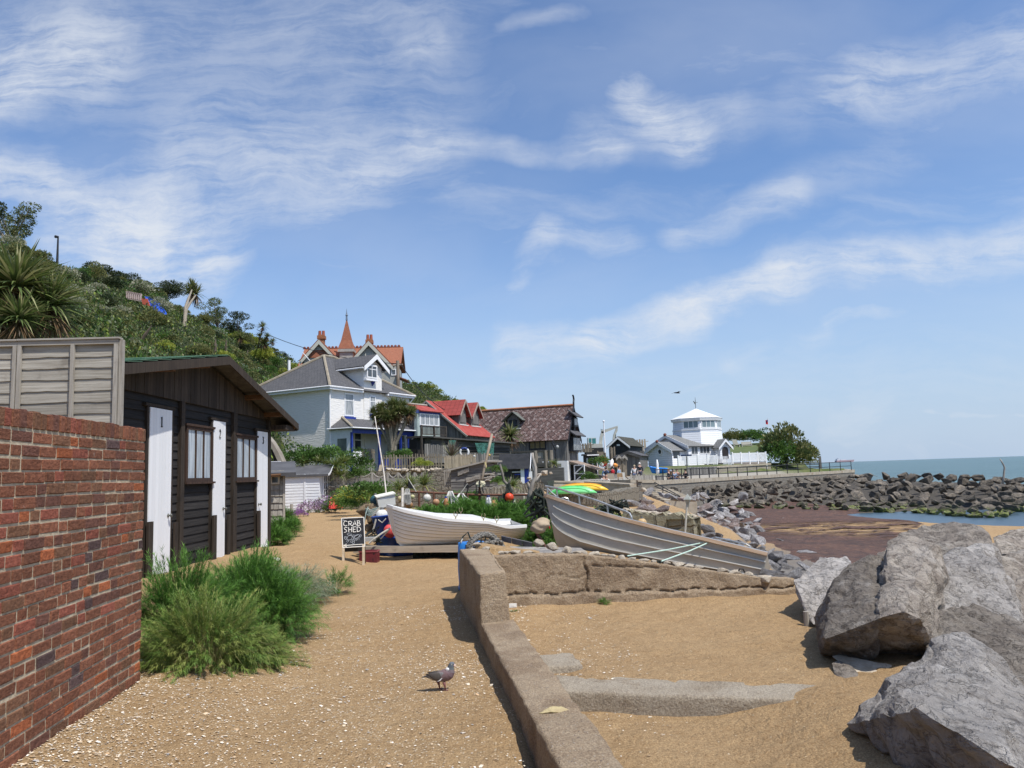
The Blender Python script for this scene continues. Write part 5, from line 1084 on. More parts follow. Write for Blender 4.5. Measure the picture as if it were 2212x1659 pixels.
hank(973,1061,RY-.1,16,28,mat('white_rope',(.66,.65,.6),rough=.9),'white rope ends spilling over the rail above the blue-topped float',12,2,1.2)
hank(996,1066,RY-.1,18,18,mat('white_rope',(.66,.65,.6)),'short white rope ends over the rail beside the small black flag',9,3,1.6)
hank(1079,1072,RY-.1,9,26,NETD,'black rope bundle hanging left of the orange-red buoy',20,4,.1)
hank(1098,1045,RY-.1,14,48,NETD,'dark green netting bundle hanging behind the orange-red buoy',40,5,.5)
hank(1090,1066,RY-.05,16,30,NETD,'dark net fold hanging at the left of the orange-red buoy',26,7,.3)
pear(1112,1088,RY-.2,.05,.18,(.66,.62,.48),(.1,.2,.15),'cream coloured small fender hanging by green cord right of the red buoy')
q=MB(); p=atY(1008,1066,RY-.05); q.tube([p,p+Vector((.05,0,.15)),p+Vector((.2,0,.24)),p+Vector((.36,0,.24)),p+Vector((.42,0,.0))],.018,6); q.tube([p+Vector((.24,0,.24)),p+Vector((.25,0,.0))],.014,6); single(q,'bent_iron',mat('dark_iron',(.03,.027,.025)),'bent black iron arch standing on the rail','iron frame')
def flagstick(x0,y0,x1,y1,Y,poly,label):
 a=atY(x0,y0,Y); b=atY(x1,y1,Y); t=thing('flag_marker',label,'flag',tuple(b)); q=MB(); q.tube([(0,0,0),(a-b)],.014,6); q.build('stick',ROPEW,t)
 q=MB(); pts=[atY(x,y,Y-.01)-b for x,y in poly]; q.slab(pts,.006); q.build('flag_cloth',mat('black_cloth',(.012,.012,.014),rough=.8),t)
flagstick(881.7,1034,899,1062,RY-.1,[(881.8,1034.5),(881.5,1055),(893,1056),(892,1050)],'black triangular flag on a tilted white-tipped stick')
flagstick(1010,1045,990,1073,RY-.1,[(1009,1046),(1014,1051),(1009.5,1056.5),(1005,1052)],'small black square flag on a slanting pale stick')
t=thing('foam_float','lump of cream foam strapped on a rusty post','float',tuple(atY(1038.5,1045.5,RY))); bm=bmesh.new(); bmesh.ops.create_cube(bm,size=1); bmesh.ops.subdivide_edges(bm,edges=bm.edges,cuts=7,use_grid_fill=True)
for v in bm.verts: c=v.co; v.co=Vector((c.x*.23,c.y*.16,c.z*.15))*(1-.25*(abs(c.x*c.z)*4))*(1+.16*mnoise.noise(c*5))
me=bpy.data.meshes.new('foam_block'); bm.to_mesh(me); bm.free(); me.materials.append(mat('cream_foam',(.72,.68,.50),(.6,.54,.36),scale=9,rough=.95,bump=.02,bscale=25)); mkobj('foam_block',me,t)
q=MB(); q.tube([(-.02,-.09,-.09),(-.02,-.1,.0),(-.02,-.08,.08),(.0,.0,.10),(-.02,.09,.0)],.018,6); q.build('strap',DARKV,t)
q=MB(); p=atY(1036,1052,RY+.05); q.tube([(p.x-.03,p.y,.4),p],.03,7); single(q,'rusty_post',RUST,'rusty post under the cream foam lump','post')
DW=mat('driftwood',(.36,.33,.29),(.24,.21,.18),scale=4,rough=.9,bump=.02,bscale=14,st=(1,1,.25))
def drift(name,paths,label,m=None):
 t=None; q=MB()
 for pts,r0,r1 in paths: q.tube([atY(x,y,Y) for x,y,Y in pts],[r0+(r1-r0)*i/(len(pts)-1) for i in range(len(pts))],8)
 return single(q,name,m or DW,label,'driftwood',None,True)
drift('driftwood_branch',[([(1140,1090,18.6),(1146,1062,18.6),(1150,1045,18.6),(1157,1030,18.6),(1156,1010,18.6),(1151,990,18.6),(1150,978,18.6)],.065,.03),([(1150,1045,18.6),(1160,1036,18.6),(1168,1025,18.6),(1167,1034,18.6)],.04,.015),([(1147,1062,18.6),(1143,1050,18.6),(1140,1042,18.6)],.05,.02)],'tall forked pale driftwood trunk behind the bow of the grey boat')
drift('driftwood_branch',[([(1108,1062,19.8),(1096,1047,19.8),(1088,1038,19.8),(1084,1018,19.8),(1080,1002,19.8)],.05,.025),([(1096,1047,19.8),(1101,1040,19.8),(1104,1030,19.8)],.03,.02)],'dark forked driftwood branch left of the orange-red buoy',mat('dark_driftwood',(.12,.11,.09),(.2,.18,.15),scale=5,rough=.9,bump=.01))
drift('leaning_pole',[([(1040.8,1036,22),(1051,990,22.5),(1062.7,938,23)],.04,.04)],'thick grey timber pole leaning above the foam lump',mat('pole_wood',(.22,.17,.12),(.30,.25,.19),scale=4,rough=.85,bump=.01,st=(1,1,.3)))
q=MB(); p=atY(1047,998,22.2); q.slab([atY(1046.5,998,22.2),atY(1051.5,1012,22.2),atY(1051.5,1005,22.2),atY(1049,998.5,22.2)],.01); single(q,'yellow_pennant',mat('yellow_cloth',(.65,.56,.25),rough=.9),'small pale yellow pennant on the leaning pole','pennant')
ballfloat(1057.3,983,22.6,.035,(.6,.45,.12),'little yellow ball tied to the leaning pole',eye=False)
q=MB(); q.tube([atY(834.8,1072,17.5),atY(829,1020,17.7),atY(809.6,899.6,18.2)],[.018,.016,.012],8); single(q,'flag_pole',mat('weathered_white',(.52,.46,.38),(.66,.62,.56),scale=6,rough=.8,st=(1,1,3)),'tall pale thin pole leaning left above the fish box','pole')
q=MB(); q.tube([atY(869,1095,17.9),atY(869.5,1054,18)],.03,8); single(q,'short_post',mat('weathered_white',(.52,.46,.38)),'short pale post standing just behind the white boat','post')
def smallboat():
 t=thing('tender_boat','small cream dinghy seen bow-on behind the driftwood trunk','boat'); a=atY(1131,1070,17.9); c=atY(1112,1075,21);
 t.matrix_world=matrix_from(atY(1132,1067,20.6),(-.15,1,-.02),(-1,-.15,.05))
 S_=hullpts(2.4,.62,[(0,0),(.3,-.06),(1,-.08)],[(0,-.3),(.1,-.42),(.4,-.5),(1,-.45)],0,16,8,'clinker',2.4,.9,.05); hullmesh('hull',S_,mat('cream_hull',(.50,.48,.42),(.42,.40,.34),scale=4,rough=.5),0,t)
 strip('gunwale',S_,0,.05,.05,mat('cream_gunwale',(.62,.58,.50),rough=.5),t); q=MB(); q.tube([(.02,0,-.02),(.03,0,-.3),(.12,0,-.42)],.022,6); q.build('keel',mat('cream_gunwale',(.62,.58,.50)),t)
smallboat()
# ================= village =================
WHITEW=nodemat('white_brick_paint',lambda t,b:_wb(t,b)) if False else None
def f_wb(t,b):
 uv=t.new('ShaderNodeTexCoord').outputs['Object']; n=t.noise(t.scale(uv,2.2,2.2,13),1,3,.6); t.put(b.inputs['Base Color'],t.mix(t.ramp(t.noise(uv,.8,5),.5,.8,0,.3),(.80,.775,.73),(.62,.59,.54))); b.inputs['Roughness'].default_value=.6; bumpto(t,b,n,.035)
WBR=nodemat('white_brick_paint',f_wb); WTRIM=painted('white_trim',(.82,.82,.82),(.5,.5,.48),.12,rough=.4); BLUEW=mat('royal_blue_paint',(.012,.03,.22),(.02,.045,.28),scale=3,rough=.5)
SLATE=roofmat('slate',(.085,.085,.09),(.115,.112,.115),(.04,.04,.042),.30,.20,spots=(.17,.165,.15),spt=(.6,.75),mort=.01)
REDTILE=roofmat('red_tile',(.33,.115,.06),(.42,.16,.085),(.18,.06,.035),.20,.14,spots=(.26,.13,.08),mort=.012)
HIPT=mat('hip_tile',(.26,.22,.16),(.33,.29,.22),scale=3,rough=.9)
DGREYV=woodmat('boathouse_board',(.10,.095,.088),(.22,.21,.195),grain=(6,6,.5),bump=.01); DGREYH=woodmat('dark_weatherboard',(.055,.053,.05),(.12,.115,.105),grain=(.6,6,8),bump=.01)
BLACKP=mat('black_paint',(.012,.013,.018),(.025,.026,.03),scale=4,rough=.6); CURT=mat('curtained_glass',(.42,.43,.42),(.22,.24,.26),scale=3,rough=.2,st=(3,3,.4),spec=.6)
def subM(F0,F): return F0.M.inverted()@F.M
def win(F0,F,par,a,b,v=0,nx=1,ny=1,fw=.07,mt=None,pane=None,sill=None,name='window',bars=None,px=True,d=.05,split=None):
 """a=(left,top) b=(right,bottom) pixels or metres"""
 (u0,z1),(u1,z0)=(F.uz(*a,v),F.uz(*b,v)) if px else (a,b)
 if px: u0,zb=F.uz(a[0],b[1],v); z0=(z0+zb)/2; z1=(z1+F.uz(b[0],a[1],v)[1])/2
 m=MB(subM(F0,F)); y0=v-d; y1=v-.0
 m.box(u0,u0+fw,y0,y1,z0,z1); m.box(u1-fw,u1,y0,y1,z0,z1); m.box(u0+fw,u1-fw,y0,y1,z1-fw,z1); m.box(u0+fw,u1-fw,y0,y1,z0,z0+fw)
 iu=(u1-u0-2*fw)/nx; bw=fw*.6
 for k in range(1,nx): m.box(u0+fw+iu*k-bw/2,u0+fw+iu*k+bw/2,y0+.004,y1,z0+fw,z1-fw)
 zs=[split] if split else [k/ny for k in range(1,ny)]
 for k in zs: zz=z0+fw+(z1-z0-2*fw)*k; m.box(u0+fw,u1-fw,y0+.008,y1,zz-bw/2,zz+bw/2)
 if sill: m.box(u0-.08,u1+.08,v-.14,v-.001,z0-.10,z0-.002)
 w=m.build(name,mt or WTRIM,par); g=MB(subM(F0,F)); g.box(u0+fw-.003,u1-fw+.003,v-.022,v-.004,z0+fw-.003,z1-fw+.003); g.build('pane',pane or glass,w); return w
def door(F0,F,par,a,b,m,v=0,name='door',d=.04,px=True):
 (u0,z1),(u1,z0)=(F.uz(*a,v),F.uz(*b,v)) if px else (a,b)
 q=MB(subM(F0,F)); q.box(u0,u1,v-d,v-.001,z0,z1); return q.build(name,m,par)
def gut(F0,par,pts,m=None,r=.06): q=MB(F0); q.tube(pts,r,6); return q.build('gutter',m or WTRIM,par)
def whitehouse():
 c=atY(712,835,55); H=Fr((c.x,c.y),R(61.4)); r=thing('white_house','white painted brick house with slate hipped roof, gable bay and blue veranda','house',tuple(H.o),H.rz)
 I=Matrix(); zg=2.0; ze=c.z+.0; U=H.uz(884,856)[0]; W_=H.vz(530,851)[0]; o=.35
 b=MB(); b.box(0,U,0,W_,zg-2,ze); b.build('wall',WBR,r)
 zr=ze+(H.uz(699.4,769.7,W_/2)[1]-ze); h2=W_/2; a=(h2,h2,zr); e=(max(U-h2,h2+.6),h2,zr)
 rf=MB(); lo=(-o,-o,ze-.05); lr=(U+o,-o,ze-.05); bl=(-o,W_+o,ze-.05); br=(U+o,W_+o,ze-.05)
 a=(H.uz(699.4,769.7,h2)[0],h2,zr);
 for q in([lo,lr,e,a],[bl,lo,a],[br,bl,a,e],[lr,br,e]): rf.slab(q,.06,'auto')
 rf.build('roof',SLATE,r)
 for p,q in((lo,a),(bl,a),(lr,e),(a,e)): m=MB(); m.tube([Vector(p)+Vector((0,0,.05)),Vector(q)+Vector((0,0,.05))],.11,6); m.build('hip_tiles',HIPT,r)
 uL=H.uz(785,850)[0]; uR=H.uz(823.5,850)[0]; uM,zp=H.uz(807.3,767,-.25); zE=H.uz(786,790,-.25)[1]; uM=(uL+uR)/2
 g=MB(); g.prism([(uL,zg),(uR,zg),(uR,zE+.1),(uM,zp-.25),(uL,zE+.1)],-.06,h2); g.build('gable_wall',WBR,r)
 gr=MB(); k=.45
 for s,(ua) in((1,uL-k),(-1,uR+k)):
  zz=zE-.1; q=[(ua,-.45,zz),(uM,-.45,zp),(uM,h2+1.2,zp),(ua,h2+1.2,zz)]
  if s<0: q=q[::-1]
  gr.slab([q[0],q[3],q[2],q[1]] if s>0 else [q[0],q[3],q[2],q[1]],.07,'auto')
 gr.build('gable_roof',SLATE,r)
 for ua in(uL-k,uR+k):
  m=MB(); s=1 if ua<uM else -1
  m.hexa([(ua,-.52,zE-.42),(uM,-.52,zp-.32),(ua,-.46,zE-.42),(uM,-.46,zp-.32),(ua,-.52,zE-.10),(uM,-.52,zp+.04),(ua,-.46,zE-.10),(uM,-.46,zp+.04)]); m.build('barge_board',WTRIM,r)
  gut(I,r,[(ua,-.4,zE-.18),(ua,h2*.55,zE-.18)],None,.07)
 win(H,H,r,(792,789),(814,817),-.30,2,2,.09,sill=None,split=.72,d=.06); m=MB(); a_=H.uz(792,818,-.3); b_=H.uz(814,818,-.3); m.box(a_[0]-.1,b_[0]+.1,-.36,-.06,a_[1]-.12,a_[1]+.02); m.box(a_[0],b_[0],-.30,-.06,a_[1],H.uz(800,789,-.3)[1]+.05); m.build('bay_box',WTRIM,r)
 m=MB(); u_,z_=H.uz(802.5,821,-.15); u2,z2=H.uz(808.5,834,-.15); m.hexa([(u_+.15,-.12,z2),(u2-.15,-.12,z2),(u_+.15,-.061,z2),(u2-.15,-.061,z2),(u_,-.30,z_-.06),(u2,-.30,z_-.06),(u_,-.061,z_-.06),(u2,-.061,z_-.06)]); m.build('bracket',BLUEW,r)
 for i,(a1,b1) in enumerate([((743.6,850),(764.2,899)),((798,855),(811,894)),((842,860),(860,893))]):
  w=win(H,H,r,a1,b1,-.0 if i!=1 else -.06,1,1,.09,pane=CURT,split=.7)
  u0,z0=H.uz(a1[0],b1[1]+1); u1=H.uz(b1[0],b1[1])[0]; v=0 if i!=1 else -.06; m=MB(); m.box(u0-.08,u1+.08,v-.16,v-.001,z0-.16,z0); m.build('sill',BLUEW,r)
 gut(I,r,[(-o-.05,W_,ze-.02),(-o-.05,-o-.05,ze-.02),(uL-.5,-o-.05,ze-.02)]); gut(I,r,[(uR+.5,-o-.05,ze-.02),(U+o,-o-.05,ze-.02)])
 f=MB(); f.box(-o+.0,-.02,-o,W_,ze-.22,ze-.08); f.build('soffit',WTRIM,r); f=MB(); f.box(-.02,uL-.4,-o,-.02,ze-.22,ze-.08); f.build('soffit',WTRIM,r); f=MB(); f.box(uR+.4,U+.2,-o,-.02,ze-.22,ze-.08); f.build('soffit',WTRIM,r)
 gut(I,r,[(-.1,-.35,ze-.1),(-.08,-.10,ze-.5),(-.08,-.10,zg)],None,.05).name='downpipe'; gut(I,r,[(U+.3,-.35,ze-.1),(U-.1,-.10,ze-.6),(U-.1,-.10,ze-2.2)],None,.05).name='downpipe'
 vp=H.vz(760.5,950,0)[0]; zt=H.uz(760,924,vp)[1]; zw=H.uz(744,903)[1]; UE=H.uz(918,950,vp)[0]; ov=.25
 pr=MB(); L0=(-ov,vp-ov,zt); L1=(UE+ov,vp-ov,zt); B0=(-ov,.0,zt); pr.slab([L0,L1,(UE-.9,-.02,zw),(1.3,-.02,zw)],.05,'auto'); pr.slab([B0,L0,(1.3,-.02,zw)],.05,'auto'); pr.slab([L1,(UE+ov,-.02,zt),(UE-.9,-.02,zw)],.05,'auto'); pr.build('veranda_roof',SLATE,r)
 m=MB(); m.tube([(-ov,vp-ov,zt+.05),(1.3,-.02,zw+.06)],.10,6); m.build('hip_tiles',HIPT,r); gut(I,r,[(-ov-.05,0,zt),(-ov-.05,vp-ov-.05,zt),(UE+ov,vp-ov-.05,zt)],None,.05)
 m=MB(); m.box(0,UE,vp,vp+.1,zt-.36,zt-.06); m.build('blue_beam',BLUEW,r)
 LF=Fr(H.w(0,0),H.rz-PI/2) # plane u=0 in front of the wall; x runs towards the viewer
 m=MB(); y0,y1=vp,-.06; pts=[H.vz(729,948,0),H.vz(750,985,0)]; a0=pts[0][0]; a1=pts[1][0]; zt1=pts[0][1]; zb1=pts[1][1]
 lo_,hi_=min(a0,a1),max(a0,a1); m.box(-.05,.05,vp,lo_,zg-1,zt-.1); m.box(-.05,.05,hi_,0,zg-1,zt-.1); m.box(-.05,.05,lo_,hi_,zg-1,zb1); m.box(-.05,.05,lo_,hi_,zt1,zt-.1); m.build('veranda_end_wall',painted('pale_blue_white',(.66,.70,.74),rough=.5),r)
 g=MB(); g.box(-.01,.01,lo_,hi_,zb1,zt1); g.build('side_glass',mat('side_glass',(.20,.23,.22),(.10,.12,.12),scale=1,rough=.1),r)
 for x in(760.5,820,866,918): u=H.uz(x,950,vp)[0]; m=MB(); m.box(u-.07,u+.07,vp-.04,vp+.10,zg-1,zt-.3); m.build('veranda_post',BLUEW,r)
 u0=H.uz(761,990,vp)[0]; u1=H.uz(782,990,vp)[0]; zz=H.uz(770,975,vp)[1]; m=MB(); m.clad([(u0+.07,zg-1),(u1,zg-1),(u1,zz),(u0+.07,zz)],.12,vp+.03,.03,True); m.build('panel',WTRIM,r)
 win(H,H,r,(764,934),(781,976),vp*.0,1,1,.1,split=.62); win(H,H,r,(834.6,937),(853,988),0,1,1,.1,split=.62,pane=CURT); win(H,H,r,(856,938),(875,987),0,1,1,.1,split=.62)
 win(H,H,r,(799,932),(810,941),0,1,1,.06); d=door(H,H,r,(799,942),(810,996),mat('pale_door',(.62,.63,.64),rough=.4)); win(H,H,r,(813,940),(826,985),0,1,1,.08,pane=CURT)
 for a1,b1 in(((764,928),(782,933)),((832,930),(878,935.5))): door(H,H,r,a1,b1,BLUEW,-.02,'blue_blind')
 ua=H.uz(881.5,960,vp)[0]; m=MB(); m.box(ua,UE,vp,vp+.08,zg-1,zt-.36); m.build('blue_panel',BLUEW,r)
 win(H,H,r,(889.6,948),(914.6,976),vp,3,3,.05,mt=WTRIM,pane=mat('lattice_blind',(.42,.45,.48),(.34,.37,.4),scale=3,rough=.5),name='lattice_window')
 m=MB(); ub=H.uz(831,990,vp)[0]; uc=H.uz(862,990,vp)[0]; m.box(ub,uc,vp-.02,vp+.05,zg-1,H.uz(836,989,vp)[1]); m.build('low_blue_panel',BLUEW,r)
 m=MB(H.M.inverted()); m.slab([atY(610,806,67),atY(700,806,62),atY(705,779,66),atY(672,780,69)],.1,'auto'); m.build('rear_roof',SLATE,r)
 p=H.M.inverted()@atY(624.5,793,68); m=MB(); m.cyl((p.x,p.y,p.z-2),.13,2.6,10); m.build('flue',WTRIM,r)
whitehouse()
def quadpx(pts,Y): return [atY(x,y,Y if not hasattr(Y,'__len__') else Y[i]) for i,(x,y) in enumerate(pts)]
def victorian():
 Y=88; c=atY(643,790,Y); V=Fr((c.x,c.y),R(4)); r=thing('victorian_house','tall red-tiled victorian house with pointed turret and two gables behind the white house','house',tuple(V.o),V.rz)
 z0=5; dep=9.0
 def ux(x,y,v=0): return V.uz(x,y,v)
 uL=ux(643,770)[0]; uR=ux(866,770)[0]; ve=0; zr=ux(745,752,4)[1]; zeL=ux(650,790,0)[1]; zeR=ux(858,786,0)[1]; GR=mat('pale_render',(.40,.40,.37),(.33,.33,.30),scale=3,rough=.9)
 b=MB(); b.box(uL+.4,uR-.5,.3,8,z0,zeL); b.build('wall',GR,r)
 f=MB(); f.slab([(uL,0,zeL),(uR,0,zeL),(uR,4,zr),(uL,4,zr)],.15,'auto'); f.slab([(uR,8,zeL),(uL,8,zeL),(uL,4,zr),(uR,4,zr)],.15,'auto'); f.build('roof',REDTILE,r)
 q=MB();
 for i in range(int((uR-uL)/.42)): u=uL+i*.42; q.ball((u,4,zr+.12),.17,8,5,None,(1,.5,1)); q.box(u-.2,u+.2,3.9,4.1,zr-.02,zr+.06)
 q.build('ridge_crest',mat('crest_tile',(.20,.07,.05),rough=.8),r)
 for i,(ax,ay,lx,ly,rx,ry,v) in enumerate([(688.7,734,647,781,727,775,-1.6),(796,737,757,776,849.3,792,-2.0)]):
  ua,za=ux(ax,ay,v); ul,zl=ux(lx,ly,v); ur,zr2=ux(rx,ry,v); zl=min(zl,zr2)
  ul=ua-(ur-ua) if i==1 else ul
  ur=ua+(ua-ul);
  g=MB(); g.prism([(ul+.4,z0),(ur-.4,z0),(ur-.4,zl+.2),(ua,za-.35),(ul+.4,zl+.2)],v+.35,5); w=g.build('gable_wall',GR,r)
  f=MB(); f.slab([(ul,v,zl),(ua,v,za),(ua,5,za),(ul,5,zl)][::-1],.12,'auto'); f.slab([(ua,v,za),(ur,v,zl),(ur,5,zl),(ua,5,za)][::-1],.12,'auto'); f.build('gable_roof',REDTILE,r)
  for s in(ul,ur):
   m=MB(); m.hexa([(s,v-.06,zl-.45),(ua,v-.06,za-.5),(s,v,zl-.45),(ua,v,za-.5),(s,v-.06,zl),(ua,v-.06,za+.03),(s,v,zl),(ua,v,za+.03)]); m.build('barge_board',mat('cream_trim',(.50,.49,.42),rough=.7),r)
  if i==0:
   zc=ux(690,768,v)[1]; t=MB(); t.slab([(ul+1.0,v+.25,zc-.2),(ur-1.0,v+.25,zc-.2),(ua+.9,v+.35,ux(690,755,v)[1]),(ua-.9,v+.35,ux(690,755,v)[1])],.1,'auto'); t.build('tile_hanging',REDTILE,r)
  else:
   for k in(-1.2,-.4,.4,1.2): m=MB(); m.box(ua+k-.06,ua+k+.06,v+.28,v+.34,zl+.4,za-.9-abs(k)*.9); m.build('timber',mat('cream_trim',(.50,.49,.42)),w)
   for k in(-.1,): m=MB(); m.box(ua+.7+k,ua+1.9+k,v+.28,v+.34,zl-3,zl-1.2);
 ut,zt=ux(747.8,692,1.5); ub,zb=ux(732.1,756.3,1.5); ub2=ux(766.9,756.3,1.5)[0]; h=(ub2-ub)/2; um=(ub+ub2)/2; T=MB()
 for s in range(4):
  a=[(um-h,1.5-h),(um+h,1.5-h),(um+h,1.5+h),(um-h,1.5+h)]; p=a[s]; q=a[(s+1)%4]; T.slab([(p[0],p[1],zb),(q[0],q[1],zb),(um+(q[0]-um)*.62,1.5+(q[1]-1.5)*.62,zb+(zt-zb)*.30),(um+(p[0]-um)*.62,1.5+(p[1]-1.5)*.62,zb+(zt-zb)*.30)],.05,'auto')
  T.slab([(um+(p[0]-um)*.62,1.5+(p[1]-1.5)*.62,zb+(zt-zb)*.30),(um+(q[0]-um)*.62,1.5+(q[1]-1.5)*.62,zb+(zt-zb)*.30),(um,1.5,zt+.3)],.05,'auto')
 T.build('spire',REDTILE,r)
 m=MB(); m.box(um-h*.8,um+h*.8,1.5-h*.8,1.5+h*.8,zr-3,zb+.02); m.box(um-h*1.0,um+h*1.0,1.5-h,1.5+h,zb-.35,zb-.02); m.build('turret_wall',GR,r)
 m=MB(); m.lathe([(.13,0),(.10,.5),(.16,.6),(.10,.75),(.05,1.0),(.0,1.5)],8,(um,1.5,zt)); m.build('finial',mat('lead',(.16,.2,.26),rough=.6),r)
 BRK=roofmat('chimney_brick',(.30,.10,.05),(.38,.15,.07),(.3,.22,.15),.22,.08)
 for (xa,xb,yt,yb,pt) in((686,703,724,745,714.6),(790,806,733,744,722.8)):
  ua,za=ux(xa,yt,3); ub_,zb_=ux(xb,yb,3); ch=MB(); ch.box(ua+.12,ub_-.12,2.7,3.5,zb_-2,za-.5); ch.box(ua,ub_,2.6,3.6,za-.5,za-.1); ch.box(ua+.1,ub_-.1,2.7,3.5,za-.1,za); C=ch.build('chimney',mat('chimney_red',(.28,.10,.05),(.36,.17,.08),scale=6,rough=.9,bump=.02),r)
  zp=ux(xa,pt,3)[1]
  for k in(.27,.73): m=MB(); m.cyl((ua+(ub_-ua)*k,3.1,za),.19,zp-za,10,.16); m.build('chimney_pot',mat('pot_red',(.32,.09,.05),rough=.7),C)
 m=MB(); m.tube([ (V.M.inverted()@atY(654,762,86)),(V.M.inverted()@atY(670,780,86))],.05,5); m.build('strut',WTRIM,r)
 m=MB(); p=ux(845,792,-2); u0,z_=ux(843,792,-1); u1,z2=ux(859,816,-1); m.box(u0,u1,-1.5,1,z2-1.5,z_+.2); m.build('side_bay',GR,r); win(V,V,r,(845,797),(856,811),-1.52,1,1,.1)
 m=MB(); m.slab([(u1-.2,-2,z2+.1),(u1+1.2,-2,z2-.5),(u1+1.2,1,z2-.5),(u1-.2,1,z2+.1)][::-1],.1,'auto'); m.build('side_roof',REDTILE,r)
victorian()
REDF=mat('red_felt',(.30,.045,.035),(.37,.07,.055),scale=2,rough=.85,c3=(.42,.16,.14),s3=4,t3=(.62,.72))
REDD=roofmat('red_diamond_felt',(.30,.05,.04),(.34,.06,.05),(.17,.03,.025),.42,.42,diamond=True)
def redhouse():
 c=atY(1005,934,66); H=Fr((c.x,c.y),R(71)); r=thing('red_roofed_house','grey boarded house with steep red roof and two red dormers','house',tuple(H.o),H.rz); I=Matrix()
 ze=c.z; U=H.uz(1061.5,939.6)[0]; zg=1.5;
 vA,zA=H.vz(923,865,0); W_=vA*2
 b=MB(); b.prism([(0,0)],0,0) if False else None
 b.add([(0,0,zg),(0,W_,zg),(0,W_,ze),(0,vA,zA-.1),(0,0,ze),(U,0,zg),(U,W_,zg),(U,W_,ze),(U,vA,zA-.1),(U,0,ze)],[(0,1,2,3,4),(9,8,7,6,5),(0,4,9,5),(1,6,7,2)]); b.build('wall',DGREYV,r)
 q=MB(subM(H,Fr(H.w(0,W_),H.rz-PI/2))); q.clad([(0,zg),(W_,zg),(W_,ze-.1),(W_-vA,zA-.2),(0,ze-.1)],.16,0,.04,True,.012,.01,rnd=.3,seed=2); q.build('gable_boards',DGREYV,r)
 q=MB(); q.clad([(0,ze-1.6),(U,ze-1.6),(U,ze-.1),(0,ze-.1)],.13,0,.04,True,.02,.01,rnd=.3,seed=4); q.build('front_boards',DGREYV,r)
 f=MB(); o=.3; k=(zA-ze)/vA; f.slab([(-o,-o,ze-o*k),(U+o,-o,ze-o*k),(U+o,vA,zA),(-o,vA,zA)],.08); f.slab([(U+o,W_+o,ze-o*k),(-o,W_+o,ze-o*k),(-o,vA,zA),(U+o,vA,zA)],.08); f.build('roof',REDF,r)
 m=MB(); m.tube([(-o-.02,-o,ze-o*k-.12),(-o-.02,vA,zA-.12)],.10,4); m.build('barge_board',GREYV,r)
 m=MB(); m.tube([(-o-.02,W_,ze-.12),(-o-.02,vA,zA-.12)],.10,4); m.build('barge_board',GREYV,r)
 for i,(ax,ay,lx,rx,yt,yb) in enumerate([(1002,865,990.8,1007,892,916.5),(1027.7,871,1017,1034.6,896,920)]):
  best=None
  for v in np.arange(.2,vA,.05):
   u,z=H.uz((lx+rx)/2,yb,v); d=abs(z-(ze+k*v))
   if best is None or d<best[0]: best=(d,v)
  v=best[1]; u0=H.uz(lx,yb,v)[0]; u1=H.uz(rx,yb,v)[0]; zb=ze+k*v-.1; zt=H.uz(lx,yt,v)[1]; um=(u0+u1)/2; zp=H.uz(ax,ay,v)[1]; vb=min((zp-ze)/k,vA)
  g=MB(); g.prism([(u0,zb),(u1,zb),(u1,zt),(um,zp-.15),(u0,zt)],v,vb); D=g.build('dormer',DGREYV,r)
  q=MB(); q.clad([(u0,zb),(u1,zb),(u1,zt),(um,zp-.2),(u0,zt)],.15,v,.03,True,.015,.01,rnd=.3,seed=i); q.build('dormer_boards',DGREYV,D)
  f=MB(); e=.4; zE=zt-.25
  f.slab([(u0-e,v-.35,zE),(um,v-.35,zp),(um,vb+.3,zp),(u0-e,(zE-ze)/k+.1,zE)][::-1],.06,'auto'); f.slab([(um,v-.35,zp),(u1+e,v-.35,zE),(u1+e,(zE-ze)/k+.1,zE),(um,vb+.3,zp)][::-1],.06,'auto'); f.build('dormer_roof',REDD,D)
  for s in(u0-e,u1+e): m=MB(); m.hexa([(s,v-.4,zE-.2),(um,v-.4,zp-.22),(s,v-.35,zE-.2),(um,v-.35,zp-.22),(s,v-.4,zE+.02),(um,v-.4,zp+.03),(s,v-.35,zE+.02),(um,v-.35,zp+.03)]); m.build('barge_board',woodmat('pinkish_board',(.30,.22,.18),(.4,.32,.27),grain=(5,5,5)),D)
  q=MB(); q.box(u0+.25,u1-.25,v-.07,v-.035,zb+.25,zt-.02); q.build('shutter',DGREYV,D); q=MB(); q.box(u0-.1,u1+.1,v-.2,v,zb-.02,zb+.06); q.build('flashing',mat('white_flash',(.7,.68,.64)),D)
redhouse()
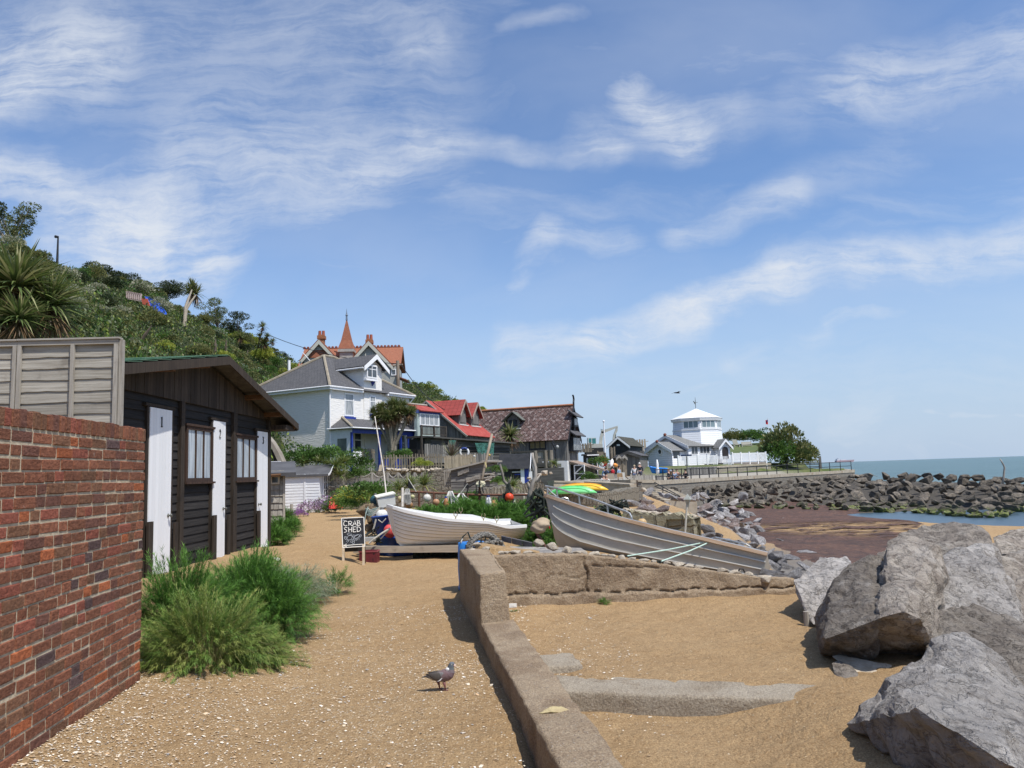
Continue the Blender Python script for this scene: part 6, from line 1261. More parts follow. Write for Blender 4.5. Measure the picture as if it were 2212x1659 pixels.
def annex():
 c=atY(900,925,60); H=Fr((c.x,c.y),R(60)); r=thing('balcony_annex','small annex with red lean-to roof, white french windows and timber balcony','building',tuple(H.o),H.rz)
 U=H.uz(950,925)[0]; zt=H.uz(905,891)[1]; z0=1.5
 b=MB(); b.box(.1,U,0,.3,z0,zt); b.build('wall',mat('sea_green_render',(.38,.45,.42),(.32,.38,.36),scale=2,rough=.8),r)
 m=MB(); m.box(-.1,U+.1,-.06,0,zt-.05,zt+.18); m.build('blue_fascia',BLUEW,r)
 f=MB(); f.slab([(.2,-.3,zt+.15),(U+.2,-.3,zt+.15),(U-.2,1.2,zt+.75),(.3,1.2,zt+.75)],.08); f.build('roof',REDF,r); m=MB(); m.tube([(.3,1.2,zt+.8),(U-.1,1.2,zt+.8)],.09,5); m.build('ridge_board',GREYV,r)
 win(H,H,r,(906,893),(948,921),0,4,1,.12,name='french_window',pane=CURT)
 zb=H.uz(930,942,-1.4)[1]; zr=H.uz(930,919.5,-1.4)[1]; u0=H.uz(909,930,-1.4)[0]; u1=H.uz(964,930,-1.4)[0]
 DK=woodmat('dark_balcony',(.05,.042,.036),(.10,.085,.07),grain=(8,8,3))
 m=MB(); m.box(u0,u1,-1.4,0,zb-.15,zb); m.build('balcony_floor',DK,r); m=MB(); m.box(u0,u1,-1.45,-1.35,zr-.08,zr); m.box(u0,u1,-1.43,-1.37,zb+.08,zb+.14)
 n=int((u1-u0)/.16)
 for i in range(n): u=u0+.05+i*(u1-u0-.1)/n; m.box(u,u+.05,-1.42,-1.38,zb+.14,zr-.08)
 m.build('railing',DK,r)
 for u in(u0,u1-.12,(u0+u1)/2): m=MB(); m.box(u,u+.12,-1.46,-1.34,zb-2.6,zr+.02); m.build('balcony_post',DK,r)
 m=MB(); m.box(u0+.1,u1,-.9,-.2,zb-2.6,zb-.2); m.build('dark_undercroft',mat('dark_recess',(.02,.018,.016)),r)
annex()
def netstore():
 a=atY(930,947,53); b=atY(1100,962,60); H=Fr((a.x,a.y),math.atan2(b.y-a.y,b.x-a.x)); r=thing('net_store','long dark waney-edged boarded shed with a low sloping roof and hanging green net','shed',tuple(H.o),H.rz); U=(Vector((b.x,b.y))-Vector((a.x,a.y))).length
 zt=H.uz(965,945)[1]; z2=H.uz(1098,957)[1]; z0=1.2
 q=MB(); q.prism([(0,z0),(U,z0),(U,z2),(0,zt)],.02,.5); q.build('wall',DGREYH,r); q=MB(); q.clad([(0,z0),(U,z0),(U,z2),(0,zt)],.26,0,.09,False,.01,.03,rnd=.5,seed=9); q.build('waney_boards',DGREYH,r)
 f=MB(); f.slab([(-.2,-.5,zt+.02),(U+.3,-.5,z2+.02),(U+.3,.6,z2+.1),(-.2,.6,zt+.1)],.10); f.build('roof',DGREYH,r)
 GN=nodemat('green_netting',lambda t,bb:_net(t,bb))
 for (pts) in ([(1026,957),(1068,956),(1066,984),(1046,984),(1034,982)],[(970,951),(985,951),(981,972),(974,968)]):
  q=MB(); q.slab([(p[0],-.55,p[1]) for p in [H.uz(x,y,-.55) for x,y in pts]][::-1],.02); q.build('green_net',GN,r)
 return H
def _net(t,b):
 t.put(b.inputs['Base Color'],(.06,.20,.16,1)); b.inputs['Roughness'].default_value=.9; o=t.new('ShaderNodeTexCoord').outputs['Object']; tr=t.new('ShaderNodeBsdfTransparent'); mx=t.new('ShaderNodeMixShader'); t.l.new(t.ramp(t.noise(o,5,4,.7),.4,.6,.25,.8),mx.inputs[0]); t.l.new(b.outputs[0],mx.inputs[1]); t.l.new(tr.outputs[0],mx.inputs[2]); t.l.new(mx.outputs[0],t.n['Material Output'].inputs[0])
NS=netstore()
TILE=roofmat('lichen_diamond_tile',(.175,.105,.09),(.115,.07,.062),(.05,.03,.028),.50,.50,diamond=True,spots=(.33,.27,.25),spt=(.52,.60),spscale=3.2,mort=.035,dist=.05)
def boathouse():
 c=atY(1222.6,937,76); B=Fr((c.x,c.y),R(-22.5)); r=thing('boathouse','large grey boarded boathouse with lichened diamond-tiled roof','building',tuple(B.o),B.rz)
 ze=c.z; uL=B.uz(1040,944)[0]-3; vG,zr=B.vz(1236.5,876,0); zg=.2; vG=max(vG,2.5)
 GP=Fr(B.w(0,0),B.rz+PI/2)
 W_=B.vz(1247,950,0)[0]; vG=W_/2 if W_>2 else vG; zr=B.uz(1150,881.3,vG)[1]
 zj=B.uz(1222,995)[1]
 b=MB(); b.add([(uL,0,zg),(uL,W_,zg),(uL,W_,ze),(uL,vG,zr-.1),(uL,0,ze),(0,0,zg),(0,W_,zg),(0,W_,ze),(0,vG,zr-.1),(0,0,ze)],[(0,1,2,3,4),(9,8,7,6,5),(0,4,9,5),(1,6,7,2)]); b.build('wall',DGREYV,r)
 q=MB(); q.clad([(uL+12,zj),(0,zj),(0,ze-.05),(uL+12,ze-.05)],.17,0,.04,True,.012,.012,rnd=.3,seed=12); q.build('front_boards',DGREYV,r)
 q=MB(subM(B,GP)); q.clad([(0,zj),(W_,zj),(W_,ze),(vG,zr-.3),(0,ze)],.17,0,.04,True,.012,.012,rnd=.3,seed=13); q.build('gable_boards',DGREYV,r)
 q=MB(); q.box(-2.6,.03,-.03,W_,zg,zj); q.build('white_ground_wall',painted('white_render',(.76,.76,.74),(.45,.43,.38),.3),r)
 o=.35; k=(zr-ze)/vG; f=MB(); f.slab([(uL-1,-o,ze-o*k),(.3,-o,ze-o*k),(.3,vG,zr),(uL-1,vG,zr)],.12,'auto'); f.slab([(.3,W_+o,ze-o*k),(uL-1,W_+o,ze-o*k),(uL-1,vG,zr),(.3,vG,zr)],.12,'auto'); f.build('roof',TILE,r)
 m=MB(); m.tube([(uL-1,vG,zr+.04),(.3,vG,zr+.04)],.13,6); m.build('ridge_tiles',mat('orange_ridge',(.42,.17,.08),(.30,.13,.07),scale=2,rough=.8),r)
 for s in(-o,W_+o): m=MB(); m.hexa([(.3,s,ze-o*k-.30),(.38,s,ze-o*k-.30),(.3,vG,zr-.3),(.38,vG,zr-.3),(.3,s,ze-o*k+.02),(.38,s,ze-o*k+.02),(.3,vG,zr+.03),(.38,vG,zr+.03)]); m.build('barge_board',BLACKP,r)
 m=MB(); m.tube([(.34,vG,zr-.2),(.34,vG,zr+.3),(.34,vG+.12,zr+.62),(.34,vG+.02,zr+.92),(.34,vG-.10,zr+.98),(.34,vG-.12,zr+.86)],[.09,.10,.10,.09,.10,.05],8); m.build('finial',BLACKP,r)
 best=min(((abs(B.uz(1111,924,v)[1]-(ze+k*v)),v) for v in np.arange(.2,vG,.05)))[1]; v=best; u0=B.uz(1097,920,v)[0]; u1=B.uz(1122,920,v)[0]; zb=ze+k*v-.1; zt=B.uz(1110,905,v)[1]; um=(u0+u1)/2; zp=B.uz(1106,891,v)[1]
 g=MB(); vb=min((zp-ze)/k,vG); g.prism([(u0,zb),(u1,zb),(u1,zt),(um,zp-.1),(u0,zt)],v,vb); D=g.build('dormer',DGREYV,r); e=.5
 f=MB(); zE=zt-.25; f.slab([(u0-e,v-.4,zE),(um,v-.4,zp),(um,vb,zp),(u0-e,(zE-ze)/k,zE)][::-1],.08,'auto'); f.slab([(um,v-.4,zp),(u1+e,v-.4,zE),(u1+e,(zE-ze)/k,zE),(um,vb,zp)][::-1],.08,'auto'); f.build('dormer_roof',roofmat('mossy_slate',(.13,.15,.13),(.17,.18,.16),(.06,.06,.05),.4,.25),D)
 win(B,B,D,(1100.5,907),(1117,921),v,2,1,.09,mt=BLACKP,pane=glass); q=MB(); q.box(u0-.2,u1+.2,v-.25,v,zb-.05,zb+.05); q.build('flashing',mat('white_flash',(.7,.68,.64)),D)
 win(B,B,r,(1143,946),(1180.5,971.5),0,3,1,.14,mt=BLACKP,pane=mat('ochre_blind',(.16,.13,.06),(.21,.17,.09),scale=2,rough=.3))
 GPm=GP
 zt1=B.uz(1222,943)[1]; zt2=B.uz(1222,975)[1]
 m=MB(subM(B,GP)); m.box(W_*.18,W_*.85,-.5,0,zt2,zt1); bw=m.build('bay_window',BLACKP,r)
 n=5
 for i in range(n): m=MB(subM(B,GP)); a=W_*.18+.08+i*(W_*.67-.08)/n; m.box(a,a+(W_*.67)/n-.12,-.53,-.50,zt2+.12,zt1-.12); m.build('bay_pane',mat('pale_pane',(.16,.18,.2),(.28,.3,.3),scale=2,rough=.1),bw)
 m=MB(subM(B,GP)); m.slab([(W_*.05,-1.0,zt1+.1),(W_*.98,-1.0,zt1+.1),(W_*.98,-.02,zt1+.8),(W_*.05,-.02,zt1+.8)],.1,'auto'); m.build('bay_roof',SLATE,r)
 z3=B.uz(1234,920)[1]; z4=B.uz(1234,900)[1]; m=MB(subM(B,GP)); m.box(W_*.32,W_*.68,-.5,0,z3,z4); uw=m.build('oriel_window',BLACKP,r); m=MB(subM(B,GP)); m.box(W_*.36,W_*.64,-.53,-.5,z3+.15,z4-.1); m.build('pane',mat('pale_pane',(.16,.18,.2)),uw)
 m=MB(subM(B,GP)); m.slab([(W_*.2,-1.0,z4+.05),(W_*.8,-1.0,z4+.05),(W_*.8,-.02,z4+.8),(W_*.2,-.02,z4+.8)],.1,'auto'); m.build('oriel_roof',SLATE,r); m=MB(subM(B,GP)); m.hexa([(W_*.46,-.1,z3-1.0),(W_*.54,-.1,z3-1.0),(W_*.46,0,z3-1),(W_*.54,0,z3-1),(W_*.42,-.45,z3),(W_*.58,-.45,z3),(W_*.42,0,z3),(W_*.58,0,z3)]); m.build('oriel_bracket',BLACKP,r)
 m=MB(subM(B,GP)); za=B.uz(1228,995)[1]; m.slab([(W_*.1,-3.2,za-1.0),(W_*.95,-3.2,za-1.0),(W_*.95,0,za),(W_*.1,0,za)],.08); m.build('awning',woodmat('awning_board',(.24,.18,.14),(.34,.27,.22),grain=(6,2,6)),r)
 m=MB(subM(B,GP)); m.box(W_*.25,W_*.6,-.08,.0,zg,za-.4); m.build('dark_doorway',mat('dark_recess',(.02,.018,.016)),r)
 return B
BH=boathouse()
def stabledoor():
 a=atY(1243,1041,76.5); b=atY(1264,1041,75.5); H=Fr((a.x,a.y),math.atan2(b.y-a.y,b.x-a.x)); r=thing('open_door','open black double door braced with white diagonals beside the boathouse','door',tuple(H.o),H.rz); U=(b-a).length; zb=H.uz(1250,1041)[1]; zt=H.uz(1250,1005)[1]
 q=MB(); q.box(0,U,0,.05,zb,zt); q.build('panel',BLACKP,r)
 f=MB();
 for a_,b_ in(((0,zb),(0,zt)),((U,zb),(U,zt)),((0,zt),(U,zt)),((0,(zb+zt)/2),(U,(zb+zt)/2)),((0,zb+.05),(U,(zb+zt)/2)),((0,(zb+zt)/2),(U,zt))): f.tube([(a_[0],-.05,a_[1]),(b_[0],-.05,b_[1])],.065,4)
 f.build('white_bracing',WTRIM,r)
stabledoor()
def deck():
 a=atY(1069,975,68); b=atY(1192,975,66.5); H=Fr((a.x,a.y),math.atan2(b.y-a.y,b.x-a.x)); r=thing('timber_deck','raised grey timber terrace with boarded balustrade on log posts before the boathouse','deck',tuple(H.o),H.rz)
 zt=H.uz(1150,974)[1]; zf=H.uz(1150,1003)[1]; U=H.uz(1191,975)[0]; u1=H.uz(1156,975)[0]
 q=MB(); q.box(0,U,0,3.5,zf-.3,zf); q.build('deck_floor',DGREYH,r); q=MB(); q.clad([(0,zf+.1),(u1-.2,zf+.1),(u1-.2,zt-.12),(0,zt-.12)],.17,0,.03,True,.03,.01,rnd=.3,seed=3); q.build('balustrade_boards',DGREYV,r)
 q=MB(); q.clad([(u1+.2,zf+.5),(U-.2,zf+.5),(U-.2,zt-.1),(u1+.2,zt-.1)],.17,.0,.03,True,.02,.01,rnd=.2,seed=5); q.build('balustrade_boards',GREYV,r)
 q=MB(); q.box(-.1,U+.1,-.12,.06,zt-.1,zt); q.build('handrail',DGREYH,r); q=MB(); q.box(u1-.4,U+.3,-.2,.1,zf-.25,zf+.12); q.build('bearer',DGREYH,r)
 for x in(1157,1179,1190.5): u=H.uz(x,990)[0]; q=MB(); q.tube([(u,-.05,-.5),(u+.05,-.05,zf*.6),(u,-.05,zt)],.2,8); q.build('log_post',mat('log',(.16,.14,.11),(.24,.21,.17),scale=2,rough=.9,bump=.02),r)
 q=MB(); q.box(u1-.1,U-.2,1.0,3.2,-.5,zf-.3);
 q.build('lower_wall',DGREYH,r); d=MB(); d.box(H.uz(1168,1020)[0],H.uz(1174,1020)[0],.92,1.0,-.4,H.uz(1170,1010)[1]); d.build('blue_door',BLUEW,r)
deck()
def blackhut():
 c=atY(1142,1010,52); H=Fr((c.x,c.y),R(-6)); r=thing('black_hut','small hut with black corrugated roof, white gable edge and blue door post','hut',tuple(H.o),H.rz)
 zE=H.uz(1137,1009)[1]; uL=H.uz(1079,1012)[0]; uR=0; vR,zR=H.vz(1143,981,0); vW=1.9; zR=H.uz(1140,980,vW/2)[1]; zg=-.2
 H2=Fr(H.w(0,0),H.rz+PI/2)
 q=MB(); q.add([(uL+.3,0,zg),(uL+.3,vW,zg),(uL+.3,vW,zE),(uL+.3,vW/2,zR-.1),(uL+.3,0,zE),(-.5,0,zg),(-.5,vW,zg),(-.5,vW,zE),(-.5,vW/2,zR-.1),(-.5,0,zE)],[(0,1,2,3,4),(9,8,7,6,5),(0,4,9,5),(1,6,7,2)]); q.build('wall',BLACKP,r)
 q=MB(); q.clad([(uL+.3,zg),(-.5,zg),(-.5,zE-.02),(uL+.3,zE-.02)],.16,0,.03,False,.01,rnd=.3,seed=3); q.build('cladding',mat('black_boards',(.02,.019,.018),(.045,.042,.04),scale=4,rough=.7,attr=True),r)
 f=MB(); n=44;
 for i in range(n):
  a=uL-.1+(.1-uL+.05)*i/n; b=uL-.1+(.15-uL)*(i+1)/n;
  m_=(a+b)/2
  for s in(0,1):
   y0,z0_,y1,z1_=(-.25,zE-.12,vW/2,zR) if s==0 else (vW+.25,zE-.12,vW/2,zR)
   f.add([(a,y0,z0_),(m_,y0,z0_+.035),(b,y0,z0_),(b,y1,z1_),(m_,y1,z1_+.035),(a,y1,z1_)],[(0,1,4,5),(1,2,3,4)])
 f.build('roof',mat('black_tin',(.03,.032,.036),(.045,.046,.05),scale=3,rough=.5),r)
 for s in(-.25,vW+.25): m=MB(); m.hexa([(.1,s,zE-.30),(.14,s,zE-.30),(.1,vW/2,zR-.14),(.14,vW/2,zR-.14),(.1,s,zE-.1),(.14,s,zE-.1),(.1,vW/2,zR+.05),(.14,vW/2,zR+.05)]); m.build('barge_board',WTRIM,r)
 m=MB(); m.box(-.55,-.3,-.06,.0,zg,zE); m.build('white_post',WTRIM,r); m=MB(); m.box(-.3,.0,-.06,.0,zg,zE-.05); m.build('blue_door',BLUEW,r); m=MB(); m.box(.0,.22,-.06,.0,zg,zE-.3); m.build('white_post',WTRIM,r)
 m=MB(); a=H.uz(1106,1019); b=H.uz(1125,1017); m.box(a[0],b[0],-.08,-.04,a[1]-.06,a[1]); m.build('batten',mat('white_flash',(.7,.68,.64)),r); m=MB(); a=H.uz(1112,1024); b=H.uz(1124,1026); m.box(a[0],b[0],-.08,-.04,b[1],a[1]); m.build('blue_notice',BLUEW,r)
 q=MB(); q.box(-.0+.3,2.3,.6,2.0,zg,zE-.1); q.build('side_boards',DGREYH,r)
blackhut()
def driftshed():
 Y=37; c=atY(974,1050,Y); H=Fr((c.x,c.y),R(-3)); r=thing('driftwood_shed','low grey boarded shed with driftwood name boards and a sloping roof','shed',tuple(H.o),H.rz)
 ul=H.uz(974,1012)[0]; um=H.uz(1044,1020)[0]; ur=H.uz(1067,1010)[0]; z0=-.3; zl=H.uz(976,1015)[1]; zm=H.uz(1045,997)[1]; zr=zm-.02
 q=MB(); q.prism([(ul,z0),(ur,z0),(ur,zr),(um,zm),(ul,zl)],.02,2.2); q.build('wall',DGREYH,r)
 GB=woodmat('shed_board',(.10,.095,.09),(.20,.19,.175),grain=(1,6,14),bump=.008)
 q=MB(); q.clad([(ul,z0),(ur,z0),(ur,zr),(um,zm),(ul,zl)],.13,0,.03,False,.012,.008,rnd=.35,seed=6); q.build('cladding',GB,r)
 f=MB(); f.slab([(ul-.15,-.2,zl+.02),(um,-.2,zm+.02),(um,2.3,zm+.1),(ul-.15,2.3,zl+.1)],.08); f.slab([(um-.05,-.2,zm+.04),(ur+.25,-.2,zm+.02),(ur+.25,2.3,zm+.06),(um-.05,2.3,zm+.1)],.08); f.build('roof',GREYH,r)
 for (a,b,h,nm) in(((989,1023),(1013,1014),.16,'name_board'),((1007,1037),(1038,1029),.17,'name_board')):
  p=H.uz(*a,-.08); s=H.uz(*b,-.08); q=MB(); n=9; rg=random.Random(int(a[0])); up=[];dn=[]
  for i in range(n+1):
   t=i/n; u=p[0]+(s[0]-p[0])*t; z=p[1]+(s[1]-p[1])*t; up.append((u,z+h*(.5+rg.uniform(-.1,.15)))); dn.append((u,z-h*(.6+rg.uniform(-.1,.12))))
  q.prism(dn+up[::-1],-.12,-.06); B_=q.build(nm,GREYH,r)
  m=MB();
  for i in range(7):   # raised driftwood lettering, unreadable in the photograph
   t=(i+.6)/7.6; u=p[0]+(s[0]-p[0])*t; z=p[1]+(s[1]-p[1])*t; m.tube([(u-.025,-.135,z-.045),(u+rg.uniform(-.03,.03),-.135,z+.045),(u+.03,-.135,z+rg.uniform(-.04,.02))],.008,4)
  m.build('raised_lettering',GREYV,B_)
 q=MB(); a=H.uz(1045.5,1022,-.05); b=H.uz(1064,1038,-.05); rg=random.Random(2)
 for i in range(12): u=rg.uniform(a[0],b[0]); z=rg.uniform(b[1],a[1]); q.tube([(u-.1,-.08,z-.04),(u+.12,-.09,z+rg.uniform(-.1,.1))],.035,5)
 q.build('driftwood_relief',GREYH,r)
driftshed()
def whiteshed():
 Y=38.5; c=atY(614,1098,Y); H=Fr((c.x,c.y),R(0)); r=thing('white_shed','small white boarded summerhouse with dark felt roof and glazed doors','shed',tuple(H.o),H.rz)
 uL=-.2; uR=H.uz(690,1050)[0]; zt=H.uz(660,1024)[1]; z0=-.1; vW=H.vz(717,1050,uR)[0]
 zr=H.vz(716,1003,uR+.2)[1]
 SB=painted('shed_white',(.74,.75,.76),(.42,.41,.38),.5,rough=.6,st=(1,1,4))
 q=MB(); q.add([(uL,0,z0),(uL,vW,z0),(uL,vW,zt),(uL,vW/2,zr-.1),(uL,0,zt),(uR,0,z0),(uR,vW,z0),(uR,vW,zt),(uR,vW/2,zr-.1),(uR,0,zt)],[(0,1,2,3,4),(9,8,7,6,5),(0,4,9,5),(1,6,7,2)]); q.build('wall',SB,r)
 um=H.uz(659,1050)[0]; q=MB();
 q.clad([(uL,z0),(uR-.0,z0),(uR,zt),(uL,zt)],.145,0,.028,False,.012,.004,rnd=.05,seed=3); q.build('cladding',SB,r); q=MB(); q.box(um-.05,um+.04,-.045,-.0,z0,zt); q.build('cover_strip',SB,r)
 E_=Fr(H.w(uR,0),R(90)); q=MB(subM(H,E_)); q.clad([(0,z0),(vW,z0),(vW,zt),(vW/2,zr-.12),(0,zt)],.145,0,.02,False,.01); q.build('end_cladding',SB,r)
 w=win(H,E_,r,(vW*.22,zt-.02),(vW*.52,z0+.75),-.03,2,3,.05,px=False,name='glazed_door'); w2=win(H,E_,r,(vW*.54,zt-.02),(vW*.84,z0+.75),-.03,2,3,.05,px=False,name='glazed_door')
 for a,b in((.22,.52),(.54,.84)): q=MB(subM(H,E_)); q.box(vW*a,vW*b,-.06,-.0,z0,z0+.745); q.build('door_panel',SB,r)
 f=MB(); e=.12; FELT=mat('grey_felt',(.075,.075,.08),(.10,.10,.105),scale=2,rough=.95); f.slab([(uL-.3,-e,zt-.04),(uR+.45,-e,zt-.04),(uR+.45,vW/2,zr),(uL-.3,vW/2,zr)],.04); f.slab([(uR+.45,vW+e,zt-.04),(uL-.3,vW+e,zt-.04),(uL-.3,vW/2,zr),(uR+.45,vW/2,zr)],.04); f.build('roof',FELT,r)
 q=MB(); q.box(uL-.3,uR+.4,-e-.02,-e+.0,zt-.14,zt-.03); q.build('eaves_board',FELT,r)
 for s in(-e,vW+e):
  n=6; P=[]
  for i in range(n+1): t=i/n; P.append((uR+.47,s+(vW/2-s)*t,zt-.06+(zr-zt+.06)*t-.05*math.sin(t*PI*2)))
  m=MB(); m.loft([[Vector((p[0],p[1],p[2]-.06)),Vector((p[0]+.02,p[1],p[2]-.06)),Vector((p[0]+.02,p[1],p[2]+.035)),Vector((p[0],p[1],p[2]+.035))] for p in P]); m.build('barge_board',WTRIM,r)
whiteshed()
def shinglehut():
 Y=24; c=atY(580,1110,Y); H=Fr((c.x-2.2,c.y-.5),R(16.5)); r=thing('shingle_hut','grey shingled hut with a small window just beyond the black hut','hut',tuple(H.o),H.rz)
 uR=H.uz(614,1060)[0]; z0=-.1; zt=H.uz(600,1018)[1]; SH=woodmat('shingle',(.20,.18,.155),(.33,.31,.27),grain=(8,8,3))
 q=MB(); q.box(0,uR,0,2.2,z0,zt); q.build('wall',SH,r); q=MB(); rg=random.Random(2); z=z0
 while z<zt:
  u=0
  while u<uR: w=rg.uniform(.12,.22); u1=min(u+w,uR); k=rg.uniform(.8,1.15); dz=rg.uniform(0,.02); q.add([(u,-.05,z+dz),(u1-.01,-.05,z+dz),(u1-.01,-.012,z+.21),(u,-.012,z+.21),(u,0,z+dz),(u1-.01,0,z+dz)],[(0,1,2,3),(4,5,1,0)],None,(k,k,k)); u=u1
  z+=.20
 q.build('shingles',SH,r)
 win(H,H,r,(584,1027),(604,1046),-.05,1,1,.05,mt=mat('cream_frame',(.45,.40,.32),rough=.7)); f=MB(); f.slab([(-.3,-.35,zt-.05),(uR+.35,-.35,zt-.05),(uR+.35,2.2,zt+.35),(-.3,2.2,zt+.35)],.10); f.build('roof',mat('grey_felt',(.075,.075,.08)),r)
 for i in range(7): m=MB(); u=uR-.1-i*.35; m.tube([(u,-.42,zt-.12),(u-.3,-.40,zt-.13)],.045,6); m.build('eaves_pole',woodmat('warm_timber',(.10,.05,.025),(.16,.085,.04)),r)
 m=MB(); m.box(uR-.04,uR+.03,-.06,.0,z0,zt-.1); m.build('corner_post',GREYV,r)
shinglehut()
t=thing('upturned_hull','weathered beige upturned boat hull leaning behind the shingled hut','hull',tuple(atY(600,985,29))); q=MB(); P=[(0,-46),(9,-34),(18,-14),(27,6),(34,10),(36,4),(27,-16),(14,-38),(4,-50)]
pts=[atY(583+a[0]*1.0,944+50+a[1],29)-t.location for a in P]; q.slab(pts,.5); q.build('hull_shell',mat('beige_hull',(.30,.27,.22),(.22,.19,.15),scale=2,rough=.8),t)
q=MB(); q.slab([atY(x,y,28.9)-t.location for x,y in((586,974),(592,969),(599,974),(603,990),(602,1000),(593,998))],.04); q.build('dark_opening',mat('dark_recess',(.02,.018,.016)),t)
q=MB(); q.box(-.9,.9,-.02,.5,-.25,.3); o=single(q,'white_box',WTRIM,'white box end showing above the eaves of the shingled hut','box'); o.location=atY(588,1004,27); o.scale=(.3,.3,.4)
RUB=stonewallmat('rubble_stone',(.24,.21,.165),(.32,.28,.22),(.17,.145,.11),.42,.24,.38,.035,.10); RUB2=stonewallmat('sea_wall_stone',(.20,.18,.15),(.27,.245,.205),(.30,.27,.22),.42,.2,.08); RUB3=stonewallmat('yellow_rubble',(.30,.27,.17),(.36,.32,.21),(.22,.19,.13),.5,.3,.3,.04,.08)
CAPC=mat('coping_concrete',(.33,.28,.21),(.42,.37,.29),scale=2,rough=.9,bump=.01,c3=(.25,.14,.07),s3=3,t3=(.62,.72))
def wallthing(name,label,pts,th,m,cap=None,capm=None,rough=.0,sub=1,cat='wall'):
 """pts: list of (x,y,zbase,ztop)"""
 r=thing(name,label,cat,(pts[0][0],pts[0][1],0)); o=Vector((pts[0][0],pts[0][1],0)); q=MB(); L=0; rg=random.Random(7)
 P=[]
 for a,b in zip(pts,pts[1:]):
  for k in range(sub): t=k/sub; P.append(tuple(a[i]+(b[i]-a[i])*t for i in range(4)))
 P.append(pts[-1]); P=[(p[0],p[1],p[2],p[3]+(rg.uniform(-rough,rough))) for p in P]
 for a,b in zip(P,P[1:]):
  d=Vector((b[0]-a[0],b[1]-a[1],0)); l=d.length; n=Vector((-d.y,d.x,0)).normalized()*th
  A=Vector((a[0],a[1],0))-o; B=Vector((b[0],b[1],0))-o; Z=Vector((0,0,1))
  q.face([A+Z*a[2],B+Z*b[2],B+Z*b[3],A+Z*a[3]],[(L,a[2]),(L+l,b[2]),(L+l,b[3]),(L,a[3])])
  q.face([A+Z*a[3],B+Z*b[3],B+n+Z*b[3],A+n+Z*a[3]],[(L,0),(L+l,0),(L+l,th),(L,th)]); q.face([B+n+Z*b[2],A+n+Z*a[2],A+n+Z*a[3],B+n+Z*b[3]],[(L,a[2]),(L+l,b[2]),(L+l,b[3]),(L,a[3])]); L+=l
 for p,s in((P[0],0),(P[-1],1)):
  pp=P[1] if s==0 else P[-2]; d=Vector((pp[0]-p[0],pp[1]-p[1],0))*(1 if s==0 else -1); n=Vector((-d.y,d.x,0)).normalized()*th; A=Vector((p[0],p[1],0))-o; Z=Vector((0,0,1)); q.face([A+n+Z*p[2],A+Z*p[2],A+Z*p[3],A+n+Z*p[3]],[(0,p[2]),(th,p[2]),(th,p[3]),(0,p[3])])
 q.build('masonry',m,r)
 if cap:
  c=MB()
  for a,b in zip(pts,pts[1:]):
   d=Vector((b[0]-a[0],b[1]-a[1],0)); n=Vector((-d.y,d.x,0)).normalized(); e=d.normalized()*.0; A=Vector((a[0],a[1],0))-o-n*.06; B=Vector((b[0],b[1],0))-o-n*.06; Z=Vector((0,0,1)); N=n*(th+.12)
   c.hexa([A+Z*(a[3]+.003),B+Z*(b[3]+.003),A+N+Z*(a[3]+.003),B+N+Z*(b[3]+.003),A+Z*(a[3]+cap),B+Z*(b[3]+cap),A+N+Z*(a[3]+cap),B+N+Z*(b[3]+cap)])
  c.build('coping',capm or CAPC,r)
 return r
def ptz(x,y,Y,zb=None,yb=None): p=atY(x,y,Y); return (p.x,p.y,zb if zb is not None else atY(x,yb,Y).z,p.z)
wallthing('stone_wall','rough garden wall of grey rubble stone at the far end of the sandy path',[ptz(710,1053,39.5,-.3),ptz(800,1051,39.5,-.3),ptz(870,1053,39,-.3),ptz(925,1050,38.5,-.3)],.4,RUB,None,None,.05,6)
rg=random.Random(9)
for i in range(22):
 x=712+i*9.5+rg.uniform(-3,3); o=mkobj('stone',ck[i%4],None,atY(x,1051.5+rg.uniform(-1,1),39.6),x,(rg.uniform(.11,.17),.15,rg.uniform(.08,.13))); tag(o,'rounded grey stone topping the rubble wall under the lattice fence','stone','coping stones on the rubble wall at the path end')
wallthing('stone_wall','stone garden wall topped with boulders below the picket fence',[ptz(700,1018,44.2,-.3),ptz(820,1016,44.2,-.3),ptz(900,1015,44,-.3),ptz(975,1014,43.6,-.3)],.5,RUB,None,None,.06,6)
for i in range(15): x=838+i*8.6+rg.uniform(-2,2); o=mkobj('stone',ck[i%4],None,atY(x,1015+rg.uniform(-1,1),43.9),x,(rg.uniform(.16,.26),.2,rg.uniform(.15,.22))); tag(o,'rounded boulder topping the garden wall below the picket fence','stone','boulders on the wall below the picket fence')
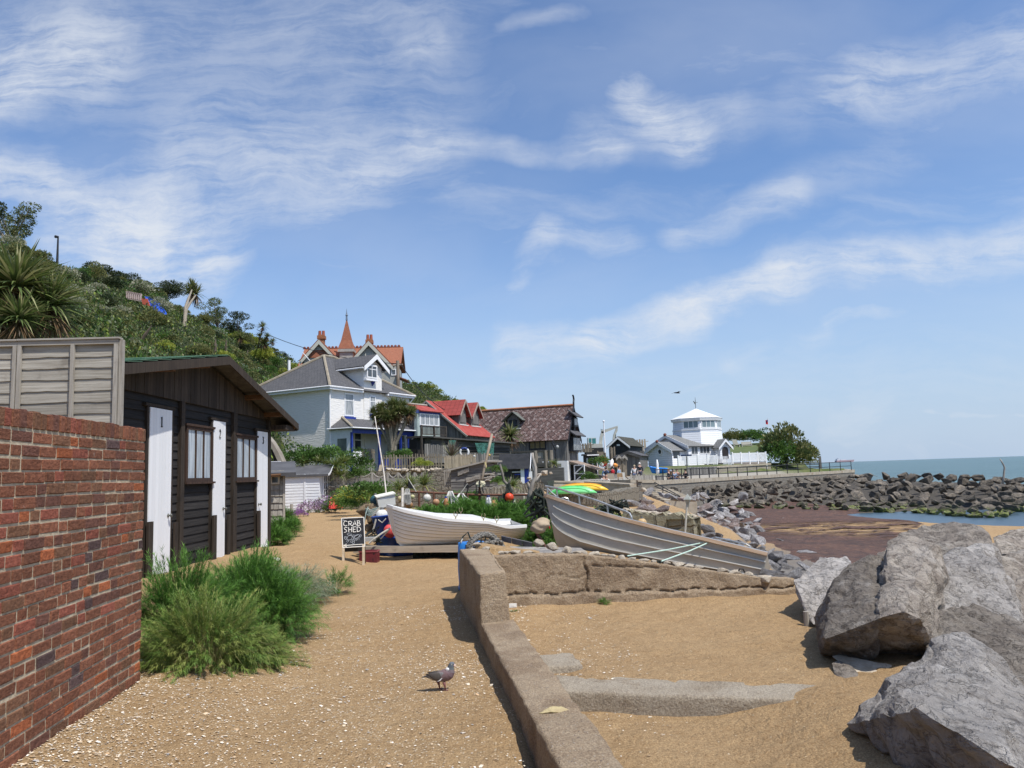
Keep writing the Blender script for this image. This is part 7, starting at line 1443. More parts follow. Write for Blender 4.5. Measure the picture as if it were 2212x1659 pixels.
def lattice():
 r=None; a=atY(717,1050,40.2); b=atY(915,1046,40.2); H=Fr((a.x,a.y),math.atan2(b.y-a.y,b.x-a.x)); r=thing('lattice_fence','grey timber lattice fence with scooped tops on the rubble wall','fence',tuple(H.o),H.rz)
 xs=[717,752,804.5,837.5,860.5,881.5,896,913]; zb=atY(717,1052,40.2).z-.02
 for i,x in enumerate(xs):
  u=H.uz(x,1030)[0]; zt=H.uz(x,1020.5)[1]; q=MB(); w=.05; q.box(u-w,u+w,-.05,.05,zb-.2,zt); q.build('post',GREYV,r)
 for i in range(len(xs)-1):
  u0=H.uz(xs[i],1030)[0]+.05; u1=H.uz(xs[i+1],1030)[0]-.05; zt=H.uz(xs[i],1022)[1]; sag=.22; q=MB(); n=5; zl=zt-.30
  for k in range(8): z=zb+(zl-zb)*k/7; q.box(u0,u1,-.02,.0,z-.018,z+.018)
  m=max(3,int((u1-u0)/.10))
  def top(u): t=(u-u0)/(u1-u0); return zt-.02-sag*math.sin(PI*t)**.8
  for k in range(m): u=u0+(u1-u0)*(k+.5)/m; q.box(u-.014,u+.014,.001,.02,zb,top(u))
  q.tube([(u0+(u1-u0)*k/10,-.0,top(u0+(u1-u0)*k/10)) for k in range(11)],.035,5); q.build('panel',GREYH,r)
lattice()
def picket(name,label,a,b,h,pitch,w,m,seed=1,lean=.03,cat='fence',rail=True,jag=.05):
 a=Vector(a); b=Vector(b); H=Fr((a.x,a.y),math.atan2(b.y-a.y,b.x-a.x)); L=(Vector((b.x,b.y))-Vector((a.x,a.y))).length; r=thing(name,label,cat,(a.x,a.y,a.z),H.rz); rg=random.Random(seed); n=int(L/pitch); dz=b.z-a.z
 q=MB()
 for i in range(n): u=i*pitch; z=dz*u/L; k=rg.uniform(.7,1.25); l=rg.uniform(-lean,lean); hh=h+rg.uniform(-jag,jag); q.hexa([(u,0,z),(u+w,0,z),(u,.03,z),(u+w,.03,z),(u+l,0,z+hh),(u+w*.8+l,0,z+hh),(u+l,.03,z+hh),(u+w*.8+l,.03,z+hh)],(k,k,k))
 q.build('pickets',m,r)
 if rail:
  for f in(.25,.78): q=MB(); q.hexa([(0,.031,h*f-.04),(L,.031,dz+h*f-.04),(0,.07,h*f-.04),(L,.07,dz+h*f-.04),(0,.031,h*f+.04),(L,.031,dz+h*f+.04),(0,.07,h*f+.04),(L,.07,dz+h*f+.04)]); q.build('rail',m,r)
 return r
BRW=woodmat('brown_picket',(.16,.13,.095),(.28,.24,.18),grain=(9,9,2)); TAN=woodmat('tan_picket',(.30,.24,.165),(.42,.35,.26),grain=(9,9,2))
picket('picket_fence','brown split-chestnut paling fence in front of the white house garden',atY(822,1016,46),atY(962,1013,46.5),.92,.155,.09,BRW,1); picket('picket_fence','newer tan paling fence section running up behind the driftwood shed',atY(961,1013,46.5),atY(1030,1006,51),.78,.14,.085,TAN,2)
picket('picket_fence','short dark picket fence climbing beside the veranda steps',atY(783,1002,50),atY(812,1002,53),1.0,.26,.13,BRW,3,rail=True,jag=.02)
picket('trellis_screen','grey trellis screen below the veranda beside the green hedge',atY(775,1024,46),atY(811,1026,46),.75,.12,.09,GREYV,4,.0,'screen')
picket('board_fence','tall grey close-boarded fence behind the spiky dry plant',atY(918,1000,52),atY(992,1000,55),1.25,.21,.205,DGREYV,5,.0); picket('board_fence','grey close-boarded fence under the white and blue lifebuoy',atY(992,1004,51),atY(1068,1004,53),.75,.21,.205,DGREYV,6,.0)
picket('board_fence','brown close-boarded fence right of the boathouse, below the excavator',atY(1247,978,92),atY(1283,976,92),1.1,.30,.26,BRW,7,.0); picket('board_fence','tan close-boarded fence climbing behind the small boarded huts toward the lookout',atY(1328,985,112),atY(1402,975,112),1.9,.36,.30,TAN,8,.0)
picket('board_fence','dark tall board fence left of the white lookout building',atY(1385,1012,104),atY(1404,1012,104),2.4,.3,.27,DGREYV,9,0)
picket('garden_gate','narrow grey slatted gate left of the driftwood shed',atY(960,1052,38.5),atY(984,1052,38.5),.85,.085,.06,GREYV,10,.0,'gate')
q=MB(); p=atY(740.5,1030,45);
q=MB(); q.slab([atY(815,1028,44.5),atY(823,1028,44.5),atY(826,1004,44.8),atY(820,1004,44.8)],.05); single(q,'plank_bundle',TAN,'pair of tan planks propped against the paling fence','planks')
def lifebuoy(px,py,Y,rad,c1,c2,label,ang=0,half=False):
 t=thing('lifebuoy',label,'lifebuoy',tuple(atY(px,py,Y)),ang); n=28
 for k in range(4):
  q=MB(); a0=k*PI/2+PI/4; q.tube([(math.cos(a0+i*PI/2/8)*rad,0,math.sin(a0+i*PI/2/8)*rad) for i in range(9)],rad*.26,8); q.build('ring_section',mat('ring_%.2f%.2f'%((c1 if k%2 else c2)[0],(c1 if k%2 else c2)[2]),c1 if k%2 else c2,rough=.5),t,True)
lifebuoy(1003,977,50.5,.27,(.75,.75,.74),(.02,.05,.22),'white and dark blue lifebuoy on the fence by the net store'); lifebuoy(1204.5,1026.5,64,.30,(.75,.09,.03),(.70,.08,.03),'orange lifebuoy on a grey boarded panel below the deck',R(50))
ballfloat(1024.5,985.5,50,.07,(.7,.7,.68),'tiny white float on the boarded fence'); ballfloat(1057.5,983,51,.07,(.6,.5,.15),'tiny yellow float hanging by the green net')
q=MB(); a=atY(1194,1014,64.5); b=atY(1210,1038,64.5); q.box(a.x,b.x,64.5,64.6,b.z-.3,a.z); q.box(a.x,b.x,64.6,65.4,b.z-.3,b.z-.0); single(q,'boarded_panel',GREYV,'grey boarded panel holding the orange lifebuoy','panel')
q=MB(); q.tube([atY(x,y,65) for x,y in((1202,1012),(1200.5,985),(1200,972),(1196,964),(1193,957),(1195,953),(1197,954))],.07,6); q.tube([atY(1197,962,65),atY(1201,960,65),atY(1203,963,65)],.05,5); single(q,'iron_lamp_post',BLACKP,'black scrolled iron post rising before the boathouse boards','lamp post')
p=atY(1204,965,65); ballfloat(1204,965,65,.13,(.5,.5,.48),'small round lamp globe hanging from the scrolled iron post',name='lamp_globe',eye=False,cat='lamp')
q=MB(); a=atY(859,779,74); b=atY(860.5,838,74); q.tube([a,Vector((b.x,b.y,b.z-3))],[.16,.2],8); q.tube([a+Vector((-.5,0,-.5)),a+Vector((.5,0,-.4))],.08,5); single(q,'utility_pole',mat('pole_wood',(.12,.09,.06),(.18,.14,.1),scale=4,rough=.9),'dark wooden utility pole in front of the right end of the red-tiled house','pole')
def wire(pts,label,r=.035):
 q=MB(); q.tube(pts,r,5); single(q,'cable',BLACKP,label,'cable')
A=atY(866,786,74)
wire([atY(555,712,90)*(1-t)+A*t+Vector((0,0,-2.4*4*t*(1-t)*.35)) for t in np.linspace(0,1,14)],'overhead cable running from the hillside trees to the utility pole')
wire([A*(1-t)+atY(960,885,66)*t+Vector((0,0,-2.2*t*(1-t))) for t in np.linspace(0,1,10)],'cable dropping from the utility pole toward the red roofed house')
# ================= boulders and rocks =================
RK_G=rockmat('boulder_grey',(.28,.24,.20),(.42,.37,.31),(.17,.14,.115),veins=(.5,.47,.43),vamt=.12,sc=2.2,patch=.35)
RK_W=rockmat('boulder_white_veined',(.38,.35,.32),(.50,.465,.425),(.24,.215,.19),veins=(.66,.62,.57),vamt=.35,sc=1.9,patch=.7)
RK_D=rockmat('armour_rock',(.15,.135,.115),(.32,.265,.20),(.085,.078,.07),veins=(.27,.24,.20),vamt=.2,sc=.9,low=((.13,.19,.03),-1.45),patch=.35)
RK_P=rockmat('shore_rock',(.38,.36,.355),(.54,.52,.505),(.25,.22,.215),veins=(.72,.70,.69),vamt=.4,sc=1.2,patch=.75)
RK_R=rockmat('shore_rock_red',(.28,.20,.175),(.40,.33,.30),(.18,.13,.115),veins=(.62,.58,.56),vamt=.6,sc=1.3,patch=.5)
def boulder(pts,label,m,seed,sub=5,amp=.024,fs=3.6,cat='boulder'):
 W3=[atY(x,y,Y) for x,y,Y in pts]; c=sum(W3,Vector())/len(W3); W3+=[Vector((q.x,q.y,gz(q.x,q.y)-.15)) for q in [c.lerp(p,.7) for p in W3] if gz(q.x,q.y)<-.2]; c=sum(W3,Vector())/len(W3); mn=min(p.z for p in W3); c.z=mn
 me=rockmesh('boulder',seed,m,(1,1,1),0,1,0,1,[tuple(p-c) for p in W3])
 bm=bmesh.new(); bm.from_mesh(me); size=max((p-c).length for p in W3); lim=size*.034
 for _ in range(6):
  es=[e for e in bm.edges if e.calc_length()>lim]
  if not es: break
  bmesh.ops.subdivide_edges(bm,edges=es,cuts=1); bmesh.ops.triangulate(bm,faces=bm.faces)
 for _ in range(1): bmesh.ops.smooth_vert(bm,verts=bm.verts,factor=.3,use_axis_x=True,use_axis_y=True,use_axis_z=True)
 bm.normal_update(); off=Vector((seed*3.3,seed*1.9,seed))
 ax=Vector((math.sin(seed),math.cos(seed*1.3),.8)).normalized()
 for v in bm.verts:
  p=v.co*(fs/size)+off; h=mnoise.fractal(p,.85,2.15,6)*amp*size*1.4
  r=1-abs(mnoise.noise(p*1.8+Vector((5,2,1)))); h-= max(0,r-.86)*.55*amp*size*9*.6
  st=(v.co.dot(ax)*9/size+mnoise.noise(p*1.2)*1.2); h+= (abs((st%1)-.5)-.25)*amp*size*1.1
  v.co+=v.normal*h
 bm.to_mesh(me); bm.free(); me.shade_flat()
 o=mkobj('boulder',me,None,c); tag(o,label,cat); return o
boulder([(1820,1566,4.93),(1834,1545,5.0),(1995,1668,4.18),(2240,1800,3.7),(1938,1452,4.85),(1912,1462,4.85),(1985,1535,3.98),(2200,1662,3.5),(2035,1374,5.5),(2060,1366,5.55),(2090,1372,5.5),(2150,1430,5.35),(2270,1530,5.0),(2370,1660,4.6),(2100,1560,6.2),(2300,1640,5.8),(1990,1560,5.6),(2400,1900,4.0)],'huge grey triangular boulder with white edge filling the lower right corner',RK_W,3)
boulder([(1762,1378,6.9),(1773,1414,6.75),(1803,1414,6.65),(1759,1334,7.1),(1790,1378,6.25),(1900,1336,6.05),(1790,1262,7.15),(1824,1214,7.4),(1874,1200,7.6),(1908,1202,7.7),(1890,1426,6.6),(1930,1300,8.3),(1850,1230,8.4),(1780,1330,8.0)],'left half of the big split brown-grey boulder overhanging the sand',RK_G,5)
boulder([(1898,1336,6.05),(1953,1321,5.95),(1990,1339,6.1),(1996,1380,6.65),(1870,1424,6.9),(1985,1420,7.0),(1905,1215,7.15),(1916,1184,7.3),(1956,1167,7.45),(2010,1167,7.5),(2030,1199,7.4),(2033,1292,6.95),(2060,1300,8),(1960,1190,8.4),(2040,1220,8.3),(1890,1260,7.6)],'taller right half of the split boulder with a dark underside',RK_G,6)
boulder([(1714,1254,8.6),(1718,1280,8.5),(1758,1350,7.95),(1742,1230,8.9),(1772,1203,9.3),(1828,1202,9.5),(1870,1240,8.6),(1840,1335,8.2),(1800,1260,10),(1726,1296,8.6)],'pitted whitish boulder leaning behind the left side of the split boulder',RK_W,8)
boulder([(2030,1200,8.2),(2060,1182,8.3),(2115,1172,8.4),(2145,1177,8.4),(2178,1250,7.9),(2208,1338,7.2),(2120,1365,6.9),(2030,1320,7.2),(2110,1200,9.2),(2190,1270,9),(2210,1400,7.8)],'pale grey boulder crossed by long white veins right of the split boulder',RK_W,11)
boulder([(1896,1205,10.3),(1913,1172,10.6),(1953,1142,11),(1995,1128,11.2),(2060,1128,11.2),(2122,1142,11),(2165,1187,10.4),(2150,1270,10),(1900,1270,10),(2040,1160,12.5),(2030,1180,10.3)],'broad smooth grey boulder at the back, highest against the cove water',RK_G,13)
boulder([(1992,1382,6.5),(1998,1345,6.6),(2040,1312,6.9),(2100,1306,7.1),(2235,1345,6.9),(2330,1410,6.5),(2290,1520,5.9),(2100,1500,5.95),(2010,1430,6.2),(2150,1350,8),(2300,1400,7.6)],'layered brown boulder behind the triangular boulder at the right edge',RK_G,15)
boulder([(2142,1155,12),(2175,1143,12.3),(2260,1140,12.6),(2300,1200,12),(2150,1195,11.6),(2220,1160,14)],'dark brown boulder at the right edge beside the cove water',RK_G,17)
boulder([(2158,1205,10.6),(2195,1190,11),(2290,1190,11),(2310,1290,10),(2185,1290,9.8),(2230,1210,12)],'dark cracked boulder under the brown one at the right edge',RK_G,19)
boulder([(2185,1262,9.2),(2215,1250,9.5),(2300,1270,9.5),(2300,1360,8.8),(2205,1350,8.6),(2250,1280,10.5)],'grey-brown boulder at the right edge above the layered one',RK_G,21)
boulder([(1797,1417,6.45),(1812,1414,6.5),(1925,1436,6.3),(1915,1462,6.1),(1810,1428,6.35),(1900,1480,5.9),(1950,1470,6.3)],'long smooth yellow-brown stone lying under the split boulder',STN,23,amp=.01,cat='stone')
boulder([(1796,1432,6.25),(1812,1426,6.3),(1840,1440,6.2),(1872,1478,5.85),(1850,1495,5.7),(1805,1462,6.0),(1850,1450,6.4)],'greenish oblong stone leaning on the yellow-brown one in the sand',RK_G,24,amp=.015,cat='stone')
q=MB(); p=gp(1743,1352); q.tube([(p.x,p.y,-.1),(p.x,p.y,.10)],.028,8); single(q,'post_stub',GREYV,'short rotten wooden post stub in front of the whitish boulder','post')
RV={}
def variants(key,m,n,seed,sub=2,amp=.05,size=(1,.85,.7)):
 RV[key]=[rockmesh('rock_'+key,seed+i,m,(size[0],size[1]*random.Random(seed+i).uniform(.75,1.1),size[2]*random.Random(seed+i+50).uniform(.75,1.15)),11,sub,amp,2.2) for i in range(n)]
variants('dark',RK_D,8,100); variants('pale',RK_P,8,200,3); variants('red',RK_R,4,300,3)
cnt=0
def rock(P,r,key,rg,label,group,sc=None):
 me=rg.choice(RV[key]); o=mkobj({'dark':'armour_rock','moss':'mossy_stone'}.get(key,'shore_rock'),me,None,P,0,r if sc is None else (r*sc[0],r*sc[1],r*sc[2])); o.rotation_euler=(rg.uniform(-.5,.5),rg.uniform(-.5,.5),rg.uniform(0,6.28)); tag(o,label,{'dark':'armour rock','moss':'stone'}.get(key,'rock'),group); return o
rg=random.Random(21)
def Ywall(px): return float(np.interp(px,[1416,1846],[57,98]))
def armour(px,t):
 ty=float(np.interp(px,[1440,1600,1846,2000,2300],[1062,1050,1032,1030,1050])); tY=float(np.interp(px,[1440,1846,1900,2000,2120,2300],[59,95,84,74,62,52]))
 by=float(np.interp(px,[1440,1600,1846,2000,2212,2300],[1092,1098,1104,1106,1110,1112])); A=atY(px,ty,tY); B=gp(px,by,-1.9); B.z=-1.9; Y_=1/((1-t)/B.y+t/A.y); return B.lerp(A,(Y_-B.y)/(A.y-B.y))
n=0
for row in range(8):
 t=row/7.0; px=1430+rg.uniform(-5,5)
 while px<2290:
  P=armour(px,t); r=rg.uniform(9,15)*(1 if px<1850 else 1.3)*P.y/FPX; P.z=max(P.z,gz(P.x,P.y)+.1*r);
  rock(P+Vector((rg.uniform(-.3,.3),rg.uniform(-.4,.4),rg.uniform(0,.3)*r)),r,'dark',rg,'dark angular rock in the sea defence below the promenade and along the breakwater','dark armour rocks of the sea defence',(1,1,.8)); n+=1
  px+=r*1.75*FPX/P.y*rg.uniform(.85,1.2)
MS=rockmat('mossy_stone',(.22,.21,.10),(.20,.27,.04),(.13,.12,.07),sc=1.5)
variants('moss',MS,4,400,2,.04,(1,.8,.45))
for i in range(70):
 px=rg.uniform(1790,2230); py=float(np.interp(px,[1790,1900,2230],[1094,1105,1116]))+rg.uniform(-5,4); P=gp(px,py,-1.9); P.z=-1.95; rock(P,rg.uniform(.25,.6),'moss',rg,'low green weed-covered stone at the foot of the breakwater','green stones at the foot of the breakwater')
poly=[(1345,1096),(1400,1068),(1470,1072),(1540,1088),(1612,1108),(1640,1128),(1628,1160),(1650,1190),(1700,1222),(1690,1262),(1640,1255),(1600,1215),(1560,1192),(1500,1165),(1440,1135),(1400,1115)]
def inside(x,y,P):
 c=False
 for i in range(len(P)):
  a,b=P[i],P[i-1]
  if (a[1]>y)!=(b[1]>y) and x<(b[0]-a[0])*(y-a[1])/(b[1]-a[1])+a[0]: c=not c
 return c
k=0; tries=0; placed=[]
while k<205 and tries<9000:
 tries+=1; x=rg.uniform(1345,1700); y=rg.uniform(1066,1265)
 if not inside(x,y,poly): continue
 P=gp(x,y,-.8); s=rg.uniform(11,22)*(1+(y-1080)/240)
 if any((x-a)**2+((y-b)*1.9)**2<(s*.46+c*.46)**2 for a,b,c in placed): continue
 placed.append((x,y,s)); r=s*P.y/FPX; low=P.z<-.1
 rock(P+Vector((0,0,r*.25)),r,'pale' if rg.random()<.78 else 'red',rg,'pale grey-violet angular rock on the slope between the terrace and the cove','pale rocks tumbling to the cove',(1.15,1,.75)); k+=1
P2=[(1385,1064),(1530,1076),(1575,1160),(1510,1150),(1450,1118),(1395,1100)]; k=0
while k<52:
 x=rg.uniform(1385,1575); y=rg.uniform(1064,1160)
 if inside(x,y,P2): P=gp(x,y,-.8); r=rg.uniform(10,18)*P.y/FPX; rock(P+Vector((0,0,r*.35)),r,'pale' if k%4 else 'red',rg,'pale grey-violet angular rock on the slope between the terrace and the cove','pale rocks tumbling to the cove',(1.15,1,.75)); k+=1
for (x,y,s,key,l,sc) in [(1590,1090,24,'pale','large blocky pale rock standing at the left edge of the seaweed',(1.4,1,.8)),(1606,1076,20,'pale','pointed white-topped rock at the upper left of the seaweed',(1,1,1.1)),(1555,1150,22,'pale','white rock right behind the stern rail of the grey boat',(1.3,1,.7)),(1600,1172,26,'pale','large white slab rock by the stern of the grey boat',(1.6,1,.5)),(1640,1150,24,'pale','tall wedge of grey rock right of the boat stern at the sand edge',(1.1,1,1)),(1700,1208,30,'pale','flat grey slab rock in the sand between boat and boulders',(1.6,1,.3)),(1740,1196,22,'pale','thin flat pale slab at the seaweed edge',(1.7,1,.25)),(1745,1232,26,'pale','small flat slab just above the boulders',(1.5,1,.3)),(1690,1170,14,'pale','flat dark slab in the seaweed',(1.8,1,.25)),(1665,1262,34,'pale','blue-grey rock behind the low end of the cracked wall',(1.3,1,.9)),(1718,1250,32,'pale','grey rock left of the whitish boulder',(1.2,1,.9)),(1620,1245,22,'pale','dark blue-grey rock touching the boat stern',(1.2,1,.9)),(1425,1068,24,'red','long rusty brown rock beside the steps',(2,1,.5)),(1395,1072,16,'dark','dark rock beside the yellow stone below the steps',(1.3,1,.8)),(1460,1085,20,'red','reddish rock with a white streak in the upper slope',(1.3,1,.7))]:
 P=gp(x,y,-.9); r=s*P.y/FPX*.8; rock(P+Vector((0,0,r*.2)),r,key,rg,l,None,sc)
for x,y,s in [(1700,1090,5),(1745,1097,6),(1775,1093,4),(1820,1096,5),(1850,1100,4),(1690,1120,4),(1810,1113,3),(1905,1205,6),(1900,1095,4)]:
 P=gp(x,y,-1.8); rock(P,s*P.y/FPX,'pale',rg,'small white stone lying on the seaweed','small white stones on the seaweed',(1.3,1,.5))
# ================= stone walls by the shore =================
wallthing('stone_wall','yellow-brown rubble wall ending in a curved corner behind the grey boat',[ptz(1345,1101,15.2,-1),ptz(1400,1108,15,-1),ptz(1450,1111,14.8,-1),ptz(1497,1118,14.6,-1),ptz(1507,1127,15.2,-1)],.5,RUB3,None,None,.04,8)
for i in range(13): x=1352+i*12; o=mkobj('stone',ck[i%4],None,atY(x,float(np.interp(x,[1345,1400,1492],[1101,1108,1116])),float(np.interp(x,[1345,1492],[15.3,14.8]))+.15),x,(rg.uniform(.09,.15),.14,rg.uniform(.06,.10))); tag(o,'lichened yellow stone topping the rubble wall behind the grey boat','stone','top stones of the yellow rubble wall behind the grey boat')
WST=stonewallmat('vertical_rubble',(.22,.19,.15),(.29,.26,.20),(.16,.14,.105),.16,.34,.3,.03,.07)
wallthing('stone_wall','weathered wall of upright thin stones carrying the two kayaks',[ptz(1160,1056,34,-.9),ptz(1230,1066,32,-.9),ptz(1290,1069,31.5,-1.2),ptz(1340,1060,33,-1.3),ptz(1380,1052,35.5,-1.4)],.6,WST,None,None,.05,8)
wallthing('stone_pier','square pier of stacked blocks ending the kayak wall',[ptz(1378,1041,36,-1.4),ptz(1387,1041,36,-1.4)],.5,RUB2,.08)
wallthing('stone_wall','low old stone wall behind the driftwood trunk and orange-red buoy',[ptz(1040,1058,25,-.2),ptz(1085,1048,25.5,-.2),ptz(1130,1040,26,-.2),ptz(1175,1042,26,-.2)],.5,WST,None,None,.10,7)
for x,y,s,l in [(1178,1022,16,'large cream boulder on the old wall below the deck posts'),(1166,1026,10,'grey boulder on the old wall right of the driftwood'),(1143,1033,9,'round boulder at the middle of the old wall'),(1190,1022,8,'small cream stone beside the large cream boulder'),(1390,1058,13,'yellow pointed stone beside the pier below the steps'),(1155,1072,10,'brown stone behind the small cream dinghy')]:
 p=atY(x,y,26 if x<1300 else 33); mkob=mkobj('stone',ck[int(x)%4],None,p,x,s*p.y/FPX*.75); tag(mkob,l,'stone')
def kayak(c,L,wd,rz,label,m,tilt=0,sh=0):
 t=thing('kayak',label,'kayak',tuple(c),rz); q=MB(); R_=[]; n=14
 for i in range(n+1):
  s=i/n*2-1; w=wd*(1-abs(s)**2.4)+.01; h=.16*(1-abs(s)**4)+.02; up=.12*s*s
  R_.append([Vector((s*L/2,math.cos(a)*w,up*-1+ (math.sin(a)*h if math.sin(a)>0 else math.sin(a)*h*.3))) for a in [2*PI*k/14 for k in range(14)]])
 q.loft(R_); q.build('hull',m,t,True);
 for y in(-.12,0,.12): k=MB(); k.tube([(s*L/2*.75,y,.155*(1-abs(s*.75)**4)+.015-.12*(s*.75)**2) for s in [j/5-1 for j in range(11)]],.012,5); k.build('hull_groove',m,t)
 t.rotation_euler=(tilt,0,rz); return t
p=atY(1236,1060,32); kayak(p,2.05,.25,R(-18),'bright green upturned kayak lying in front of the yellow one',mat('kayak_green',(.10,.62,.16),(.28,.80,.35),scale=1.2,rough=.35,c3=(.6,.9,.6),s3=1),R(24))
p=atY(1255,1054,32.6); kayak(p,2.3,.26,R(-16),'orange-yellow upturned kayak leaning behind the green one',mat('kayak_yellow',(.85,.42,.03),(.85,.55,.05),scale=1.2,rough=.35),R(20))
wallthing('parapet','long low brown concrete parapet running past the kayaks',[ptz(1196,1042,48,.0),ptz(1262,1043,50,.0),ptz(1362,1049,46,-.6)],.5,CAPC,.10)
wallthing('stone_wall','stepped block of coursed stone wall beside the stair rail',[ptz(1361,1043,56,-1.2),ptz(1416,1043,57,-1.2)],2.5,RUB2,.22)
t=thing('stair_rail','thin dark double handrail descending the steps to the rocks','handrail');
for dy in(0,8): q=MB(); q.tube([atY(1414,1042+dy,56.5),atY(1469,1072+dy*.3,50)],.035,5); q.build('rail',BLACKP,t)
q=MB(); q.tube([atY(1432,1052,54.5),atY(1432,1070,54.5)],.035,5); q.build('rail_post',BLACKP,t)
q=MB()
for i in range(6): a=atY(1420+i*9,1058+i*4.2,56-i*1.1); q.box(a.x-.9,a.x+1.2,a.y,a.y+1.6,-1.8,a.z)
single(q,'steps',CAPC,'concrete steps going down to the rocks beside the sea wall','steps')
# ================= sea wall and railing =================
def wl(px,py): return atY(px,py,Ywall(px))
xs=np.linspace(1416,1846,9); pts=[]
for x in xs: p=wl(float(x),float(np.interp(x,[1416,1846],[1047.5,1020.5]))); pts.append((p.x,p.y,-2.2,p.z))
sw=wallthing('sea_wall','long coursed stone sea wall with concrete coping curving out to the point','wall') if False else wallthing('sea_wall','long coursed stone sea wall with pale concrete coping below the promenade',pts,.8,RUB2,.32)
prom=MB(); PP=[Vector((p[0],p[1],p[3]+.25)) for p in pts];
for a,b in zip(PP,PP[1:]): d=(b-a); n=Vector((-d.y,d.x,0)).normalized(); prom.face([a+n*.85,b+n*.85,b+n*6.0,a+n*6.0])
o=prom.build('promenade',mat('promenade_concrete',(.36,.33,.28),(.30,.27,.22),scale=.8,rough=.9),None); tag(o,kind='structure')
endw=wallthing('end_wall','square end block of the sea wall at the seaward point',[ptz(1846,1017,98,-2.5),(pts[-1][0]+1.2,pts[-1][1]+7,-2.5,pts[-1][3]+.3)],.7,RUB2,.15)
RAILX=[1434.3,1454.6,1474.5,1494.5,1513.2,1534,1554.3,1574.5,1595,1616.5,1637.3,1659,1680,1702.8,1726,1752.5,1772,1794.5,1817.7,1841]
t=thing('railing','long black iron railing with two rails along the promenade edge','railing'); tops=[]
for x in RAILX:
 yb=float(np.interp(x,[1416,1846],[1046,1017])); p=wl(x,yb); h=1.05 if x<1700 else 1.15; z=p.z+.02; q=MB(); q.tube([(p.x,p.y+.2,z),(p.x,p.y+.2,z+.12),(p.x,p.y+.2,z+.14),(p.x,p.y+.2,z+h)],[.11,.10,.045,.04],7); q.ball((p.x,p.y+.2,z+h),.07,8,5); q.ball((p.x,p.y+.2,z+h*.5),.06,8,5); q.build('post',BLACKP,t); tops.append(Vector((p.x,p.y+.2,z+h)))
st0=wl(1417,1046)+Vector((0,.2,1.05))
for dz in(0,-.52): q=MB(); q.tube([v+Vector((0,0,dz)) for v in [st0]+tops],.035,5); q.build('rail',BLACKP,t)
def behind(px,py,Y): return atY(px,py,Y)
wallthing('stone_wall','cream stone retaining wall behind the promenade railing',[ptz(1548,1012,88,-.2),ptz(1600,1008,93,-.2),ptz(1665,1004,100,-.2)],1.0,stonewallmat('cream_stone',(.38,.34,.26),(.30,.26,.20),(.42,.39,.32),.5,.22,.1),.22)
picket('board_fence','grey vertical boarded screen between the cafe terrace and promenade',atY(1486,1036,80),atY(1548,1033,84),1.25,.4,.39,DGREYV,30,0,rail=False,jag=.02)
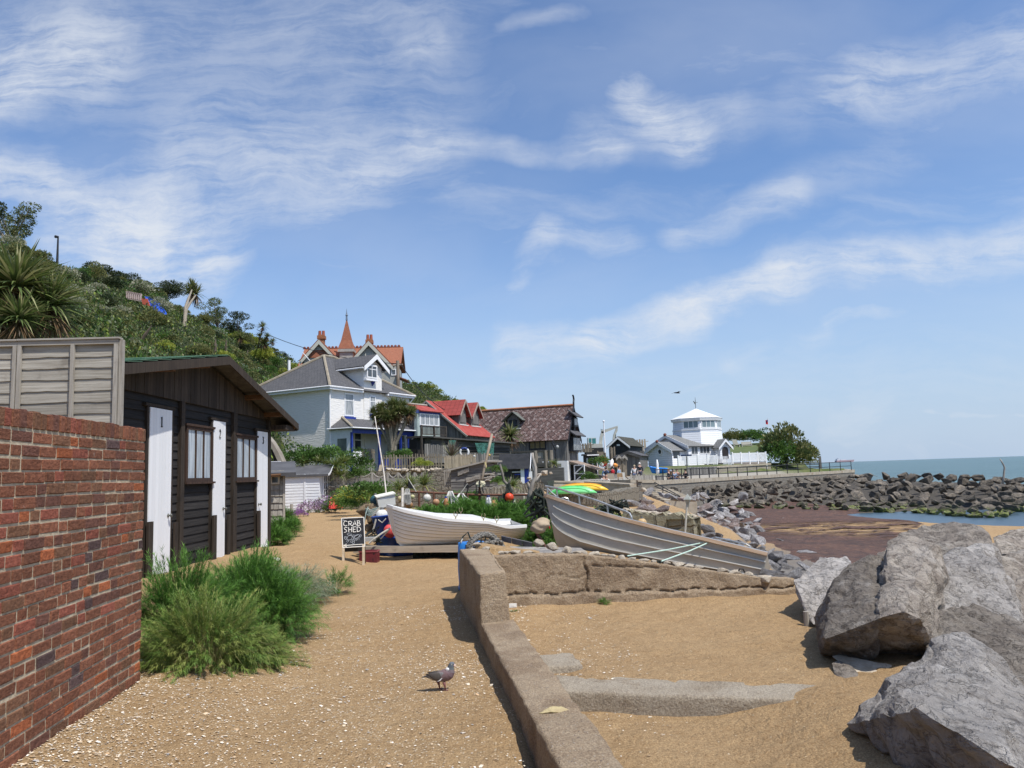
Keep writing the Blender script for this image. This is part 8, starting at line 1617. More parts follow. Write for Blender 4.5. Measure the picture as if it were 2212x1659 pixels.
# ================= white lookout =================
def f_wc(t,b):
 o=t.new('ShaderNodeTexCoord').outputs['Object']; sp=t.new('ShaderNodeSeparateXYZ'); t.l.new(o,sp.inputs[0]); w=t.m('FRACT',t.m('MULTIPLY',sp.outputs[2],3.6))
 t.put(b.inputs['Base Color'],t.mix(t.m('GREATER_THAN',w,.90),(.78,.79,.80),(.55,.56,.58))); b.inputs['Roughness'].default_value=.5; bumpto(t,b,t.m('SUBTRACT',1.0,w),.05)
WCLAD=nodemat('white_cladding',f_wc)
ROOFG=roofmat('grey_shingle',(.19,.19,.185),(.24,.24,.23),(.12,.12,.12),.35,.18,mort=.008)
def lookout():
 c=atY(1453.5,1011.4,98); H=Fr((c.x,c.y),R(33)); r=thing('lookout_house','white boarded seaside house with octagonal glazed tower and picket-fenced deck','house',tuple(H.o),H.rz)
 LF0=H.rz-PI/2; zg=.8; zb=c.z-.3
 W1=H.vz(1401,1000,0)[0]; z1=H.vz(1398,973,0)[1]; zp=H.vz(1422.8,954.5,0)[1]; U1=5.0
 z1=(z1+H.uz(1455,971)[1])/2
 LF=Fr(H.w(0,W1),LF0)
 b=MB(); b.add([(0,0,zg),(0,W1,zg),(0,W1,z1),(0,W1/2,zp-.1),(0,0,z1),(U1,0,zg),(U1,W1,zg),(U1,W1,z1),(U1,W1/2,zp-.1),(U1,0,z1)],[(0,1,2,3,4),(9,8,7,6,5),(0,4,9,5),(1,6,7,2)]); b.build('wall',WCLAD,r)
 f=MB(); o=.35; f.slab([(-o,-o,z1-.2),(U1,-o,z1-.2),(U1,W1/2,zp),(-o,W1/2,zp)],.12,'auto'); f.slab([(U1,W1+o,z1-.2),(-o,W1+o,z1-.2),(-o,W1/2,zp),(U1,W1/2,zp)],.12,'auto'); f.build('roof',ROOFG,r)
 for s in(-o,W1+o): m=MB(); m.hexa([(-o-.05,s,z1-.55),(-o,s,z1-.55),(-o-.05,W1/2,zp-.35),(-o,W1/2,zp-.35),(-o-.05,s,z1-.15),(-o,s,z1-.15),(-o-.05,W1/2,zp+.03),(-o,W1/2,zp+.03)]); m.build('barge_board',WTRIM,r)
 m=MB(); m.ball((-o-.05,W1/2,zp+.05),.2,8,6); m.build('ridge_end',mat('crest_tile',(.20,.07,.05)),r)
 u,z=LF.uz(1426,975.8); q=MB(subM(H,LF)); q.lathe([(.42,-.02),(.42,-.10),(.30,-.10),(.30,-.02)],24,(u,0,z),None,'y'); P_=q.build('porthole',WTRIM,r); q=MB(subM(H,LF)); q.lathe([(.30,-.03),(.30,-.05)],24,(u,0,z),None,'y'); q.build('pane',glass,P_)
 win(H,H,r,(1455,971.5),(1468,989),-.0,1,1,.08,mt=BLACKP)
 u0=H.uz(1470,990,-1.8)[0]; a=3.0; vF=-.6; uA=3.2; zE=H.uz(1493,962,vF)[1]; zR=H.uz(1447,940,3.0)[1]; uB=H.uz(1545,975,vF)[0]; Wd=7.2; v0=vF; uA=H.uz(1488,990,vF)[0]
 b=MB(); b.add([(uA,v0,zg),(uA,v0+Wd,zg),(uA,v0+Wd,zE),(uA,v0+Wd/2,zR-.1),(uA,v0,zE),(uB,v0,zg),(uB,v0+Wd,zg),(uB,v0+Wd,zE),(uB,v0+Wd/2,zR-.1),(uB,v0,zE)],[(0,1,2,3,4),(9,8,7,6,5),(0,4,9,5),(1,6,7,2)]); b.build('hall_wall',WCLAD,r)
 f=MB(); f.slab([(uA-.4,v0-.4,zE-.1),(uB+.3,v0-.4,zE-.1),(uB-3.4,v0+Wd/2,zR),(uA-.4,v0+Wd/2,zR)],.12,'auto'); f.slab([(uB+.3,v0+Wd,zE),(uA-.4,v0+Wd+.4,zE-.1),(uA-.4,v0+Wd/2,zR),(uB-3.4,v0+Wd/2,zR)],.12,'auto'); f.build('hall_roof',ROOFG,r)
 for s in(v0-.4,v0+Wd+.4): m=MB(); m.hexa([(uA-.46,s,zE-.45),(uA-.4,s,zE-.45),(uA-.46,v0+Wd/2,zR-.35),(uA-.4,v0+Wd/2,zR-.35),(uA-.46,s,zE-.05),(uA-.4,s,zE-.05),(uA-.46,v0+Wd/2,zR+.03),(uA-.4,v0+Wd/2,zR+.03)]); m.build('barge_board',WTRIM,r)
 m=MB(); m.ball((uA-.45,v0+Wd/2,zR+.05),.22,8,6); m.build('ridge_end',mat('crest_tile',(.20,.07,.05)),r)
 win(H,H,r,(1493,963.5),(1508,982),vF,2,1,.08,mt=WTRIM); win(H,H,r,(1511,963.5),(1533.5,980),vF,3,1,.08,mt=WTRIM)
 Yc=104; C0=atY(1507,950,Yc); C=H.M.inverted()@Vector((C0.x,C0.y,0)); Rr=50.6*Yc/FPX; ph=[R(-96+45*k)-H.rz for k in range(8)]
 zz=lambda y: atY(1507,y,Yc).z
 zEv=zz(906); zW0=zz(928); zTop=zz(882.5)+.0; zB=zg
 def ring(rad,z): return [Vector((C.x+math.cos(p)*rad,C.y+math.sin(p)*rad,z)) for p in ph]
 q=MB(); q.loft([ring(Rr*1.12,zB),ring(Rr*1.10,zz(980)),ring(Rr*1.02,zW0-.3),ring(Rr*.985,zEv)]); q.build('tower_wall',WCLAD,r)
 q=MB(); q.loft([ring(Rr*1.02,zW0-.18),ring(Rr*1.04,zW0-.18),ring(Rr*1.04,zW0),ring(Rr*1.0,zW0)]); q.build('sill_band',WTRIM,r)
 q=MB(); q.loft([ring(Rr*1.06,zEv-.30),ring(Rr*1.08,zEv-.05),ring(Rr*1.08,zEv+.05),ring(Rr*.9,zEv+.1)]); q.build('cornice',WTRIM,r)
 q=MB(); A=ring(Rr*1.10,zEv+.06); ap=Vector((C.x,C.y,zTop))
 for k in range(8): q.slab([A[k],A[(k+1)%8],ap],.05)
 q.build('tower_roof',mat('white_roof',(.80,.80,.80),rough=.5),r)
 q=MB(); q.tube([ap,ap+Vector((0,0,1.1)),ap+Vector((0,0,1.6))],[.04,.04,.01],6); q.tube([ap+Vector((-.3,0,.85)),ap+Vector((.4,0,.85))],.03,5); q.tube([ap+Vector((-.05,0,.6)),ap+Vector((-.35,0,1.0))],.06,4); q.build('weather_vane',METAL,r)
 for k in(7,0,1):
  a=Vector((C.x+math.cos(ph[k])*Rr*1.0,C.y+math.sin(ph[k])*Rr*1.0,0)); b_=Vector((C.x+math.cos(ph[(k+1)%8])*Rr,C.y+math.sin(ph[(k+1)%8])*Rr,0)); aw=H.M@a; bw=H.M@b_; F3=Fr((aw.x,aw.y),math.atan2(bw.y-aw.y,bw.x-aw.x)); l=(bw-aw).length
  win(H,F3,r,(l*.08,zEv-.28),(l*.93,zW0+.06),-.02,3,1,.10,px=False,name='tower_window',pane=mat('sea_glass',(.16,.22,.24),(.25,.33,.36),scale=.6,rough=.08))
 Fp=Fr((0,0),0); pc=atY(1556,982,99.5); PF=Fr((pc.x,pc.y),R(12)); z0=PF.uz(1560,984)[1]-.5; l=PF.uz(1577,970)[0]; ze=PF.uz(1570,963)[1]; zp2=PF.uz(1566,949)[1]; T=subM(H,PF)
 q=MB(T); q.prism([(0,z0),(l,z0),(l,ze),(l/2,zp2-.15),(0,ze)],0,2.6); q.build('porch_wall',WCLAD,r); q=MB(T)
 q.slab([(-.3,-.3,ze-.3),(l/2,-.3,zp2),(l/2,2.6,zp2),(-.3,2.6,ze-.3)][::-1],.1,'auto'); q.slab([(l/2,-.3,zp2),(l+.3,-.3,ze-.3),(l+.3,2.6,ze-.3),(l/2,2.6,zp2)][::-1],.1,'auto'); q.build('porch_roof',ROOFG,r)
 for s in(-.3,l+.3): m=MB(T); m.hexa([(s,-.36,ze-.55),(l/2,-.36,zp2-.3),(s,-.3,ze-.55),(l/2,-.3,zp2-.3),(s,-.36,ze-.25),(l/2,-.36,zp2+.04),(s,-.3,ze-.25),(l/2,-.3,zp2+.04)]); m.build('barge_board',WTRIM,r)
 q=MB(T); w=l*.30; hz=ze-.25; q.prism([(l/2-w,z0),(l/2+w,z0),(l/2+w,hz-.3)]+[(l/2+w*math.cos(a),hz-.3+w*math.sin(a)*1.1) for a in [PI*k/8 for k in range(1,8)]]+[(l/2-w,hz-.3)],-.04,-.005); q.build('arched_door',mat('dark_door',(.03,.022,.02),rough=.5),r)
 def dk(px,py,Y): return atY(px,py,Y)
 LAT=nodemat('skirt_lattice',_lat)
 for nm,x0,x1,Y0,Y1,yt,ym,yb in(('deck_skirt',1464,1548,93.5,95.5,1004,1006,1012.5),('deck_skirt',1581,1654,95.5,99,996,999,1012)):
  a=dk(x0,ym,Y0); b_=dk(x1,ym-1,Y1); F4=Fr((a.x,a.y),math.atan2(b_.y-a.y,b_.x-a.x)); L=(Vector((b_.x,b_.y))-Vector((a.x,a.y))).length; T4=subM(H,F4)
  q=MB(T4); q.face([(0,0,a.z-1.2),(L,0,a.z-1.2),(L,0,a.z-.2),(0,0,a.z-.2)],[(0,0),(L,0),(L,1.0),(0,1.0)]); q.build(nm,LAT,r); q=MB(T4); q.box(0,L,-.06,4.5,a.z-.2,a.z); q.build('deck_floor',mat('deck_timber',(.30,.27,.24),(.24,.21,.19),scale=2,rough=.9),r)
  n=int(L/.17); hp=1.15; q=MB(T4)
  for i in range(n): u=i*L/n; q.box(u,u+.10,-.08,-.05,a.z+.08,a.z+hp)
  for zz_ in(.15,hp-.12): q.box(0,L,-.05,-.01,a.z+zz_,a.z+zz_+.08)
  for i in range(5): u=i*L/4.02; q.box(u,u+.14,-.12,.02,a.z-1.1,a.z+hp+.12)
  q.build('deck_fence',WTRIM,r)
 a=dk(1548,1004,95.5); b_=dk(1581,998,95.4); F4=Fr((a.x,a.y),math.atan2(b_.y-a.y,b_.x-a.x)); L=(Vector((b_.x,b_.y))-Vector((a.x,a.y))).length; T4=subM(H,F4); q=MB(T4); n=int(L/.17)
 for i in range(n): u=i*L/n; zb_=a.z-.3; q.box(u,u+.10,2.0,2.05,zb_,zb_+1.35)
 q.build('deck_fence',WTRIM,r)
 q=MB(T4); ax_=L*.15; n=int((L*.85)/.17)
 for i in range(n): u=ax_+i*.17; z_=a.z-1.3+(u-ax_)/(L*.85)*1.5; q.box(u,u+.10,-1.2,-1.15,z_+.1,z_+1.15)
 for d_ in(.15,1.05): q.hexa([(ax_,-1.15,a.z-1.3+d_),(L,-1.15,a.z+.2+d_),(ax_,-1.11,a.z-1.3+d_),(L,-1.11,a.z+.2+d_),(ax_,-1.15,a.z-1.22+d_),(L,-1.15,a.z+.28+d_),(ax_,-1.11,a.z-1.22+d_),(L,-1.11,a.z+.28+d_)])
 q.build('stair_fence',WTRIM,r); q=MB(T4)
 for i in range(7): q.box(ax_+i*L*.12,ax_+(i+1)*L*.12,-1.1,0,a.z-1.6,a.z-1.3+i*.22)
 q.build('deck_steps',mat('deck_timber',(.30,.27,.24)),r)
 return H
def _lat(t,b):
 uv=t.new('ShaderNodeTexCoord').outputs['UV']; br=t.new('ShaderNodeTexBrick'); br.offset=0; t.l.new(uv,br.inputs['Vector']); br.inputs['Scale'].default_value=1; br.inputs['Brick Width'].default_value=.22; br.inputs['Row Height'].default_value=.22; br.inputs['Mortar Size'].default_value=.05
 t.put(b.inputs['Base Color'],t.mix(br.outputs['Fac'],(.03,.03,.035),(.42,.38,.34))); b.inputs['Roughness'].default_value=.8
LK=lookout()
t=thing('sign_post','grey post with two small dark blue finger signs before the white picket fence','sign',tuple(atY(1484,1012,86))); B_=atY(1484,1012,86); q=MB(); q.tube([(0,0,-.5),(0,0,atY(1483,982,86).z-B_.z)],.05,6); q.build('post',METAL,t)
for s in(-1,1): q=MB(); z=atY(1483,983.5,86).z-B_.z; q.box(.05 if s>0 else -.6,.6 if s>0 else -.05,-.03,.03,z-.09,z+.09); q.build('sign_plate',mat('dark_blue_sign',(.01,.03,.08),rough=.5),t)
t=thing('parasol','closed white parasol standing on the cafe terrace','parasol',tuple(atY(1421.5,1036,70))); h=atY(1419.5,992,70).z-t.location.z; q=MB(); q.lathe([(.03,0),(.03,.5),(.14,.55),(.16,.9),(.10,h*.6),(.13,h*.75),(.07,h-.1),(.0,h)],12); q.build('canopy',WTRIM,t,True)
def coveredboat():
 t=thing('covered_boat','small boat under bright blue tarpaulin beside the white lookout house','boat'); t.matrix_world=matrix_from(atY(1403,1009.5,84),Vector((1,.12,-.045)),Vector((-.12,1,0))); L=38.6*84/FPX*1.02
 S_=hullpts(L,.75,[(0,0),(.3,-.12),(1,-.2)],[(0,-.3),(.1,-.62),(.5,-.7),(1,-.6)],0,16,8,'clinker',2.2,.85,.05); hullmesh('hull',S_,mat('blue_tarp',(.005,.13,.45),(.01,.20,.6),scale=1.5,rough=.45,bump=.03,bscale=4),0,t,False)
 q=MB(); R_=[[Vector((p[0][0],s*p[0][1],p[0][2]+.03)) for s in(-1,-.4)]+[Vector((p[0][0],0,p[0][2]+.16))]+[Vector((p[0][0],s*p[0][1],p[0][2]+.03)) for s in(.4,1)] for p in S_]; q.loft(R_,cap=False,closed=False); q.build('tarpaulin',mat('blue_tarp',(.005,.13,.45)),t)
coveredboat()
t=thing('small_boat','tiny white open boat lying behind the boarded screen by the deck','boat'); t.matrix_world=matrix_from(atY(1486,1009,87),Vector((1,.1,-.02)),Vector((-.1,1,0))); S_=hullpts(3.2,.5,[(0,0),(1,-.1)],[(0,-.2),(.2,-.4),(1,-.35)],0,12,6,'clinker',2.2,.85,.05); hullmesh('hull',S_,WTRIM,0,t)
# ================= huts between boathouse and lookout =================
def gablehut(name,label,ax,ay,lx,ly,rx,ry,yb,Y,rz,dep,wallm,roofm,trim=None,over=.4,boards=True):
 c=atY((lx+rx)/2,yb,Y); H=Fr((c.x,c.y),R(rz)); r=thing(name,label,'hut',tuple(H.o),H.rz); ua,za=H.uz(ax,ay); ul,zl=H.uz(lx,ly); ur,zr=H.uz(rx,ry); z0=H.uz(ax,yb)[1]-.8; z=(zl+zr)/2; zl=zr=z; ua=(ul+ur)/2
 q=MB(); q.prism([(ul+over*.6,z0),(ur-over*.6,z0),(ur-over*.6,zr+.1),(ua,za-.12),(ul+over*.6,zl+.1)],.0,dep); q.build('wall',wallm,r)
 q=MB(); q.slab([(ul,-over,zl),(ua,-over,za),(ua,dep,za),(ul,dep,zl)][::-1],.08,'auto'); q.slab([(ua,-over,za),(ur,-over,zr),(ur,dep,zr),(ua,dep,za)][::-1],.08,'auto'); q.build('roof',roofm,r)
 if trim:
  for s in(ul,ur): m=MB(); m.hexa([(s,-over-.06,zl-.25),(ua,-over-.06,za-.28),(s,-over,zl-.25),(ua,-over,za-.28),(s,-over-.06,zl+.02),(ua,-over-.06,za+.02),(s,-over,zl+.02),(ua,-over,za+.02)]); m.build('barge_board',trim,r)
 return r,H
MOSSR=roofmat('mossy_black_roof',(.05,.048,.035),(.08,.075,.05),(.03,.03,.02),.4,.2)
r,H=gablehut('black_shed','black gabled shed with white barge boards and a mossy roof below the digger',1336.5,943.5,1312,967,1362,963,980,100,-22,8,BLACKP,MOSSR,WTRIM); a=H.uz(1332,960,-.05); b=H.uz(1339,963,-.05); q=MB(); q.box(a[0],b[0],-.06,-.01,b[1],a[1]); q.build('white_plate',WTRIM,r)
q=MB(); a=H.uz(1343,966,-.03); b=H.uz(1352,975,-.03); q.box(a[0],b[0],-.05,-.005,b[1],a[1]); q.build('dark_shutter',mat('dark_shutter',(.03,.03,.033)),r)
gablehut('brown_shed','brown boarded porch shed with grey pitched roof right of the timber steps',1343,976,1328,985,1386,988,1012,88,-20,5,DGREYV,SLATE,DGREYH)
gablehut('little_hut','narrow brown hut with pointed grey roof, left of a matching pair',1337.5,983,1330,990,1344,990,1012,82,0,2.5,BRW,SLATE,GREYH,.15); gablehut('little_hut','narrow brown hut with pointed grey roof, right of a matching pair',1348.5,983,1342,990,1355,990,1012,82,0,2.5,BRW,SLATE,GREYH,.15)
t=thing('curtained_hut','low dark boarded hut with two white-curtained windows and white downpipe','hut',tuple(atY(1262,1014,80)),R(-4)); B_=t.location.copy(); F5=Fr((B_.x,B_.y),R(-4)); U=F5.uz(1291,1000)[0]; zt=F5.uz(1275,983)[1]; q=MB(); q.box(0,U,0,3,-.2-B_.z,zt-B_.z); q.build('wall',BLACKP,t)
q=MB(); q.clad([(0,-.2-B_.z),(U*.3,-.2-B_.z),(U*.3,zt-B_.z),(0,zt-B_.z)],.2,0,.04,False,rnd=.4); q.build('cladding',DGREYH,t); q=MB(); q.box(-.2,U+.1,-.3,3.2,zt-B_.z,zt-B_.z+.12); q.build('roof',SLATE,t); q=MB(); q.tube([(U*.25,-.35,zt-B_.z-.03),(U+.15,-.35,zt-B_.z-.03)],.06,5); q.build('gutter',WTRIM,t); q=MB(); q.tube([(U+.12,-.32,zt-B_.z-.05),(U-.05,-.1,zt-B_.z-.5),(U-.05,-.1,-.2-B_.z)],.05,5); q.build('downpipe',WTRIM,t)
for x in(1268.5,1280.5): a=F5.uz(x-1.8,990); b=F5.uz(x+2.2,1008); q=MB(); q.box(a[0],b[0],-.05,0,b[1]-B_.z,a[1]-B_.z); q.build('curtained_window',mat('white_curtain',(.7,.7,.68),rough=.6),t)
t=thing('timber_stairs','brown timber stairs climbing to a boarded platform behind the visitors','stairs',tuple(atY(1310,1012,84))); B_=t.location.copy(); k=84/FPX
q=MB(); q.box(-17*k,-1*k,0,2,22*k,36*k); q.build('platform_boards',BRW,t); q=MB(); q.box(12*k,19*k,0,2,22*k,44*k); q.build('platform_boards',BRW,t); q=MB(); q.box(-17*k,19*k,0,2.5,18*k,21*k); q.build('platform_floor',DGREYH,t)
q=MB()
for i in range(8): q.box(-1*k,11*k,-1.6+i*.2,-1.3+i*.2,i*2.4*k-.5,i*2.4*k-.4)
q.build('treads',BRW,t)
for x in(-1.5,11): q=MB(); q.hexa([(x*k,-1.8,-.8),(x*k+.08,-1.8,-.8),(x*k,0,18*k),(x*k+.08,0,18*k),(x*k,-1.8,-.5),(x*k+.08,-1.8,-.5),(x*k,0,21*k),(x*k+.08,0,21*k)]); q.build('stringer',BRW,t)
for x in(-17,-1,12,19): q=MB(); q.box(x*k-.07,x*k+.07,-.1,.04,-.6,(38 if x<0 else 46)*k); q.build('post',BRW,t)
for x0,y0,x1,y1,l,cc in[(1302,1009,1309,993,'white paddle board leaning left of the timber stairs',(.75,.62,.48)),(1319,1010,1323,991,'white paddle board leaning right of the timber stairs',(.75,.75,.73)),(1326,1003,1333,1007,'orange and white kayak nose showing right of the stairs',(.75,.30,.06))]:
 q=MB(); a=atY(x0,y0,79); b=atY(x1,y1,79.6); q.tube([a,a.lerp(b,.3),a.lerp(b,.7),b],[.05,.20,.20,.03],8); single(q,'paddle_board',mat('board_%.2f'%cc[2],cc,rough=.4),l,'board',None,True)
ballfloat(1304,997,79,.42,(.60,.03,.03),'large red buoy hanging under the timber platform',sc=(1,.8,1.2)); ballfloat(1299.5,1003.5,78.5,.22,(.7,.72,.7),'white buoy below the large red one'); ballfloat(1294.5,1000,78.5,.18,(.1,.3,.25),'green buoy left of the large red one')
for (x0,x1,yt,yb,Y,l) in[(1276,1337,1037,1044,62,'low uneven plank fence in front of the seated visitors'),(1362,1415,1026,1041,66,'grey plank fence with uneven tops along the cafe terrace'),(1416,1434,1027,1044,64,'dark planks closing the gap beside the stair head'),(1324,1345,1026,1040,70,'grey plank screen behind the folding table'),(1263,1290,1008,1024,78,'short wattle fence in front of the curtained hut')]:
 a=atY(x0,yb,Y); b=atY(x1,yb-1,Y); picket('plank_fence',l,a,b,(yb-yt)*Y/FPX,.22,.21,GREYV if x0!=1416 else DGREYV,int(x0),.0,rail=False,jag=.06)
wallthing('stone_wall','rough mound of dry stone wall before the curtained hut',[ptz(1266,1024,74,-.2),ptz(1302,1026,72,-.2)],.6,RUB,None,None,.08,6)
def ftable(px,py,Y,label):
 p=atY(px,py,Y); t=thing('folding_table',label,'table',tuple(p)); W2=mat('slatted_wood',(.32,.20,.10),(.4,.27,.15),scale=4,rough=.7); q=MB(); q.box(-.4,.4,-.3,.3,-.03,0); q.build('tabletop',W2,t)
 for s in(-1,1): q=MB(); q.tube([(-.35*s,-.2,-.72),(.35*s,-.2,-.03)],.025,4); q.build('leg',W2,t); q=MB(); q.tube([(-.35*s,.2,-.72),(.35*s,.2,-.03)],.025,4); q.build('leg',W2,t)
ftable(1360,1028,66.5,'folding wooden table standing on the terrace by the plank fence'); ftable(1463,1023,68,'wooden table between the seated people by the railing')
def chair(px,py,Y,label,rz=0):
 p=atY(px,py,Y); t=thing('folding_chair',label,'chair',tuple(p),rz); W2=mat('slatted_wood',(.32,.20,.10)); q=MB(); q.box(-.2,.2,-.2,.2,-.02,.02); q.build('seat',W2,t); q=MB(); q.box(-.2,.2,.2,.23,.1,.45); q.build('backrest',W2,t)
 for s in(-1,1): q=MB(); q.tube([(s*.2,-.2,-.45),(s*.2,.22,.45)],.02,4); q.build('frame',W2,t); q=MB(); q.tube([(s*.18,.22,-.45),(s*.18,-.18,0)],.02,4); q.build('leg',W2,t)
chair(1445,1030,66.2,'folding chair under the grey haired person at the railing',R(-70)); chair(1483,1031,67.5,'folding chair under the dark dressed person at the railing',R(80)); chair(1340,1034,63,'folding chair at the left end of the terrace',0)
q=MB(); a=atY(1343,1022,65); q.box(a.x-.25,a.x+.25,a.y,a.y+.5,a.z-.9,a.z+.05); single(q,'menu_stand',painted('pale_board',(.6,.58,.52)),'pale boxy menu stand on the terrace','stand'); q=MB(); a=atY(1318,1028,66); q.box(a.x-.25,a.x+.3,a.y,a.y+.4,a.z-.5,a.z+.2); single(q,'planter_box',mat('tan_box',(.38,.32,.24),rough=.9),'tan box beside the seated pair','box')
# ================= people =================
def person(px,pyh,Y,label,top,bot,hair,pose='stand',rz=0,h=1.68,bag=None,zf=None,skin=(.45,.27,.2)):
 ph=atY(px,pyh,Y); base=Vector((ph.x,ph.y,(ph.z-h) if pose=='stand' else ph.z-1.28)); t=thing('person',label,'person',tuple(base),rz); s=h/1.7
 def skinmesh(name,verts,edges,m,parent,root=0,sub=1):
  me=bpy.data.meshes.new(name); me.from_pydata([v[:3] for v in verts],edges,[]); o=mkobj(name,me,parent); md=o.modifiers.new('skin','SKIN');
  for i,v in enumerate(verts): me.skin_vertices[0].data[i].radius=(v[3],v[4] if len(v)>4 else v[3]);
  me.skin_vertices[0].data[root].use_root=True; sb=o.modifiers.new('sub','SUBSURF'); sb.levels=sub; sb.render_levels=sub; me.materials.append(m)
  dg=bpy.context.evaluated_depsgraph_get(); ev=o.evaluated_get(dg); nm=bpy.data.meshes.new_from_object(ev); o.modifiers.clear(); o.data=nm; nm.materials.clear(); nm.materials.append(m); nm.shade_smooth(); return o
 if pose=='stand': hip=.90*s; kn=[(.11,-.03,.48*s),(-.11,.06,.48*s)]; ft=[(.12,-.02,.06),(-.12,.12,.07)];
 else: hip=.47; kn=[(.12,-.42,.50),(-.12,-.42,.50)]; ft=[(.12,-.45,.06),(-.12,-.40,.06)]
 sh=hip+.50*s; nk=hip+.58*s; hd=hip+.70*s; k=[Vector(a) for a in kn]; ha=[(.30,-.02,hip+.0),(-.30,-.05,hip+.02)] if pose=='stand' else [(.22,-.40,hip+.25),(-.22,-.40,hip+.25)]
 el=[(.30,.04,hip+.26*s),(-.30,.04,hip+.26*s)]
 V=[(0,0,hip,.13,.10),(0,.0,hip+.25*s,.12,.09),(0,0,sh,.14,.09),(0,0,nk,.055),(0,-.01,hd-.05,.075),(0,-.01,hd+.05,.09,.10),(0,-.01,hd+.12,.06),
 (.19,0,sh-.02,.055),(*el[0],.042),(*ha[0],.032),(ha[0][0],ha[0][1]-.05,ha[0][2]-.08,.03),(-.19,0,sh-.02,.055),(*el[1],.042),(*ha[1],.032),(ha[1][0],ha[1][1]-.05,ha[1][2]-.08,.03),
 (.10,0,hip-.06,.085),(*kn[0],.06),(*ft[0],.045),(ft[0][0],ft[0][1]-.16,.035,.035),(-.10,0,hip-.06,.085),(*kn[1],.06),(*ft[1],.045),(ft[1][0],ft[1][1]-.16,.035,.035)]
 E_=[(0,1),(1,2),(2,3),(3,4),(4,5),(5,6),(2,7),(7,8),(8,9),(9,10),(2,11),(11,12),(12,13),(13,14),(0,15),(15,16),(16,17),(17,18),(0,19),(19,20),(20,21),(21,22)]
 SK=mat('skin_%.2f'%skin[0],skin,rough=.6); skinmesh('body',V,E_,SK,t)
 e=.02; T=[V[i] for i in(0,1,2,7,8,9,11,12,13)]; T=[(a[0],a[1],a[2],a[3]+e,(a[4] if len(a)>4 else a[3])+e) for a in T]; skinmesh('jacket',T,[(0,1),(1,2),(2,3),(3,4),(4,5),(2,6),(6,7),(7,8)],mat('cloth_%.2f%.2f%.2f'%top,top,rough=.9),t)
 T=[V[i] for i in(0,15,16,17,19,20,21)]; T=[(a[0],a[1],a[2],a[3]+e*.9,(a[4] if len(a)>4 else a[3])+e*.9) for a in T]; skinmesh('trousers',T,[(0,1),(1,2),(2,3),(0,4),(4,5),(5,6)],mat('cloth_%.2f%.2f%.2f'%bot,bot,rough=.9),t)
 q=MB(); q.ball((0,.02,hd+.07),.115,10,7,None,(.92,1,.95)); q.build('hair',mat('hair_%.2f'%hair[0],hair,rough=.9),t,True)
 if bag: q=MB(); q.ball((0,.20,hip+.33*s),.2,10,7,None,(.85,.6,1.2)); q.build('backpack',mat('bag_%.2f%.2f'%(bag[0],bag[2]),bag,rough=.8),t,True)
 return t
person(1381.5,1000.6,75,'white haired person in a dark navy jacket standing at the terrace',(.015,.018,.03),(.06,.06,.09),(.7,.68,.64),rz=R(20))
person(1370,1006,75,'fair haired person in a white top shading their eyes',(.72,.71,.70),(.10,.13,.22),(.45,.36,.24),rz=R(-10),h=1.6)
person(1337,1007.5,72,'person in a pale blue jacket walking across the terrace',(.28,.42,.58),(.05,.05,.07),(.06,.04,.03),rz=R(60))
person(1322.5,1008.5,71,'person carrying a bright red backpack, seen from behind',(.05,.04,.05),(.03,.03,.035),(.08,.05,.03),rz=R(180),bag=(.45,.02,.03))
person(1307.5,1010,71,'person in a blue top with a dark backpack, facing away',(.05,.12,.28),(.04,.045,.06),(.12,.08,.05),rz=R(190),bag=(.02,.03,.05))
person(1304,1025.5,64,'seated person in a white shirt and grey cap, low behind the fence',(.72,.72,.71),(.2,.2,.2),(.35,.38,.42),'sit',R(20)); person(1309.5,1027,64,'seated bald person in white beside the grey cap wearer',(.70,.69,.67),(.25,.2,.15),(.42,.25,.18),'sit',R(-30))
person(1444,1013.5,66,'grey haired person in black seated left of the table by the railing',(.02,.02,.025),(.03,.03,.04),(.42,.38,.34),'sit',R(60)); person(1449,1016,66.6,'person in a blue denim shirt seated at the railing table',(.16,.25,.42),(.05,.07,.15),(.35,.33,.3),'sit',R(40))
person(1455,1014,67.5,'grey haired person in pale blue leaning on the railing table',(.30,.38,.50),(.04,.05,.10),(.40,.38,.36),'sit',R(20)); person(1462,1013.5,69,'brown haired person in dark red seated behind the railing table',(.12,.05,.05),(.03,.03,.04),(.12,.06,.04),'sit',R(0)); person(1480,1014,67,'person all in black seated at the right of the railing table',(.012,.012,.014),(.02,.02,.022),(.02,.015,.012),'sit',R(-60))
# ================= excavator, poles, flag, bird, ship =================
t=thing('excavator','pale excavator with raised boom parked behind the black shed','excavator',tuple(atY(1282,975,112))); B_=t.location.copy(); EX=mat('excavator_paint',(.42,.42,.36),(.50,.49,.43),scale=1,rough=.6); k=112/FPX
def ew(x,y,dy=0): return atY(x,y,112+dy)-B_
q=MB(); a=ew(1269,946); b=ew(1287,960); q.box(a.x,b.x,-.8,.8,b.z,a.z); cb=q.build('cab',painted('cab_white',(.62,.66,.64)),t); q=MB(); a=ew(1271,947.5); b=ew(1276.5,957.5); q.box(a.x,b.x,-.84,-.81,b.z,a.z); q.build('cab_window',mat('teal_glass',(.05,.20,.20),rough=.1),cb); q=MB(); a=ew(1278,947.5); b=ew(1286,958.5); q.box(a.x,b.x,-.84,-.81,b.z,a.z); q.build('cab_window',mat('teal_glass',(.05,.20,.20)),cb)
q=MB(); a=ew(1268,960); b=ew(1300,968); q.box(a.x,b.x,-1.2,1.4,b.z,a.z); q.build('engine_body',EX,t)
for s in(-1.2,1.2): q=MB(); a=ew(1264,968); b=ew(1302,980); q.box(a.x,b.x,s-.3,s+.3,b.z,a.z-.05); q.build('track',mat('track_rubber',(.03,.03,.03),rough=.9),t)
